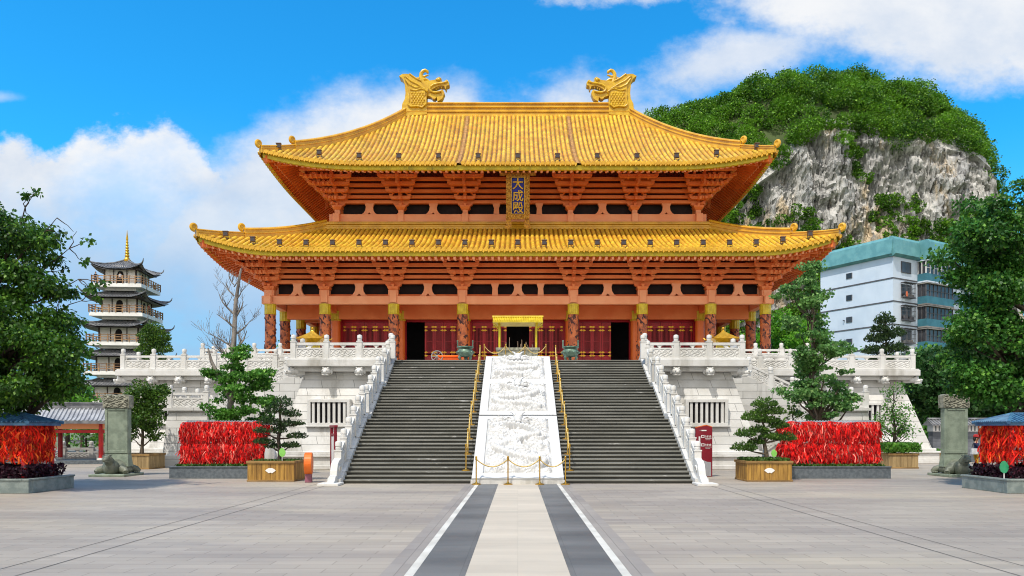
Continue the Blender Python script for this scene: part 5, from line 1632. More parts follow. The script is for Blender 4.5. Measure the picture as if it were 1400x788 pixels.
v, f = clump_leaves(cl, 95, .15, np.random.default_rng(78), .6, .35, .7, .2)
np_obj('outer_leaves', v, f, MT['leaf_dark'], lt)
# dead-topped tree behind the left ribbon rack
rr = random.Random(9)
o = wthing('dead_topped_tree', 'tree with bare dead grey top and green lower branches behind the left ribbon rack', 'tree', (-12.7, 32.2, 0))
b = MB()
tp = [(-12.6, 32.2, 0), (-12.75, 32.2, 2.0), (-12.55, 32.2, 4.2), (-12.5, 32.2, 6.0), (-12.42, 32.2, 7.6), (-12.25, 32.2, 8.75), (-12.2, 32.2, 9.1)]
b.tube(tp, [.16, .14, .125, .11, .085, .055, .025], 10)
b.tube([(-12.65, 32.2, 3.4), (-13.1, 32.1, 4.3), (-13.45, 32.1, 5.0), (-13.6, 32.1, 5.6)], [.12, .1, .07, .03], 8)
def bough(p, d, L, r0, lev):
    p = Vector(p); d = Vector(d).normalized(); pts = [p]; rs = [r0]; n = 5
    for i in range(n):
        d = (d + Vector((rr.uniform(-.25, .25), rr.uniform(-.25, .25), rr.uniform(-.05, .3)))).normalized()
        p = p + d * L / n; pts.append(p); rs.append(max(.006, r0 * (1 - .8 * (i + 1) / n)))
    b.tube(pts, rs, 6 if r0 > .03 else 4)
    if lev > 0:
        for k in range(5):
            i = rr.randint(1, n); q = pts[i]
            dd_ = (d + Vector((rr.uniform(-1, 1), rr.uniform(-.7, .7), rr.uniform(-.3, .8)))).normalized()
            bough(q, dd_, L * rr.uniform(.4, .7), max(.007, rs[i] * .6), lev - 1)
for z, dx, dz, L, r0 in ((5.0, -1, .7, 1.6, .09), (5.5, 1, .55, 1.5, .1), (5.6, -1, .6, 1.7, .09), (6.2, 1, .45, 1.4, .09), (6.5, -1, .9, 1.3, .09), (6.9, 1, .6, 1.2, .1), (7.1, -1, .8, 1.5, .09), (7.7, 1, .3, .9, .07), (7.9, -1, .7, 1.1, .06), (8.3, 1, 1.0, .8, .05), (8.4, -1, 1.0, .8, .05), (5.2, -1, .25, 1.7, .07), (4.7, -1, 1.2, 1.3, .06)):
    x = -12.5 + (.0)
    bough((x, 32.2, z), (dx, rr.uniform(-.3, .3), dz), L * .74, r0 * .62, 2)
b.build('trunk', MT['deadbark'], o, smooth=60)
rng = np.random.default_rng(12)
cl = lobes_to_clumps([(-12.3, 32, 3.1, 1.3, 1.0, .5, 17), (-11.9, 32, 2.5, 1.3, 1, .4, 15), (-12.2, 32, 5.3, .45, .5, .55, 8), (-12.6, 32, 4.5, .75, .6, .4, 8), (-11.6, 32, 4.35, .75, .6, .4, 8), (-12.0, 32, 3.8, 1.0, .8, .3, 9), (-13.75, 32, 4.5, .35, .4, .14, 3), (-10.9, 32, 4.55, .35, .4, .15, 3), (-10.9, 32, 3.2, .4, .5, .2, 3)], rng, (.3, .55))
v, f = clump_leaves(cl, 210, .12, rng, .4, .5, .42, .3)
np_obj('crown', v, f, MT['leaf_mid'], o)

# tall narrow tree on the right, a small open tree and shrubs
tree('narrow_ginkgo', 'tall narrow green tree with ragged tiers behind the right ribbon rack', 'tree', (13.5, 33, 0), (13.3, 33, 9.0), .2,
     [(13.2, 33, 9.0, .5, .5, .6, 7), (12.2, 33, 8.2, .8, .5, .3, 6), (13.2, 33, 7.9, .7, .6, .6, 9), (13.0, 33, 6.6, .9, .8, .7, 11), (14.4, 33, 5.7, .9, .6, .35, 8), (13.3, 33, 5.5, 1.1, .9, .7, 14), (13.6, 33, 4.4, 1.3, 1.0, .6, 16), (12.6, 33, 3.7, 1.0, .9, .5, 10), (13.7, 33, 3.0, 1.4, 1.1, .7, 20), (14.7, 33, 3.6, .8, .7, .4, 8), (12.9, 33, 5.0, .7, .6, .4, 5)],
     MT['leaf_dusty'], MT['bark'], per=190, size=.12, seed=8, droop=.45, asp=.55, cr=(.3, .6), limbs=40, flat=.42, shell=.3)
tree('dark_shrub', 'dark juniper shrub squeezed between the bonsai and the right ribbon rack', 'shrub', (12.6, 33.5, 0), (12.6, 33.5, 2.8), .08,
     [(12.6, 33.5, 2.3, .5, .4, 1.0, 16)], MT['juniper'], MT['darkbark'], per=50, size=.12, seed=18, cr=(.2, .35), limbs=8)

# ------------------------------------------------------------------ ribbon racks
def ribbons(n, area, rng, length, width, amp=.05, nseg=4, topj=.1, slant=.18):
    """area: function(u) -> (anchor, along, outward)"""
    V = []; F = []
    for _ in range(n):
        a, al, ou = area(rng)
        L = rng.uniform(*length); w_ = rng.uniform(*width)
        dirx = rng.normal(0, slant); diry = abs(rng.normal(0, amp))
        tw = rng.uniform(-.9, .9); ph = rng.uniform(0, 6)
        base = len(V)
        for k in range(nseg + 1):
            u = k / nseg
            c = np.array(a) + np.array(al) * (dirx * L * u + .03 * math.sin(ph + u * 5)) + np.array(ou) * (diry * math.sin(u * 2.2) + .02 * math.sin(ph + u * 8)) + np.array((0, 0, -L * u))
            t_ = tw + u * rng.uniform(-.8, .8)
            dv_ = (np.array(al) * math.cos(t_) + np.array(ou) * math.sin(t_)) * w_ / 2
            V.append(c - dv_); V.append(c + dv_)
        for k in range(nseg):
            F.append((base + 2 * k, base + 2 * k + 1, base + 2 * k + 3, base + 2 * k + 2))
    return np.array(V), np.array(F)
for s, w_ in ((-1, 'left'), (1, 'right')):
    x0, x1 = (-14.05, -10.7) if s < 0 else (11.15, 15.1)
    bx0, bx1 = (-14.3, -9.9) if s < 0 else (10.6, 15.3)
    bed = wthing('granite_planter', 'low dark granite flower bed under the %s ribbon wall' % w_, 'planter', ((bx0 + bx1) / 2, 31, 0), 'granite beds of the ribbon walls')
    b = MB(); y0 = 30.0
    b.box(bx0, y0, 0, bx1, y0 + .1, .46); b.box(bx0, y0 + 2.1, 0, bx1, y0 + 2.2, .46); b.box(bx0, y0 + .1, 0, bx0 + .1, y0 + 2.1, .46); b.box(bx1 - .1, y0 + .1, 0, bx1, y0 + 2.1, .46)
    b.box(bx0 - .03, y0 - .03, .46, bx1 + .03, y0 + .2, .5)
    n = 4
    for i in range(1, n): 
        x = bx0 + (bx1 - bx0) * i / n; b.box(x - .006, y0 - .004, .01, x + .006, y0, .455)
    b.build('granite_rim', MT['granite'], bed, bevel=.006)
    b = MB(); b.box(bx0 + .1, y0 + .1, .05, bx1 - .1, y0 + 2.1, .44); b.build('soil', MT['soil'], bed)
    rng = np.random.default_rng(50 + s)
    m = 2600; C = np.stack([rng.uniform(bx0 + .12, bx1 - .12, m), rng.uniform(y0 + .22, y0 + .9, m), rng.uniform(.45, .56, m)], 1)
    v, f = leaf_quads(C, np.tile(np.array([[0, 0, .9]]), (m, 1)), .13, rng, 0, .3)
    g = np_obj('bed_grass', v, f, MT['moss'], bed); g['kind'] = 'stuff'
    rk = wthing('ribbon_wall', 'rack covered by a dense wall of red prayer ribbons, %s of the stairs' % w_, 'ribbon rack', ((x0 + x1) / 2, 31, .5), 'dense walls of red ribbons')
    yf, yb = 30.75, 31.35
    for x in (x0 + .15, (x0 + x1) / 2, x1 - .15):
        for y in (yf + .1, yb - .1):
            b = MB(); b.box(x - .04, y - .04, .44, x + .04, y + .04, 2.25); b.build('post', MT['redpaint'], rk)
    b = MB()
    for z in (.75, 1.35, 1.42, 2.05, 2.2): b.box(x0, yf, z - .015, x1, yf + .02, z + .015); b.box(x0, yb - .02, z - .015, x1, yb, z + .015)
    b.build('rail', MT['redpaint'], rk)
    b = MB(); b.prism([(yf - .2, 2.24), ((yf + yb) / 2, 2.36), (yb + .2, 2.24), (yb + .2, 2.2), (yf - .2, 2.2)], lambda u, v, h: (h, u, v), x0 - .06, x1 + .06)
    nn = int((x1 - x0) / .12)
    for i in range(nn):
        x = x0 + (x1 - x0) * (i + .5) / nn; b.tube([(x, yf - .2, 2.26), (x, (yf + yb) / 2, 2.38), (x, yb + .2, 2.26)], .03, 5)
    b.build('tile_cap', MT['palegreytile'], rk)
    def lump(x, y, z): return (x, y - .12 * max(0, mnoise.noise(Vector((x * 2.3, z * 2.6, s * 5.0)))), z + .05 * mnoise.noise(Vector((x * 3.1, 1.7, s))))
    Vs = []; Fs = []; off = 0
    def addr(n, fn, length, **k):
        global off
        v, f = ribbons(n, fn, rng, length, (.022, .05), slant=.22, **k)
        Vs.append(v); Fs.append(f + off); off += len(v)
    for zt, ln in ((2.31, (.2, .52)), (1.4, (.2, .46))):
        for dpt in (0, .06, .12):
            addr(2300, lambda g: (lump(g.uniform(x0, x1), yf - .16 + dpt + g.normal(0, .03), zt + .03 - g.uniform(0, 1) ** 1.5 * .52), (1, 0, 0), (0, -1, 0)), ln)
        addr(900, lambda g: ((g.uniform(x0, x1), yb + .03, zt - abs(g.normal(0, .12))), (1, 0, 0), (0, 1, 0)), ln)
        for xx, ou in ((x0, -1), (x1, 1)):
            addr(420, lambda g: ((xx, g.uniform(yf - .1, yb), zt - abs(g.normal(0, .1)) + .03), (0, 1, 0), (ou, 0, 0)), ln)
    g = np_obj('ribbons', np.concatenate(Vs), np.concatenate(Fs), MT['red'], rk); g['kind'] = 'stuff'

for s, w_ in ((-1, 'left'), (1, 'right')):
    xi = 15.75; xo = 24.0; ya, yb = 23.35, 24.95
    bed = wthing('stone_planter', 'pale granite bed with a dark purple hedge at the %s edge of the plaza' % w_, 'planter', (s * 19, 24.4, 0), 'granite beds at the plaza edges')
    b = MB(); X0, X1 = 15.35, 24.4; Y0, Y1 = 22.95, 25.3
    for p in ((X0, Y0, X1, Y0 + .18), (X0, Y1 - .18, X1, Y1), (X0, Y0 + .18, X0 + .18, Y1 - .18), (X1 - .18, Y0 + .18, X1, Y1 - .18)):
        b.box(s * p[0], p[1], 0, s * p[2], p[3], .44)
    b.box(s * (X0 - .03), Y0 - .03, .4, s * (X0 + .2), Y1 + .03, .46); b.box(s * (X0 + .2), Y0 - .03, .4, s * (X1 + .03), Y0 + .2, .46)
    b.build('granite_rim', MT['granite_lt'], bed, bevel=.012)
    b = MB(); b.box(s * (X0 + .18), Y0 + .18, .05, s * (X1 - .18), Y1 - .18, .4); b.build('soil', MT['soil'], bed)
    rng = np.random.default_rng(60 + s)
    m = 26000; xx = rng.uniform(X0 + .2, X1 - .2, m); yy = rng.uniform(Y0 + .1, Y1 - .1, m)
    C = np.stack([s * xx, yy, rng.uniform(.42, .84, m) + .05 * np.sin(xx * 5)], 1)
    v, f = leaf_quads(C, np.tile(np.array([[0, -.4, .5]]), (m, 1)), .11, rng, 0, .4)
    g = np_obj('purple_hedge', v, f, MT['purpleleaf'], bed); g['kind'] = 'stuff'
    rk = wthing('ribbon_pavilion', 'red rack hung with loose vermilion ribbons under a blue tile roof, %s edge' % w_, 'ribbon rack', (s * 19, 24.4, .4), 'blue-roofed ribbon racks')
    posts = [(xi, ya), (xi, yb - .25), (18.4, ya), (18.4, yb - .25), (21.2, ya), (21.2, yb - .25), (xo, ya), (xo, yb - .25)]
    for x, y in posts:
        b = MB(); b.box(s * x - .06, y - .06, .4, s * x + .06, y + .06, 2.28); b.build('post', MT['redpaint'], rk)
    b = MB()
    for z in (1.0, 1.3, 1.6, 1.9, 2.15):
        b.box(s * xi, ya - .012, z - .012, s * xo, ya + .012, z + .012); b.box(s * xi, yb - .262, z - .012, s * xo, yb - .238, z + .012)
        b.box(s * xi - .012, ya, z - .012, s * xi + .012, yb - .25, z + .012)
    b.build('rail', MT['redpaint'], rk)
    # hipped blue roof
    b = MB(); ex = .25; zt, ze = 2.52, 2.24; ym = (ya + yb - .25) / 2; hd = (yb - .25 - ya) / 2
    E = [(s * (xi - ex), ya - ex, ze), (s * (xo + ex), ya - ex, ze), (s * (xo + ex), yb - .25 + ex, ze), (s * (xi - ex), yb - .25 + ex, ze)]
    Tt = [(s * (xi + hd - .2), ym, zt), (s * (xo - hd + .2), ym, zt)]
    b.add(E + Tt, [(0, 1, 5, 4), (1, 2, 5), (2, 3, 4, 5), (3, 0, 4), (0, 3, 2, 1)])
    n = 60
    for i in range(n):
        x = xi - ex + (xo - xi + 2 * ex) * (i + .5) / n
        q = min(1, min((x - xi + ex), (xo + ex - x)) / (hd + ex - .2)); 
        for sg, yE in ((-1, ya - ex), (1, yb - .25 + ex)):
            b.tube([(s * x, yE, ze + .02), (s * x, yE + (ym - yE) * q, ze + (zt - ze) * q + .02)], .035, 5)
    n = 18
    for i in range(n):
        y = ya - ex + (2 * hd + 2 * ex) * (i + .5) / n
        q = 1 - abs(y - ym) / (hd + ex)
        b.tube([(s * (xi - ex), y, ze + .02), (s * (xi - ex + (hd + ex - .2) * q), y, ze + (zt - ze) * q + .02)], .035, 5)
    for e_ in ((E[0], Tt[0]), (E[3], Tt[0]), (Tt[0], Tt[1])): b.tube([e_[0], e_[1]], .06, 6)
    b.box(s * (xi - ex + .05), ya - ex + .05, ze - .1, s * (xo + ex - .05), yb - .25 + ex - .05, ze - .005)
    b.build('blue_roof', MT['bluetile'], rk)
    Vs = []; Fs = []; off = 0
    for z in (2.2, 1.92, 1.62, 1.32):
        k = 330 if z > 1.5 else 300
        for q in range(2):
            v, f = ribbons(k, lambda g: ((s * g.uniform(xi, xo), ya - .03 + g.normal(0, .03), z + .02), (1, 0, 0), (0, -1, 0)), rng, (.16, .46), (.02, .05), slant=.35)
            Vs.append(v); Fs.append(f + off); off += len(v)
        v, f = ribbons(int(k * .85), lambda g: ((s * xi + g.normal(0, .03), g.uniform(ya - .05, yb - .2), z + .02), (0, 1, 0), (-s, 0, 0)), rng, (.16, .46), (.02, .05), slant=.35)
        Vs.append(v); Fs.append(f + off); off += len(v)
        v, f = ribbons(k, lambda g: ((s * g.uniform(xi, xo), yb - .25 + g.normal(0, .03), z + .02), (1, 0, 0), (0, 1, 0)), rng, (.2, .5), (.02, .05), slant=.3)
        Vs.append(v); Fs.append(f + off); off += len(v)
    g = np_obj('ribbons', np.concatenate(Vs), np.concatenate(Fs), MT['redorange'], rk); g['kind'] = 'stuff'

# ------------------------------------------------------------------ wooden planters
def planter(loc, sx, sy, h, label, plank, fan=True, rz=0, soil='soil', group=None):
    o = thing('wooden_planter', label, 'planter', loc, rz, group)
    b = MB()
    n = max(6, int(sx / .17))
    for i in range(n):
        x0 = -sx / 2 + sx * i / n; g = .006
        for y in (-sy / 2, sy / 2 - .04): b.box(x0 + g, y, .06, x0 + sx / n - g, y + .04, h - .1)
    n = max(5, int(sy / .17))
    for i in range(n):
        y0 = -sy / 2 + .04 + (sy - .08) * i / n; g = .006
        for x in (-sx / 2, sx / 2 - .04): b.box(x, y0 + g, .06, x + .04, y0 + (sy - .08) / n - g, h - .1)
    b.box(-sx / 2 + .035, -sy / 2 + .035, .05, sx / 2 - .035, sy / 2 - .035, h - .12)
    b.build('plank_side', MT[plank], o)
    b = MB()
    for x0, x1, y0, y1 in ((-sx / 2 - .04, sx / 2 + .04, -sy / 2 - .04, -sy / 2 + .08), (-sx / 2 - .04, sx / 2 + .04, sy / 2 - .08, sy / 2 + .04), (-sx / 2 - .04, -sx / 2 + .08, -sy / 2 + .08, sy / 2 - .08), (sx / 2 - .08, sx / 2 + .04, -sy / 2 + .08, sy / 2 - .08)):
        b.box(x0, y0, h - .1, x1, y1, h)
        b.box(x0 + .02, y0 + .02, .0, x1 - .02, y1 - .02, .07)
    b.build('rim', MT['plank_cap'], o, bevel=.01)
    b = MB(); b.box(-sx / 2 + .08, -sy / 2 + .08, h - .3, sx / 2 - .08, sy / 2 - .08, h - .04); b.build('soil', MT[soil], o)
    if fan:
        b = MB(); pts = [(.07 * math.cos(a), .07 * math.sin(a)) for a in [pi * (.8 - .6 * i / 6) for i in range(7)]]
        pts = [(.25 * math.cos(pi * (.8 - .6 * i / 10)), .25 * math.sin(pi * (.8 - .6 * i / 10))) for i in range(11)] + [(.07 * math.cos(pi * (.2 + .6 * i / 6)), .07 * math.sin(pi * (.2 + .6 * i / 6))) for i in range(7)]
        b.prism(pts, lambda u, v, hh: (u + .0, -sy / 2 + hh, h * .5 + v - .12), -.02, 0)
        b.build('fan_plate', MT['signwhite'], o)
    return o
def moss_top(o, sx, sy, h, seed, m=2600, tall=.1, leaf=.08, mt='moss'):
    rng = np.random.default_rng(seed)
    C = np.stack([rng.uniform(-sx / 2 + .04, sx / 2 - .04, m), rng.uniform(-sy / 2 + .04, sy / 2 - .04, m), h - .04 + rng.uniform(0, tall, m)], 1)
    v, f = leaf_quads(C, np.tile(np.array([[0, 0, .8]]), (m, 1)), leaf, rng, 0, .35)
    off = OFF[o.name]; g = np_obj('ground_cover', v, f, MT[mt], o); g['kind'] = 'stuff'
PLX = 9.47
p1 = planter((-9.55, 29.0, 0), 1.8, 1.5, .8, 'varnished wooden planter box with a fan-shaped plate, left of the stairs', 'plank', group='planters flanking the stairs')
p2 = planter((9.72, 29.0, 0), 1.75, 1.5, .8, 'varnished wooden planter box with mossy top and fan-shaped plate, right of the stairs', 'plank', group='planters flanking the stairs')
moss_top(p2, 1.75, 1.5, .8, 5, 5200, .14)
moss_top(p1, 1.75, 1.5, .8, 6, 500, .08)
p3 = planter((-19.45, 37.9, 0), 1.5, 1.7, .78, 'weathered wooden planter box in front of the left wing wall', 'plank_grey', False, group='planters by the wing walls')
p4 = planter((19.95, 38.6, 0), 1.5, 1.6, .78, 'weathered wooden planter box overgrown with green leaves before the right wing wall', 'plank_grey', False, group='planters by the wing walls')
moss_top(p4, 1.9, 1.9, .9, 7, 3000, .45, .16, 'leaf_mid')
p5 = planter((25.0, 44.2, 0), .9, .9, .72, 'small yellowish wooden planter box by the corner of the right wing', 'plank', False, group='planters by the wing walls')
moss_top(p5, .9, .9, .75, 8, 300, .15, .1, 'leaf_mid')

# cloud-pruned bonsai pines
def bonsai(name, label, base, trunk, pads, leafm, barkm, seed, per=190, size=.085, tr=.1, group=None, asp=.22, k_=1.0):
    trunk = [tuple(q * k_ for q in p) for p in trunk]; pads = [tuple(q * k_ for q in p) for p in pads]
    rng = np.random.default_rng(seed); r = random.Random(seed)
    o = wthing(name, label, 'bonsai tree', base, group)
    b = MB(); tp = [Vector(base) + Vector(p) for p in trunk]
    n = len(tp); b.tube(tp, [tr * (1 - .75 * i / (n - 1)) for i in range(n)], 9)
    Cs = []; Ns = []
    for (x, y, z, rx, ry, rz) in pads:
        rz *= 1.45
        c = Vector(base) + Vector((x, y, z))
        m = int(per * rx * ry * 14)
        a = rng.uniform(0, 2 * pi, m); q = np.sqrt(rng.uniform(0, 1, m)) * (1 + .12 * np.sin(a * 5 + x * 9))
        h = rng.uniform(-.35, 1, m) * np.sqrt(np.clip(1 - q * q * .9, .05, 1)) * (1 + .25 * np.sin(a * 3 + q * 8))
        Cs.append(np.stack([c.x + q * np.cos(a) * rx, c.y + q * np.sin(a) * ry, c.z + h * rz], 1))
        Ns.append(np.stack([np.cos(a) * q, np.sin(a) * q, .5 + h], 1))
        k = min(range(n), key=lambda i: abs(tp[i].z - (c.z - .15)))
        b.tube(wiggle(tp[k], c - Vector((0, 0, rz * .2)), 4, .05, r), [tr * .45, tr * .4, tr * .3, tr * .22, tr * .12], 6)
        for j in range(4):
            aa = r.uniform(0, 2 * pi); b.tube([c - Vector((0, 0, rz * .2)), c + Vector((rx * .7 * math.cos(aa), ry * .7 * math.sin(aa), 0))], [tr * .15, tr * .06], 5)
    v, f = leaf_quads(np.concatenate(Cs), np.concatenate(Ns), size, rng, -.1, asp)
    np_obj('crown', v, f, leafm, o)
    b.build('trunk', barkm, o, smooth=60)
    return o
bonsai('bonsai_pine', 'neatly clipped bonsai pine with cloud pads in the planter right of the stairs', (9.75, 29.0, .74), [(.15, 0, -.1), (.1, 0, .3), (.02, 0, .75), (.1, .05, 1.15), (-.05, 0, 1.6), (.05, 0, 2.15)],
       [(.05, 0, 2.25, .5, .45, .2), (.42, -.05, 1.95, .42, .4, .17), (-.4, 0, 1.72, .5, .45, .2), (.2, .1, 1.6, .5, .45, .16), (.6, 0, 1.4, .4, .4, .16), (-.72, -.05, 1.08, .42, .4, .17), (-.2, 0, 1.22, .4, .4, .15), (.75, -.05, .92, .52, .45, .19), (-.75, 0, .52, .52, .45, .18), (.2, -.1, .98, .4, .4, .14), (-.25, .1, .75, .35, .35, .13), (-.1, 0, 1.95, .35, .35, .15)],
       MT['needle'], MT['bark'], 31, per=260, size=.1)
bonsai('bonsai_pine', 'loose dark-leaved bonsai with open sprays in the planter left of the stairs', (-9.45, 29.0, .74), [(0, 0, -.1), (.02, 0, .4), (-.05, 0, .9), (.06, 0, 1.4), (0, 0, 2.0), (.05, 0, 2.35)],
       [(.1, 0, 2.3, .4, .35, .22), (-.15, 0, 2.0, .42, .4, .2), (.45, 0, 1.85, .4, .35, .18), (-.4, 0, 1.55, .45, .4, .18), (.3, .05, 1.45, .4, .35, .16), (.68, 0, 1.0, .4, .35, .14), (-.1, 0, 1.2, .4, .35, .15), (-.62, 0, .78, .42, .35, .13), (.42, 0, .62, .4, .35, .12), (-.3, .1, .58, .3, .3, .1), (-.75, 0, 1.2, .3, .3, .12), (.75, 0, 1.5, .25, .25, .1)],
       MT['needle_dark'], MT['darkbark'], 32, per=150, size=.1, asp=.3)
bonsai('bonsai_pine', 'round-headed pine on the terrace, in front of the grey pagoda', (-23.4, 47.0, 5.7), [(0, 0, 0), (.1, 0, .7), (-.05, 0, 1.3), (.05, 0, 1.9)],
       [(.0, 0, 2.15, .5, .5, .3), (-.3, 0, 1.85, .5, .5, .28), (.35, 0, 1.75, .5, .5, .28), (0, 0, 1.5, .75, .6, .3), (-.3, 0, 1.1, .6, .5, .28), (.4, 0, 1.15, .55, .5, .28), (0, 0, .7, .6, .5, .3)],
       MT['juniper'], MT['bark'], 33, per=110, size=.13, asp=.35, group='pines on the terrace', k_=1.25)
bonsai('bonsai_pine', 'cloud-pruned pine on the terrace, in front of the pale blue apartment block', (23.6, 47.0, 5.7), [(0, 0, 0), (-.1, 0, .7), (.05, 0, 1.3), (0, 0, 2.2)],
       [(.0, 0, 2.35, .45, .45, .26), (-.25, 0, 1.95, .4, .4, .2), (.4, 0, 1.75, .5, .45, .26), (-.4, 0, 1.5, .5, .45, .24), (.05, 0, 1.6, .4, .4, .2), (.4, 0, 1.05, .6, .5, .24), (-.45, 0, .95, .55, .5, .24), (0, 0, .5, .8, .6, .26)],
       MT['needle_dark'], MT['bark'], 34, per=130, size=.13, asp=.35, group='pines on the terrace', k_=1.4)
tree('juniper_tree', 'rounded dark juniper growing from the planter before the left wing wall', 'tree', (-19.5, 37.9, .7), (-19.4, 37.9, 4.2), .09,
     [(-19.5, 37.9, 3.7, .7, .6, .8, 24), (-20.1, 37.9, 3.0, .55, .5, .9, 18), (-18.7, 37.9, 3.6, .45, .45, .85, 16), (-19.3, 37.9, 2.6, .9, .7, .7, 24), (-19.9, 37.9, 2.1, .5, .5, .6, 9), (-19.0, 37.9, 1.9, .5, .4, .4, 7)],
     MT['juniper'], MT['bark'], per=190, size=.12, seed=14, cr=(.3, .48), droop=0, asp=.4, limbs=20)
tree('young_tree', 'thin open young tree growing from the leafy planter before the right wing wall', 'tree', (19.85, 38.6, .7), (19.8, 38.6, 4.4), .07,
     [(19.8, 38.6, 3.9, .6, .5, .7, 9), (19.4, 38.6, 2.9, .8, .6, .6, 14), (20.4, 38.6, 2.8, .8, .6, .6, 13), (19.9, 38.6, 2.2, 1.1, .8, .5, 16), (20.6, 38.6, 1.9, .7, .6, .5, 9), (19.1, 38.6, 2.1, .5, .5, .4, 6)],
     MT['leaf_mid'], MT['darkbark'], per=62, size=.11, seed=15, cr=(.25, .45), limbs=34, asp=.4)

# ------------------------------------------------------------------ turtle steles
def stele(loc, label, rz=0):
    o = thing('turtle_stele', label, 'stone stele', loc, rz, 'stone turtle steles')
    b = MB(); b.box(-1.0, -1.35, 0, 1.0, 1.25, .12); b.build('plinth', MT['greystone'], o, bevel=.02)
    b = MB()
    # shell, body
    def shell(u, v):
        a = 2 * pi * u; e = v * pi / 2
        rr_ = math.cos(e); k = 1 + .03 * math.sin(a * 6) * math.sin(e * 6)
        return (.72 * rr_ * math.cos(a) * k, .15 + .98 * rr_ * math.sin(a) * k, .32 + .52 * math.sin(e) * k)
    b.grid(33, 10, shell)
    b.lathe([(.5, .12), (.74, .2), (.78, .3), (.76, .38), (.7, .36)], 28, (0, .15, 0), 0, 1.0, 1.33)
    b.build('shell', MT['turtle'], o, smooth=60)
    b = MB()
    b.ball((0, -.75, .42), .46, .42, .4, 16, 10)
    b.tube([(0, -.7, .5), (0, -1.0, .72), (0, -1.2, .86), (0, -1.34, .84)], [.3, .26, .22, .16], 14)
    b.ball((0, -1.3, .86), .21, .24, .17, 14, 9)
    b.ball((0, -1.5, .8), .14, .12, .1, 12, 8)
    for s in (-1, 1):
        b.ball((s * .15, -1.36, .97), .06, .06, .05, 8, 6); b.tube([(s * .12, -1.2, 1.0), (s * .2, -1.05, 1.04)], [.05, .02], 6)
        b.tube([(s * .08, -1.6, .74), (s * .2, -1.42, .74)], [.015, .02], 5)
    b.build('head', MT['turtle'], o, smooth=60)
    for sx in (-1, 1):
        for y, q in ((-.62, -1), (.75, 1)):
            b = MB(); b.tube([(sx * .5, y, .34), (sx * .78, y + .06 * q, .28), (sx * .84, y + .16 * q, .18)], [.2, .17, .15], 10)
            for k in range(3): b.ball((sx * (.74 + .08 * k), y - .14 + .04 * k, .17), .06, .1, .05, 7, 5)
            b.build('foot', MT['turtle'], o, smooth=60)
    for ch in o.children:
        ch.scale = (.76, .64, .9); ch.location = (0, .13 * .36, 0)
    b = MB(); b.frustum(-.56, -.1, .56, .34, .4, -.5, -.02, .5, .28, .95); b.box(-.5, -.02, .95, .5, .28, 2.95)
    for x0, x1, z0, z1 in ((-.5, -.38, .98, 2.95), (.38, .5, .98, 2.95), (-.38, .38, .98, 1.1), (-.38, .38, 2.84, 2.95)): b.box(x0, -.045, z0, x1, -.02, z1)
    b.build('slab', MT['greystone'], o, bevel=.012)
    # carved head stone
    b = MB()
    outl = [(-.56, 2.95), (.56, 2.95), (.58, 3.3), (.56, 3.5), (.4, 3.54), (.26, 3.5), (.12, 3.55), (-.02, 3.5), (-.16, 3.54), (-.3, 3.5), (-.44, 3.55), (-.57, 3.5), (-.58, 3.3)]
    b.prism(outl, lambda u, v, h: (u, .13 + h, v), -.2, .2)
    r = random.Random(4)
    for q in (-.2, .2):
        for k in range(5):
            ph = r.uniform(0, 6); z0 = 3.04 + .1 * k
            b.tube([(-.5 + i / 19, .13 + q, z0 + .04 * math.sin(i * .9 + ph)) for i in range(20)], .03, 5)
        for k in range(26): b.ball((r.uniform(-.52, .52), .13 + q, r.uniform(3.0, 3.5)), r.uniform(.03, .08), .05, r.uniform(.03, .07), 7, 5)
    b.build('carved_cap', MT['greystone_lt'], o, smooth=45)
    return o
stele((-17.5, 31.9, 0), 'grey-green stone stele on a crouching turtle, left side of the plaza')
stele((18.92, 31.6, 0), 'grey-green stone stele on a crouching turtle, right side of the plaza')

# ------------------------------------------------------------------ signs and small things
o = thing('information_sign', 'tall maroon sign board with white lettering and grey foot, right of the stairs', 'sign', (7.95, 31.3, 0), rad(4))
b = MB(); b.prism([(-.36, 0), (.36, 0), (.36, 2.12), (.1, 2.2), (-.36, 2.1)], lambda u, v, h: (u, h, v), -.07, .07); b.build('board', MT['signred'], o, bevel=.01)
b = MB(); b.prism([(-.16, .03), (.3, .03), (.3, .62), (.12, .64), (-.02, .7), (-.16, .74)], lambda u, v, h: (u, h, v), -.078, -.07); b.build('grey_panel', MT['signgrey'], o)
b = MB()
b.box(-.24, -.078, .9, -.17, -.07, 1.72)
b.box(-.2, -.078, 1.98, -.14, -.07, 1.99); b.box(-.12, -.078, 1.95, .1, -.07, 2.0)
for z in (1.72, 1.36):
    b.box(-.13, -.078, z - .06, .01, -.07, z + .06)
r = random.Random(2)
for z, h in ((1.72, .1), (1.36, .1)):
    for i in range(4):
        x = .06 + .07 * i
        b.box(x, -.078, z - h / 2, x + .012, -.07, z + h / 2); b.box(x - .015, -.078, z + .01, x + .035, -.07, z + .024); b.box(x + .022, -.078, z - .05, x + .032, -.07, z + .03)
    b.box(.04, -.078, z - .1, .32, -.07, z - .085); b.box(.06, -.078, z - .15, .26, -.07, z - .138)
b.build('lettering', MT['signwhite'], o)
b = MB(); 
for z in (1.72, 1.36): b.box(-.1, -.08, z - .035, -.02, -.0785, z + .035)
b.build('pictogram', MT['signred'], o)
b = MB(); b.prism([(-.36, 2.09), (.1, 2.19), (.36, 2.11), (.36, 2.14), (.1, 2.22), (-.36, 2.12)], lambda u, v, h: (u, h, v), -.074, .074); b.build('orange_edge', MT['signorange'], o)

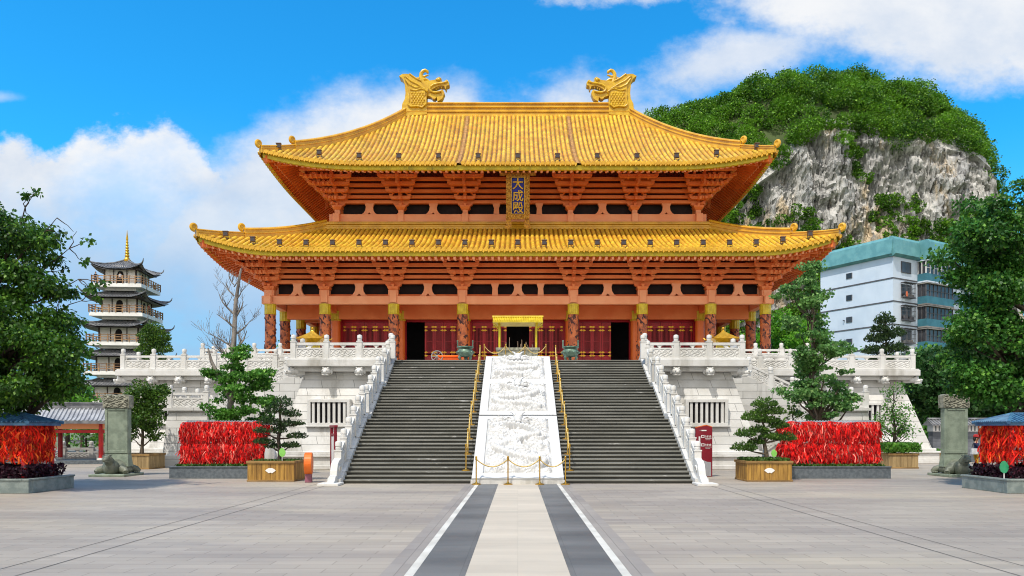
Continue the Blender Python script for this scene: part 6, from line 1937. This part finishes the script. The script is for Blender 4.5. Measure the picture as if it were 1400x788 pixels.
o = thing('sign_frame', 'maroon painted sign frame seen edge-on, left of the stairs', 'sign', (-7.82, 31.0, 0), rad(-62))
b = MB()
for x in (-.34, .3): b.box(x, -.06, 0, x + .1, .06, 2.1)
b.box(-.42, -.07, 2.1, .48, .07, 2.2); b.box(-.24, -.05, 1.75, .3, .05, 1.85); b.box(-.24, -.05, .5, .3, .05, .58)
b.build('posts', MT['signred'], o, bevel=.01)
b = MB(); b.box(-.22, -.03, .6, .28, .03, 1.72); b.build('board', MT['signwhite'], o)

o = thing('round_sign', 'orange drum-shaped notice stand on a plum foot, left of the stairs', 'sign', (-7.98, 27.9, 0), rad(-80))
b = MB(); b.prism([(.42 * math.cos(2 * pi * k / 28), .42 * math.sin(2 * pi * k / 28)) for k in range(28)], lambda u, v, h: (u, h, .72 + v), -.14, .14); b.build('drum', MT['signorange'], o, bevel=.02)
b = MB(); b.prism([(.33 * math.cos(2 * pi * k / 24), .33 * math.sin(2 * pi * k / 24)) for k in range(24)], lambda u, v, h: (u, h, .72 + v), -.146, -.14); b.build('face', MT['signred'], o)
b = MB(); b.frustum(-.17, -.13, .17, .13, 0, -.14, -.11, .14, .11, .36); b.build('foot', MT['signpink'], o, bevel=.012)

def leaf_sign(loc, label, m, h=.34, rz=0):
    o = thing('leaf_sign', label, 'garden sign', loc, rz, 'leaf-shaped garden signs')
    pts = [(0, 0), (.09, .04), (.15, .14), (.16, .24), (.1, .34), (.02, .42), (-.06, .4), (-.13, .3), (-.15, .18), (-.1, .06)]
    k = h / .42
    b = MB(); b.prism([(u * k, v * k) for u, v in pts], lambda u, v, q: (u, q, .18 + v), -.012, .012); b.build('leaf_plate', m, o)
    b = MB(); b.box(-.012, -.008, -.05, .012, .008, .19); b.build('stake', MT['signwhite'], o)
leaf_sign((15.42, 23.2, .44), 'dark green leaf-shaped sign in front of the right blue-roofed rack', MT['leafsign'], .4)
leaf_sign((-9.2, 28.55, .76), 'light green leaf-shaped sign in the left wooden planter', MT['leafsign_lt'], .36)
leaf_sign((9.98, 28.5, .76), 'light green leaf-shaped sign in the right wooden planter', MT['leafsign_lt'], .3)
def stone_lump(loc, label, sx, sy, sz, seed):
    b = MB(); n, m = 18, 12
    def f_(u, v):
        a = 2 * pi * u; e = pi * (v - .5); d = Vector((math.cos(a) * math.cos(e), math.sin(a) * math.cos(e), math.sin(e)))
        k = 1 + .22 * mnoise.noise(d * 1.6 + Vector((seed, 0, 0)))
        return (loc[0] + d.x * sx * k, loc[1] + d.y * sy * k, loc[2] + sz + d.z * sz * k)
    b.grid(n, m, f_); tag(b.build('standing_stone', MT['marble'], smooth=60), label, 'stone', 'pale stones beside the planters')
stone_lump((-10.15, 30.0, .0), 'upright pale stone standing behind the left wooden planter', .26, .2, .72, 1)
stone_lump((10.15, 30.0, .0), 'slim pale stone standing behind the right wooden planter', .16, .14, .62, 5)
# ------------------------------------------------------------------ grey pagoda far behind on the left
pg = wthing('pagoda', 'white and grey square pagoda with upturned eaves, timber balconies and a golden spire', 'pagoda', (-61, 114, 0))
PA = rad(5)
ca, sa = math.cos(PA), math.sin(PA)
PC = Vector((-60.9, 114.0, 0))
def pl(x, y, z): return (PC.x + x * ca - y * sa, PC.y + x * sa + y * ca, z)
tiers = 7
STEP = 4.45
TOPZ = 2 + (588 - 376) * .110      # top of highest balcony rail
def pbox(b, x0, y0, z0, x1, y1, z1, mi=0):
    b.add([pl(x0, y0, z0), pl(x1, y0, z0), pl(x1, y1, z0), pl(x0, y1, z0), pl(x0, y0, z1), pl(x1, y0, z1), pl(x1, y1, z1), pl(x0, y1, z1)],
          [(0, 3, 2, 1), (4, 5, 6, 7), (0, 1, 5, 4), (1, 2, 6, 5), (2, 3, 7, 6), (3, 0, 4, 7)], mi)
for k in range(tiers):
    zr = TOPZ - STEP * k; zf = zr - 1.15         # rail top, floor
    bw = 2.3 + .27 * k                            # half body
    fw = 3.6 + .26 * k                            # half balcony
    ww = MB(); pbox(ww, -bw, -bw, zf - (.9 if k < tiers - 1 else max(0, zf)), bw, bw, zf + 2.9)
    wo = ww.build('wall', MT['plaster'], pg)
    def tp_(*a):
        dk = MB(); pbox(dk, *a); dk.build('timber_post', MT['darkwood'], pg)
    for q in (-1, 1):
        for u in (-.42 * bw, .42 * bw): tp_(u - .07, q * bw - .05, zf, u + .07, q * bw + .05, zf + 2.4); tp_(q * bw - .05, u - .07, zf, q * bw + .05, u + .07, zf + 2.4)
        for u in (-bw, bw): tp_(u - .1, q * bw - .1, zf, u + .1, q * bw + .1, zf + 2.6)
    for (ax, q) in (('x', -1), ('y', 1)):
        dm = MB()
        arch = [(-.5, 0), (.5, 0), (.5, 1.5), (.42, 1.8), (.25, 2.0), (0, 2.08), (-.25, 2.0), (-.42, 1.8), (-.5, 1.5)]
        if ax == 'x': dm.prism(arch, lambda u, v, h: pl(u, q * (bw + h), zf + v), -.05, .03)
        else: dm.prism(arch, lambda u, v, h: pl(q * (bw + h), u, zf + v), -.05, .03)
        dm.build('doorway', MT['black'], wo)  # black plate painted as the unlit inside, no opening is cut
    fl = MB(); pbox(fl, -fw, -fw, zf - .55, fw, fw, zf); fl.build('balcony_floor', MT['plaster'], pg)
    rl = MB()
    n = 9
    for q in (-1, 1):
        for z in (.35, .72, 1.08):
            pbox(rl, -fw, q * fw - .05, zf + z - .05, fw, q * fw + .05, zf + z + .05); pbox(rl, q * fw - .05, -fw, zf + z - .05, q * fw + .05, fw, zf + z + .05)
        for i in range(n):
            u = -fw + 2 * fw * i / (n - 1)
            pbox(rl, u - .07, q * fw - .07, zf, u + .07, q * fw + .07, zf + 1.2); pbox(rl, q * fw - .07, u - .07, zf, q * fw + .07, u + .07, zf + 1.2)
    rl.build('balcony_rail', MT['railwood'], pg)
    # roof over this storey (below the next balcony)
    rf = MB(); ze = zf + 2.25; ew = fw + .55 if k else fw - .1; tw = bw - .6 if k else .25; H = 1.15 if k else 1.9
    def rz_(s, q): return ze + H * (.55 * s + .45 * s * s) + .75 * max(0, 1 - q / 2.6) ** 2.0 * (1 - s) ** 2
    for rot in range(4):
        c4, s4 = math.cos(rot * pi / 2), math.sin(rot * pi / 2)
        def g_(u, v, dz=0):
            w_ = ew + (tw - ew) * v; x = (2 * u - 1) * w_; q = w_ - abs(x); y = -w_ - .25 * max(0, 1 - q / 2.6) ** 2 * (1 - v)
            x *= 1 + .05 * max(0, 1 - q / 2.6) ** 2 * (1 - v)
            return pl(x * c4 - y * s4, x * s4 + y * c4, rz_(v, q) + dz)
        rf.grid(25, 7, g_)
        rf.grid(25, 3, lambda u, v: g_(u, v * .5, -.22 - .25 * v))
        for i in range(25):
            u0 = i / 24
            rf.tube([g_(u0, .0, -.1), g_(u0, 0, .1)], .001, 3)
        for i in range(22):
            uu = (i + .5) / 22
            x_e = (2 * uu - 1) * ew; sm = min(1, (ew - abs(x_e)) / max(.01, ew - tw))
            pts = []
            for j in range(5):
                v = sm * j / 4; w_ = ew + (tw - ew) * v
                pts.append(Vector(g_(.5 + x_e / (2 * w_), v, .04)))
            rf.tube(pts, .075, 4)
        # turned-up corner
        pts = [Vector(g_(0, v, .1)) for v in (1, .7, .4, .15, 0)]
        d = (pts[-1] - pts[-2]).normalized(); pts += [pts[-1] + d * .3 + Vector((0, 0, .25)), pts[-1] + d * .45 + Vector((0, 0, .65))]
        rf.tube(pts, [.14, .14, .14, .14, .13, .1, .04], 6)
    rf.build('roof', MT['greytile'], pg)
    cv = MB(); pbox(cv, -ew + .3, -ew + .3, ze + .02, ew - .3, ew - .3, ze + .12); cv.build('eave_soffit', MT['darkwood'], pg)
sp_ = MB(); c = pl(0, 0, 0); zt = TOPZ - 1.15 + 2.25 + 1.75
prof = [(.5, 0), (.55, .3), (.35, .5)]
for i in range(7): prof += [(.36 - .03 * i, .6 + .42 * i), (.22 - .02 * i, .75 + .42 * i), (.34 - .03 * i, .9 + .42 * i)]
prof += [(.16, 3.7), (.09, 4.2), (.02, 5.0)]
sp_.lathe(prof, 14, (c[0], c[1], zt)); sp_.build('spire', MT['gold'], pg, smooth=50)

# ------------------------------------------------------------------ pale apartment block on the right
ap = wthing('apartment_block', 'pale blue apartment block with a teal mansard parapet and caged balconies', 'apartment building', (50, 95, 0))
AO = P(1221, 588, 90.0); e1 = Vector((-.5, .866, 0)); e2 = Vector((.866, .5, 0))   # left face, right face
def ab(b, u0, v0, z0, u1, v1, z1, mi=0):
    """u along the right face, v along the left face (into the block)"""
    vs = []
    for z in (z0, z1):
        for u, v in ((u0, v0), (u1, v0), (u1, v1), (u0, v1)): vs.append((AO.x + e2.x * u + e1.x * v, AO.y + e2.y * u + e1.y * v, z))
    b.add(vs, [(0, 3, 2, 1), (4, 5, 6, 7), (0, 1, 5, 4), (1, 2, 6, 5), (2, 3, 7, 6), (3, 0, 4, 7)], mi)
def apart(nm, m, fn, parent=None, **k):
    b = MB(); fn(b); return b.build(nm, m, parent or ap, **k)
ZT = 23.5; FL = 2.85; LV = 10.4; LU = 17.2
wl = apart('wall', MT['apt'], lambda b: ab(b, 0, 0, 0, LU, LV, ZT))
def f(b):
    for k in range(1, 8):
        z = ZT - FL * k; ab(b, -.05, -.03, z, 0, LV + .01, z + .16); ab(b, 0, -.035, z, LU, -.001, z + .16)
apart('string_course', MT['cagegrey'], f)
def mans(b, u0, u1, o, v1=LV):
    pr = [(-.15 - o, ZT - .1), (-.55 - o, ZT + .15), (-.3 - o, ZT + 2.0), (-.05 - o, ZT + 2.35), (.3, ZT + 2.35), (.3, ZT - .1)]
    b.prism(pr, lambda p, q, h: (AO.x + e2.x * h + e1.x * p, AO.y + e2.y * h + e1.y * p, q), u0, u1)
def f(b):
    mans(b, -.3, 5.0, 0); mans(b, 5.003, 11.0, 1.3); mans(b, 11.003, LU, 0)
    pr = [(-.15, ZT - .1), (-.55, ZT + .15), (-.3, ZT + 2.0), (-.05, ZT + 2.35), (.3, ZT + 2.35), (.3, ZT - .1)]
    b.prism(pr, lambda p, q, h: (AO.x + e2.x * p + e1.x * h, AO.y + e2.y * p + e1.y * h, q), -.12, LV + .3)
    ab(b, .31, .31, ZT + .01, LU, LV, ZT + .1)
apart('mansard_parapet', MT['teal'], f)
for k in range(7):
    z = ZT - FL * (k + 1)
    fo = apart('window', MT['cagegrey'], lambda b: ab(b, -.08, 5.6, z + 1.05, .02, 6.45, z + 1.75))
    apart('pane', MT['glass'], lambda b: ab(b, -.09, 5.66, z + 1.1, -.081, 6.39, z + 1.7), fo)
    if k in (2, 3): apart('vent_pipe', MT['cagegrey'], lambda b: ab(b, -.25, 6.7, z + 1.3, .02, 6.82, z + 1.42))
    # right face: plain window, then a bay with parapet and glazing
    fo = apart('window', MT['cagegrey'], lambda b: ab(b, 1.6, -.1, z + .9, 3.6, .02, z + 2.3))
    apart('pane', MT['glass'], lambda b: (ab(b, 1.68, -.11, z + .96, 2.57, -.101, z + 2.24), ab(b, 2.63, -.11, z + .96, 3.52, -.101, z + 2.24)), fo)
    if k in (1, 2, 3):
        def f(b):
            for i in range(9):
                u = 1.5 + 2.2 * i / 8; ab(b, u - .02, -.62, z + .7, u + .02, -.58, z + 2.4)
            for zz in (.7, 1.25, 1.8, 2.38): ab(b, 1.48, -.62, z + zz, 3.72, -.585, z + zz + .04); ab(b, 1.48, -.6, z + zz, 1.52, -.1, z + zz + .04); ab(b, 3.68, -.6, z + zz, 3.72, -.1, z + zz + .04)
            ab(b, 1.45, -.66, z + .6, 3.75, -.1, z + .66); ab(b, 1.4, -.75, z + 2.42, 3.8, -.1, z + 2.5)
        apart('window_cage', MT['cagegrey'], f)
        r = random.Random(k)
        def f(b):
            for i in range(6): u = 1.7 + .34 * i; ab(b, u, -.5, z + .67, u + .22, -.25, z + .67 + r.uniform(.2, .6))
        apart('balcony_clutter', MT['concrete'] if k % 2 else MT['cagegrey'], f)
        if k == 1: apart('hanging_cloth', MT['signorange'], lambda b: ab(b, 1.62, -.66, z + .7, 1.95, -.64, z + 1.3))
        if k == 3: apart('air_conditioner', MT['signwhite'], lambda b: (ab(b, 2.6, -.5, z - .3, 3.5, -.1, z + .35),))
    fo = apart('bay', MT['apt'] if k == 0 else MT['concrete'], lambda b: (ab(b, 5.0, -1.25, z - .1, 11.0, -.02, z + .08), ab(b, 4.9, -1.4, z + 2.55, 11.1, -.02, z + 2.67)))
    apart('bay_parapet', MT['tealdark'], lambda b: ab(b, 5.02, -1.22, z + .08, 10.98, -.02, z + 1.0), fo)
    def f(b):
        ab(b, 5.1, -1.1, z + 1.0, 10.9, -.02, z + 2.5)
    apart('glazing', MT['glass'], f, fo)
    def f(b):
        for i in range(8):
            u = 5.05 + 5.85 * i / 7; ab(b, u - .05, -1.16, z + 1.0, u + .05, -1.08, z + 2.55)
        for q in range(3): ab(b, 5.02, -1.12 + .5 * q, z + 1.0, 5.09, -1.04 + .5 * q, z + 2.55)
        ab(b, 5.0, -1.17, z + 1.7, 11, -1.1, z + 1.76)
    apart('mullion', MT['cagegrey'] if k else MT['signwhite'], f, fo)
    fo = apart('window', MT['cagegrey'], lambda b: ab(b, 11.7, -.1, z + .9, 14.3, .02, z + 2.3))
    apart('pane', MT['glass'], lambda b: ab(b, 11.8, -.11, z + .96, 14.2, -.101, z + 2.24), fo)
    apart('sill_parapet', MT['tealdark'], lambda b: ab(b, 14.6, -.9, z, 17.1, -.02, z + 1.0))

# ------------------------------------------------------------------ roofed gallery on the left, with its balustrade and shrubs
gl = wthing('roofed_gallery', 'low gallery with pale grey tile roof on red columns at the left', 'gallery', (-34, 43, 0))
G0 = Vector((-42, 38.0, 0)); G1 = Vector((-24.6, 44.5, 0)); gd = (G1 - G0).normalized(); gn = Vector((gd.y, -gd.x, 0)); GL = (G1 - G0).length
def gp(u, v, z): return G0 + gd * u + gn * v + Vector((0, 0, z))      # v towards the plaza
b = MB()
rfp = [(1.75, 2.42), (1.75, 2.52), (1.2, 2.72), (.6, 3.0), (0, 3.3), (-.6, 3.0), (-1.2, 2.72), (-1.75, 2.52), (-1.75, 2.42)]
b.prism(rfp, lambda u, v, h: gp(h, u, v), 0, GL)
b.build('roof', MT['palegreytile'], gl)
b = MB()
for i in range(int(GL / .22)):
    u = .11 + .22 * i
    b.tube([gp(u, p, q + .03) for p, q in rfp[1:5]], .05, 5); b.tube([gp(u, p, q + .03) for p, q in rfp[4:8]], .05, 5)
b.build('tile_roll', MT['palegreytile'], gl)
b = MB(); b.prism([(-.16, 3.25), (.16, 3.25), (.14, 3.55), (.2, 3.58), (.2, 3.66), (-.2, 3.66), (-.2, 3.58), (-.14, 3.55)], lambda u, v, h: gp(h, u, v), -.05, GL + .05)
b.prism([(1.76, 2.36), (1.8, 2.36), (1.8, 2.54), (1.76, 2.54)], lambda u, v, h: gp(h, u, v), 0, GL)
b.build('ridge', MT['greytile'], gl)
b = MB(); 
for v in (1.05, -1.05): b.prism([(v - .08, 2.05), (v + .08, 2.05), (v + .08, 2.42), (v - .08, 2.42)], lambda u, q, h: gp(h, u, q), .2, GL - .2)
b.build('eave_beam', MT['salmon'], gl)
b = MB()
for v in (1.05, -1.05): b.prism([(v - .06, 1.82), (v + .06, 1.82), (v + .06, 2.0), (v - .06, 2.0)], lambda u, q, h: gp(h, u, q), .2, GL - .2)
b.build('tie_beam', MT['redpaint'], gl)
nc = 8
for i in range(nc):
    u = .5 + (GL - 1.0) * i / (nc - 1)
    for v in (1.05, -1.05):
        p = gp(u, v, 0)
        b = MB(); b.tube([p + Vector((0, 0, .34)), p + Vector((0, 0, 2.36))], .13, 12); co_ = b.build('column', MT['redpaint'], gl, smooth=50)
        b = MB(); b.lathe([(.24, .0), (.24, .2), (.18, .34)], 12, p); b.build('base', MT['marble'], co_)
b = MB(); b.prism([(-1.6, 0), (1.6, 0), (1.6, .22), (-1.6, .22)], lambda u, v, h: gp(h, u, v), -.3, GL + .3); b.build('floor_step', MT['granite'], gl)
q0, q1 = gp(0, -2.6, .05), gp(GL + 3, -2.6, .05)
balustrade(q0, q1, 14, 'low white balustrade behind the red gallery columns', group='terrace balustrades')
def bush(name, label, c, rx, ry, rz, n, m, seed, size=.16, per=30, group=None, cr=(.3, .6)):
    rng = np.random.default_rng(seed)
    o = wthing(name, label, 'shrub', (c[0], c[1], 0), group)
    v, f = clump_leaves(lobes_to_clumps([(c[0], c[1], c[2], rx, ry, rz, n)], rng, cr), per, size, rng, .2, .45)
    np_obj('foliage', v, f, m, o)
    b = MB(); r = random.Random(seed)
    for k in range(5): b.tube([(c[0] + r.uniform(-.1, .1), c[1], 0), (c[0] + r.uniform(-.4, .4) * rx, c[1] + r.uniform(-.3, .3), c[2])], [.05, .02], 5)
    b.build('stem', MT['darkbark'], o)
for i, (u, z, s_) in enumerate(((3, 1.3, 1.2), (6.5, 1.6, 1.4), (10, 1.4, 1.3), (13.5, 1.7, 1.5), (16.5, 1.5, 1.3))):
    p = gp(u, -4.0, z)
    bush('garden_shrub', 'leafy green shrub behind the gallery balustrade, %s' % place(i, 5), p, s_, .8, s_, 26, MT['leaf_mid'], 70 + i, .2, group='shrubs behind the gallery')

# trees behind the gallery and the hall
def bgtree(px, d, zc, rx, rz, n, label, m, seed, name='background_tree', size=.3, per=60, cr=(.8, 1.6), group=None):
    x = (px - 708) * d / 1000
    return tree(name, label, 'tree', (x, d, 0), (x, d, zc + rz * .5), .25, [(x, d, zc, rx, rx * .8, rz, n)], m, MT['darkbark'], per=per, size=size, seed=seed, cr=cr, group=group, limbs=14)
GB = 'trees behind the buildings'
bgtree(66, 66, 4.6, 3.0, 2.4, 26, 'bright round tree behind the gallery roof, beside the left broadleaf tree', MT['leaf_bright'], 80, group=GB)
bgtree(92, 74, 4.8, 2.6, 2.4, 22, 'mid green tree behind the gallery roof, next to the pagoda foot', MT['leaf_mid'], 81, group=GB)
bgtree(10, 60, 5.0, 4.0, 3, 30, 'dark tree behind the gallery at the far left', MT['forest_far'], 82, group=GB)
bgtree(136, 92, 3.6, 3.4, 2.4, 26, 'low green tree at the foot of the pagoda', MT['leaf_mid'], 83, group=GB)
# palm at the foot of the pagoda
o = wthing('palm_tree', 'small palm with arching fronds left of the pagoda foot', 'palm tree', (-46.5, 78, 0))
b = MB(); b.tube([(-46.5, 78, 0), (-46.4, 78, 2.5), (-46.5, 78, 4.6)], [.2, .15, .13], 8); b.build('trunk', MT['bark'], o)
V = []; F = []; r = random.Random(6)
for k in range(22):
    a = 2 * pi * k / 22 + r.uniform(-.15, .15); up = r.uniform(.2, 1.3); L = r.uniform(1.6, 2.3)
    for j in range(16):
        u = (j + 1) / 16
        c = Vector((-46.5 + math.cos(a) * L * u, 78 + math.sin(a) * L * u, 4.6 + up * L * u * .8 - 1.1 * L * u * u))
        for sgn in (-1, 1):
            t2 = Vector((-math.sin(a), math.cos(a), 0)) * sgn * .5 * (1 - .6 * u) + Vector((math.cos(a), math.sin(a), 0)) * .25 + Vector((0, 0, -.2))
            i0 = len(V); dxy = Vector((math.cos(a), math.sin(a), 0)) * .05
            V += [c - dxy, c + dxy, c + t2 + dxy * .3, c + t2 - dxy * .3]; F.append((i0, i0 + 1, i0 + 2, i0 + 3))
np_obj('fronds', np.array([tuple(p) for p in V]), np.array(F), MT['leaf_mid'], o)
bgtree(1082, 80, 9.2, 4.2, 5.6, 60, 'bright green tree rising behind the right end of the hall', MT['leaf_bright'], 84, group=GB, cr=(.8, 1.5))
bgtree(1062, 76, 6.5, 3.2, 3.5, 34, 'bright low tree behind the right end columns of the hall', MT['leaf_bright'], 85, group=GB)
bgtree(1030, 84, 9, 4.0, 4.6, 40, 'green tree seen between the right side columns of the hall', MT['leaf_bright'], 95, group=GB)
bgtree(1108, 84, 7.0, 3.5, 4.5, 40, 'mid green tree between the hall and the apartment block', MT['leaf_mid'], 86, group=GB)
bgtree(404, 84, 8.0, 4.2, 4.0, 44, 'bright tree glimpsed between the left side columns of the hall', MT['leaf_bright'], 87, group=GB)
bgtree(432, 88, 8.4, 4.0, 3.4, 36, 'green tree behind the small golden burner on the left', MT['leaf_mid'], 88, group=GB)
bgtree(1268, 62, 5.8, 2.6, 4.2, 44, 'dark tree beside the corner of the right wing', MT['forest_far'], 89, group=GB, per=80)
bgtree(1300, 58, 5.4, 3.2, 4.2, 54, 'dark tree behind the grey wall and the right stele', MT['forest_far'], 90, group=GB, per=80)
bgtree(1345, 60, 6.0, 3.6, 4.8, 54, 'dark tree behind the grey wall, partly hidden by the right broadleaf tree', MT['forest_far'], 91, group=GB, per=80)
bgtree(1390, 58, 5.4, 3.4, 4.4, 44, 'dark tree at the far right behind the ribbon rack', MT['forest_far'], 92, group=GB, per=80)
bgtree(1190, 66, 6.6, 2.0, 1.4, 18, 'low dark tree below the apartment windows behind the terrace', MT['forest_far'], 93, group=GB)
bgtree(1262, 68, 7.4, 2.0, 2.0, 18, 'mid green tree at the foot of the apartment block', MT['leaf_mid'], 94, group=GB)
bush('wall_shrub', 'light green shrub at the foot of the right wing, by the grey wall', (25.6, 47, 1.6), .9, .7, 1.5, 24, MT['leaf_mid'], 96)

# ------------------------------------------------------------------ grey garden wall on the right
gw = wthing('garden_wall', 'grey brick garden wall with a tiled coping and pale frieze behind the right stele', 'garden wall', (29, 45.5, 0))
def gx(b, x0, y0, z0, x1, y1, z1): b.box(x0, y0, z0, x1, y1, z1)
b = MB(); b.box(25.7, 45.3, 0, 40, 45.8, 1.9); b.build('wall', MT['greywall'], gw)
b = MB()
b.box(25.68, 45.22, 1.9, 40, 45.88, 2.28)
b.build('frieze', MT['plaster'], gw)
b = MB()
for i in range(64): x = 25.8 + .22 * i; b.box(x, 45.2, 1.94, x + .07, 45.22, 2.24)
b.build('frieze_slot', MT['granite'], gw)
b = MB(); b.prism([(44.9, 2.28), (45.55, 2.62), (46.2, 2.28)], lambda u, v, h: (h, u, v), 25.5, 40)
for i in range(70):
    x = 25.6 + .2 * i; b.tube([(x, 44.9, 2.31), (x, 45.55, 2.65), (x, 46.2, 2.31)], .045, 5)
b.tube([(25.5, 45.55, 2.68), (40, 45.55, 2.68)], .09, 6)
b.build('tile_coping', MT['greytile'], gw)

# ------------------------------------------------------------------ people
MT['skin'] = mat('skin', S(206, 160, 132), S(196, 148, 120), vs=20, rough=.55)
MT['hair'] = mat('dark_hair', S(38, 30, 28), S(28, 22, 20), vs=20, rough=.5)
def cloth(nm, c): return mat(nm, S(*c), S(*[int(q * .86) for q in c]), vs=9, rough=.85, bump=.3, bs=25)
def person(loc, label, rotz, shirt, legs, hat=None, arm='down', shorts=True, group=None):
    o = thing('person', label, 'person', loc, rotz, group)
    bm_v = []; bm_e = []; rd = []
    def V_(p, r): bm_v.append(p); rd.append(r); return len(bm_v) - 1
    def E_(a, c): bm_e.append((a, c))
    pel = V_((0, 0, .93), (.155, .11)); wa = V_((0, 0, 1.08), (.13, .095)); ch = V_((0, -.01, 1.27), (.165, .11)); sh = V_((0, 0, 1.39), (.13, .085)); nk = V_((0, -.01, 1.47), (.055, .055)); hd0 = V_((0, -.02, 1.55), (.075, .085)); hd = V_((0, -.02, 1.63), (.085, .1)); ht = V_((0, -.01, 1.7), (.06, .07))
    for a, c in ((pel, wa), (wa, ch), (ch, sh), (sh, nk), (nk, hd0), (hd0, hd), (hd, ht)): E_(a, c)
    for s in (-1, 1):
        hp_ = V_((s * .09, 0, .86), (.095, .095)); kn = V_((s * .1, -.02 - .05 * (s > 0), .49), (.06, .065)); an = V_((s * .1, .03, .09), (.04, .045)); tt = V_((s * .11, -.13, .04), (.04, .03))
        E_(pel, hp_); E_(hp_, kn); E_(kn, an); E_(an, tt)
        so_ = V_((s * .185, 0, 1.37), (.06, .06))
        if arm == 'down': el = V_((s * .25, .03, 1.12), (.043, .043)); wr = V_((s * .25, -.08, .9), (.03, .03)); hn = V_((s * .25, -.11, .82), (.035, .02))
        else: el = V_((s * .26, -.08, 1.14), (.043, .043)); wr = V_((s * .16, -.28, 1.2), (.03, .03)); hn = V_((s * .1, -.34, 1.24), (.035, .025))
        E_(sh, so_); E_(so_, el); E_(el, wr); E_(wr, hn)
        for k in range(4):
            f1 = V_((bm_v[hn][0] + (k - 1.5) * .017, bm_v[hn][1] - .01, bm_v[hn][2] - (.075 if arm == 'down' else -.05)), (.008, .008)); E_(hn, f1)
        th_ = V_((bm_v[hn][0] - s * .04, bm_v[hn][1] - .03, bm_v[hn][2] - .01), (.009, .009)); E_(hn, th_)
    me = bpy.data.meshes.new('body'); me.from_pydata(bm_v, bm_e, [])
    ob = bpy.data.objects.new('body', me); COL.objects.link(ob)
    sk = ob.modifiers.new('skin', 'SKIN'); sk.use_smooth_shade = True
    for i, q in enumerate(rd): me.skin_vertices[0].data[i].radius = q
    me.skin_vertices[0].data[pel].use_root = True
    sb = ob.modifiers.new('sub', 'SUBSURF'); sb.levels = 2; sb.render_levels = 2
    bpy.context.view_layer.update()
    m2 = bpy.data.meshes.new_from_object(ob.evaluated_get(bpy.context.evaluated_depsgraph_get()))
    bpy.data.objects.remove(ob)
    m2.materials.clear()
    for m in (MT['skin'], shirt, legs, MT['darkwood']): m2.materials.append(m)
    for p in m2.polygons:
        c = p.center
        if c.z < .085: k = 3
        elif c.z < .98 and abs(c.x) < .21: k = 2 if (not shorts or c.z > .45) else 0
        elif c.z < 1.43 and not (abs(c.x) > .2 and c.z < 1.2) and c.y > -.2: k = 1
        else: k = 0
        p.material_index = k
    m2.name = 'body'
    link('body', m2, o)
    b = MB()
    b.ball((0, .0, 1.665), .102, .115, .1, 14, 10); b.ball((0, .06, 1.6), .09, .07, .1, 10, 8)
    link('hair', b.mesh('hair', MT['hair'], smooth=60), o)
    if hat:
        b = MB(); b.lathe([(.11, 1.68), (.108, 1.74), (.08, 1.79), (.02, 1.81)], 14); b.box(-.09, -.22, 1.675, .09, -.08, 1.69); link('cap', b.mesh('cap', hat, smooth=50), o)
    b = MB()
    for s in (-1, 1): b.ball((s * .035, -.108, 1.615), .011, .008, .008, 6, 5)
    b.box(-.03, -.102, 1.53, .03, -.098, 1.537)
    link('eyes_and_mouth', b.mesh('eyes_and_mouth', MT['hair']), o)
    b = MB(); b.ball((0, -.125, 1.583), .014, .02, .022, 6, 5)
    for s in (-1, 1): b.ball((s * .095, -.01, 1.6), .012, .022, .032, 6, 5)
    link('nose_and_ears', b.mesh('nose_and_ears', MT['skin'], smooth=60), o)
    return o
navy = cloth('navy_cloth', (34, 44, 84)); yel = cloth('yellow_cloth', (214, 160, 40)); whi = cloth('white_cloth', (220, 222, 226)); redc = cloth('red_cloth', (190, 40, 40)); blk = cloth('black_cloth', (40, 42, 48))
person((20.42, 32.6, 0), 'person in navy top and yellow shorts with a red cap, beside the right ribbon rack', rad(70), navy, yel, redc, 'up')
o = thing('shoulder_bag', 'white shoulder bag carried by the person beside the right ribbon rack', 'bag', (20.23, 32.42, .92))
b = MB(); b.frustum(-.14, -.06, .14, .06, 0, -.12, -.05, .12, .05, .26); link('bag_body', b.mesh('bag_body', whi), o)
b = MB(); b.tube([(-.11, 0, .25), (-.02, .06, .46), (.08, .12, .5)], .012, 5); link('strap', b.mesh('strap', blk), o)
zf0 = TOPZ - 1.15
person(pl(-3.2, -3.2, zf0), 'person in dark clothes standing at the left end of the top pagoda balcony', rad(10), blk, navy, None, 'down', False)
person(pl(.3, -3.1, zf0), 'person in pale clothes standing before the top pagoda doorway', rad(0), whi, blk, None, 'down', False)
person(pl(3.55, -.8, zf0 - STEP), 'person in red standing on the right side of the second pagoda balcony from the top', rad(70), redc, blk, None, 'down', False)
bpy.context.view_layer.update()
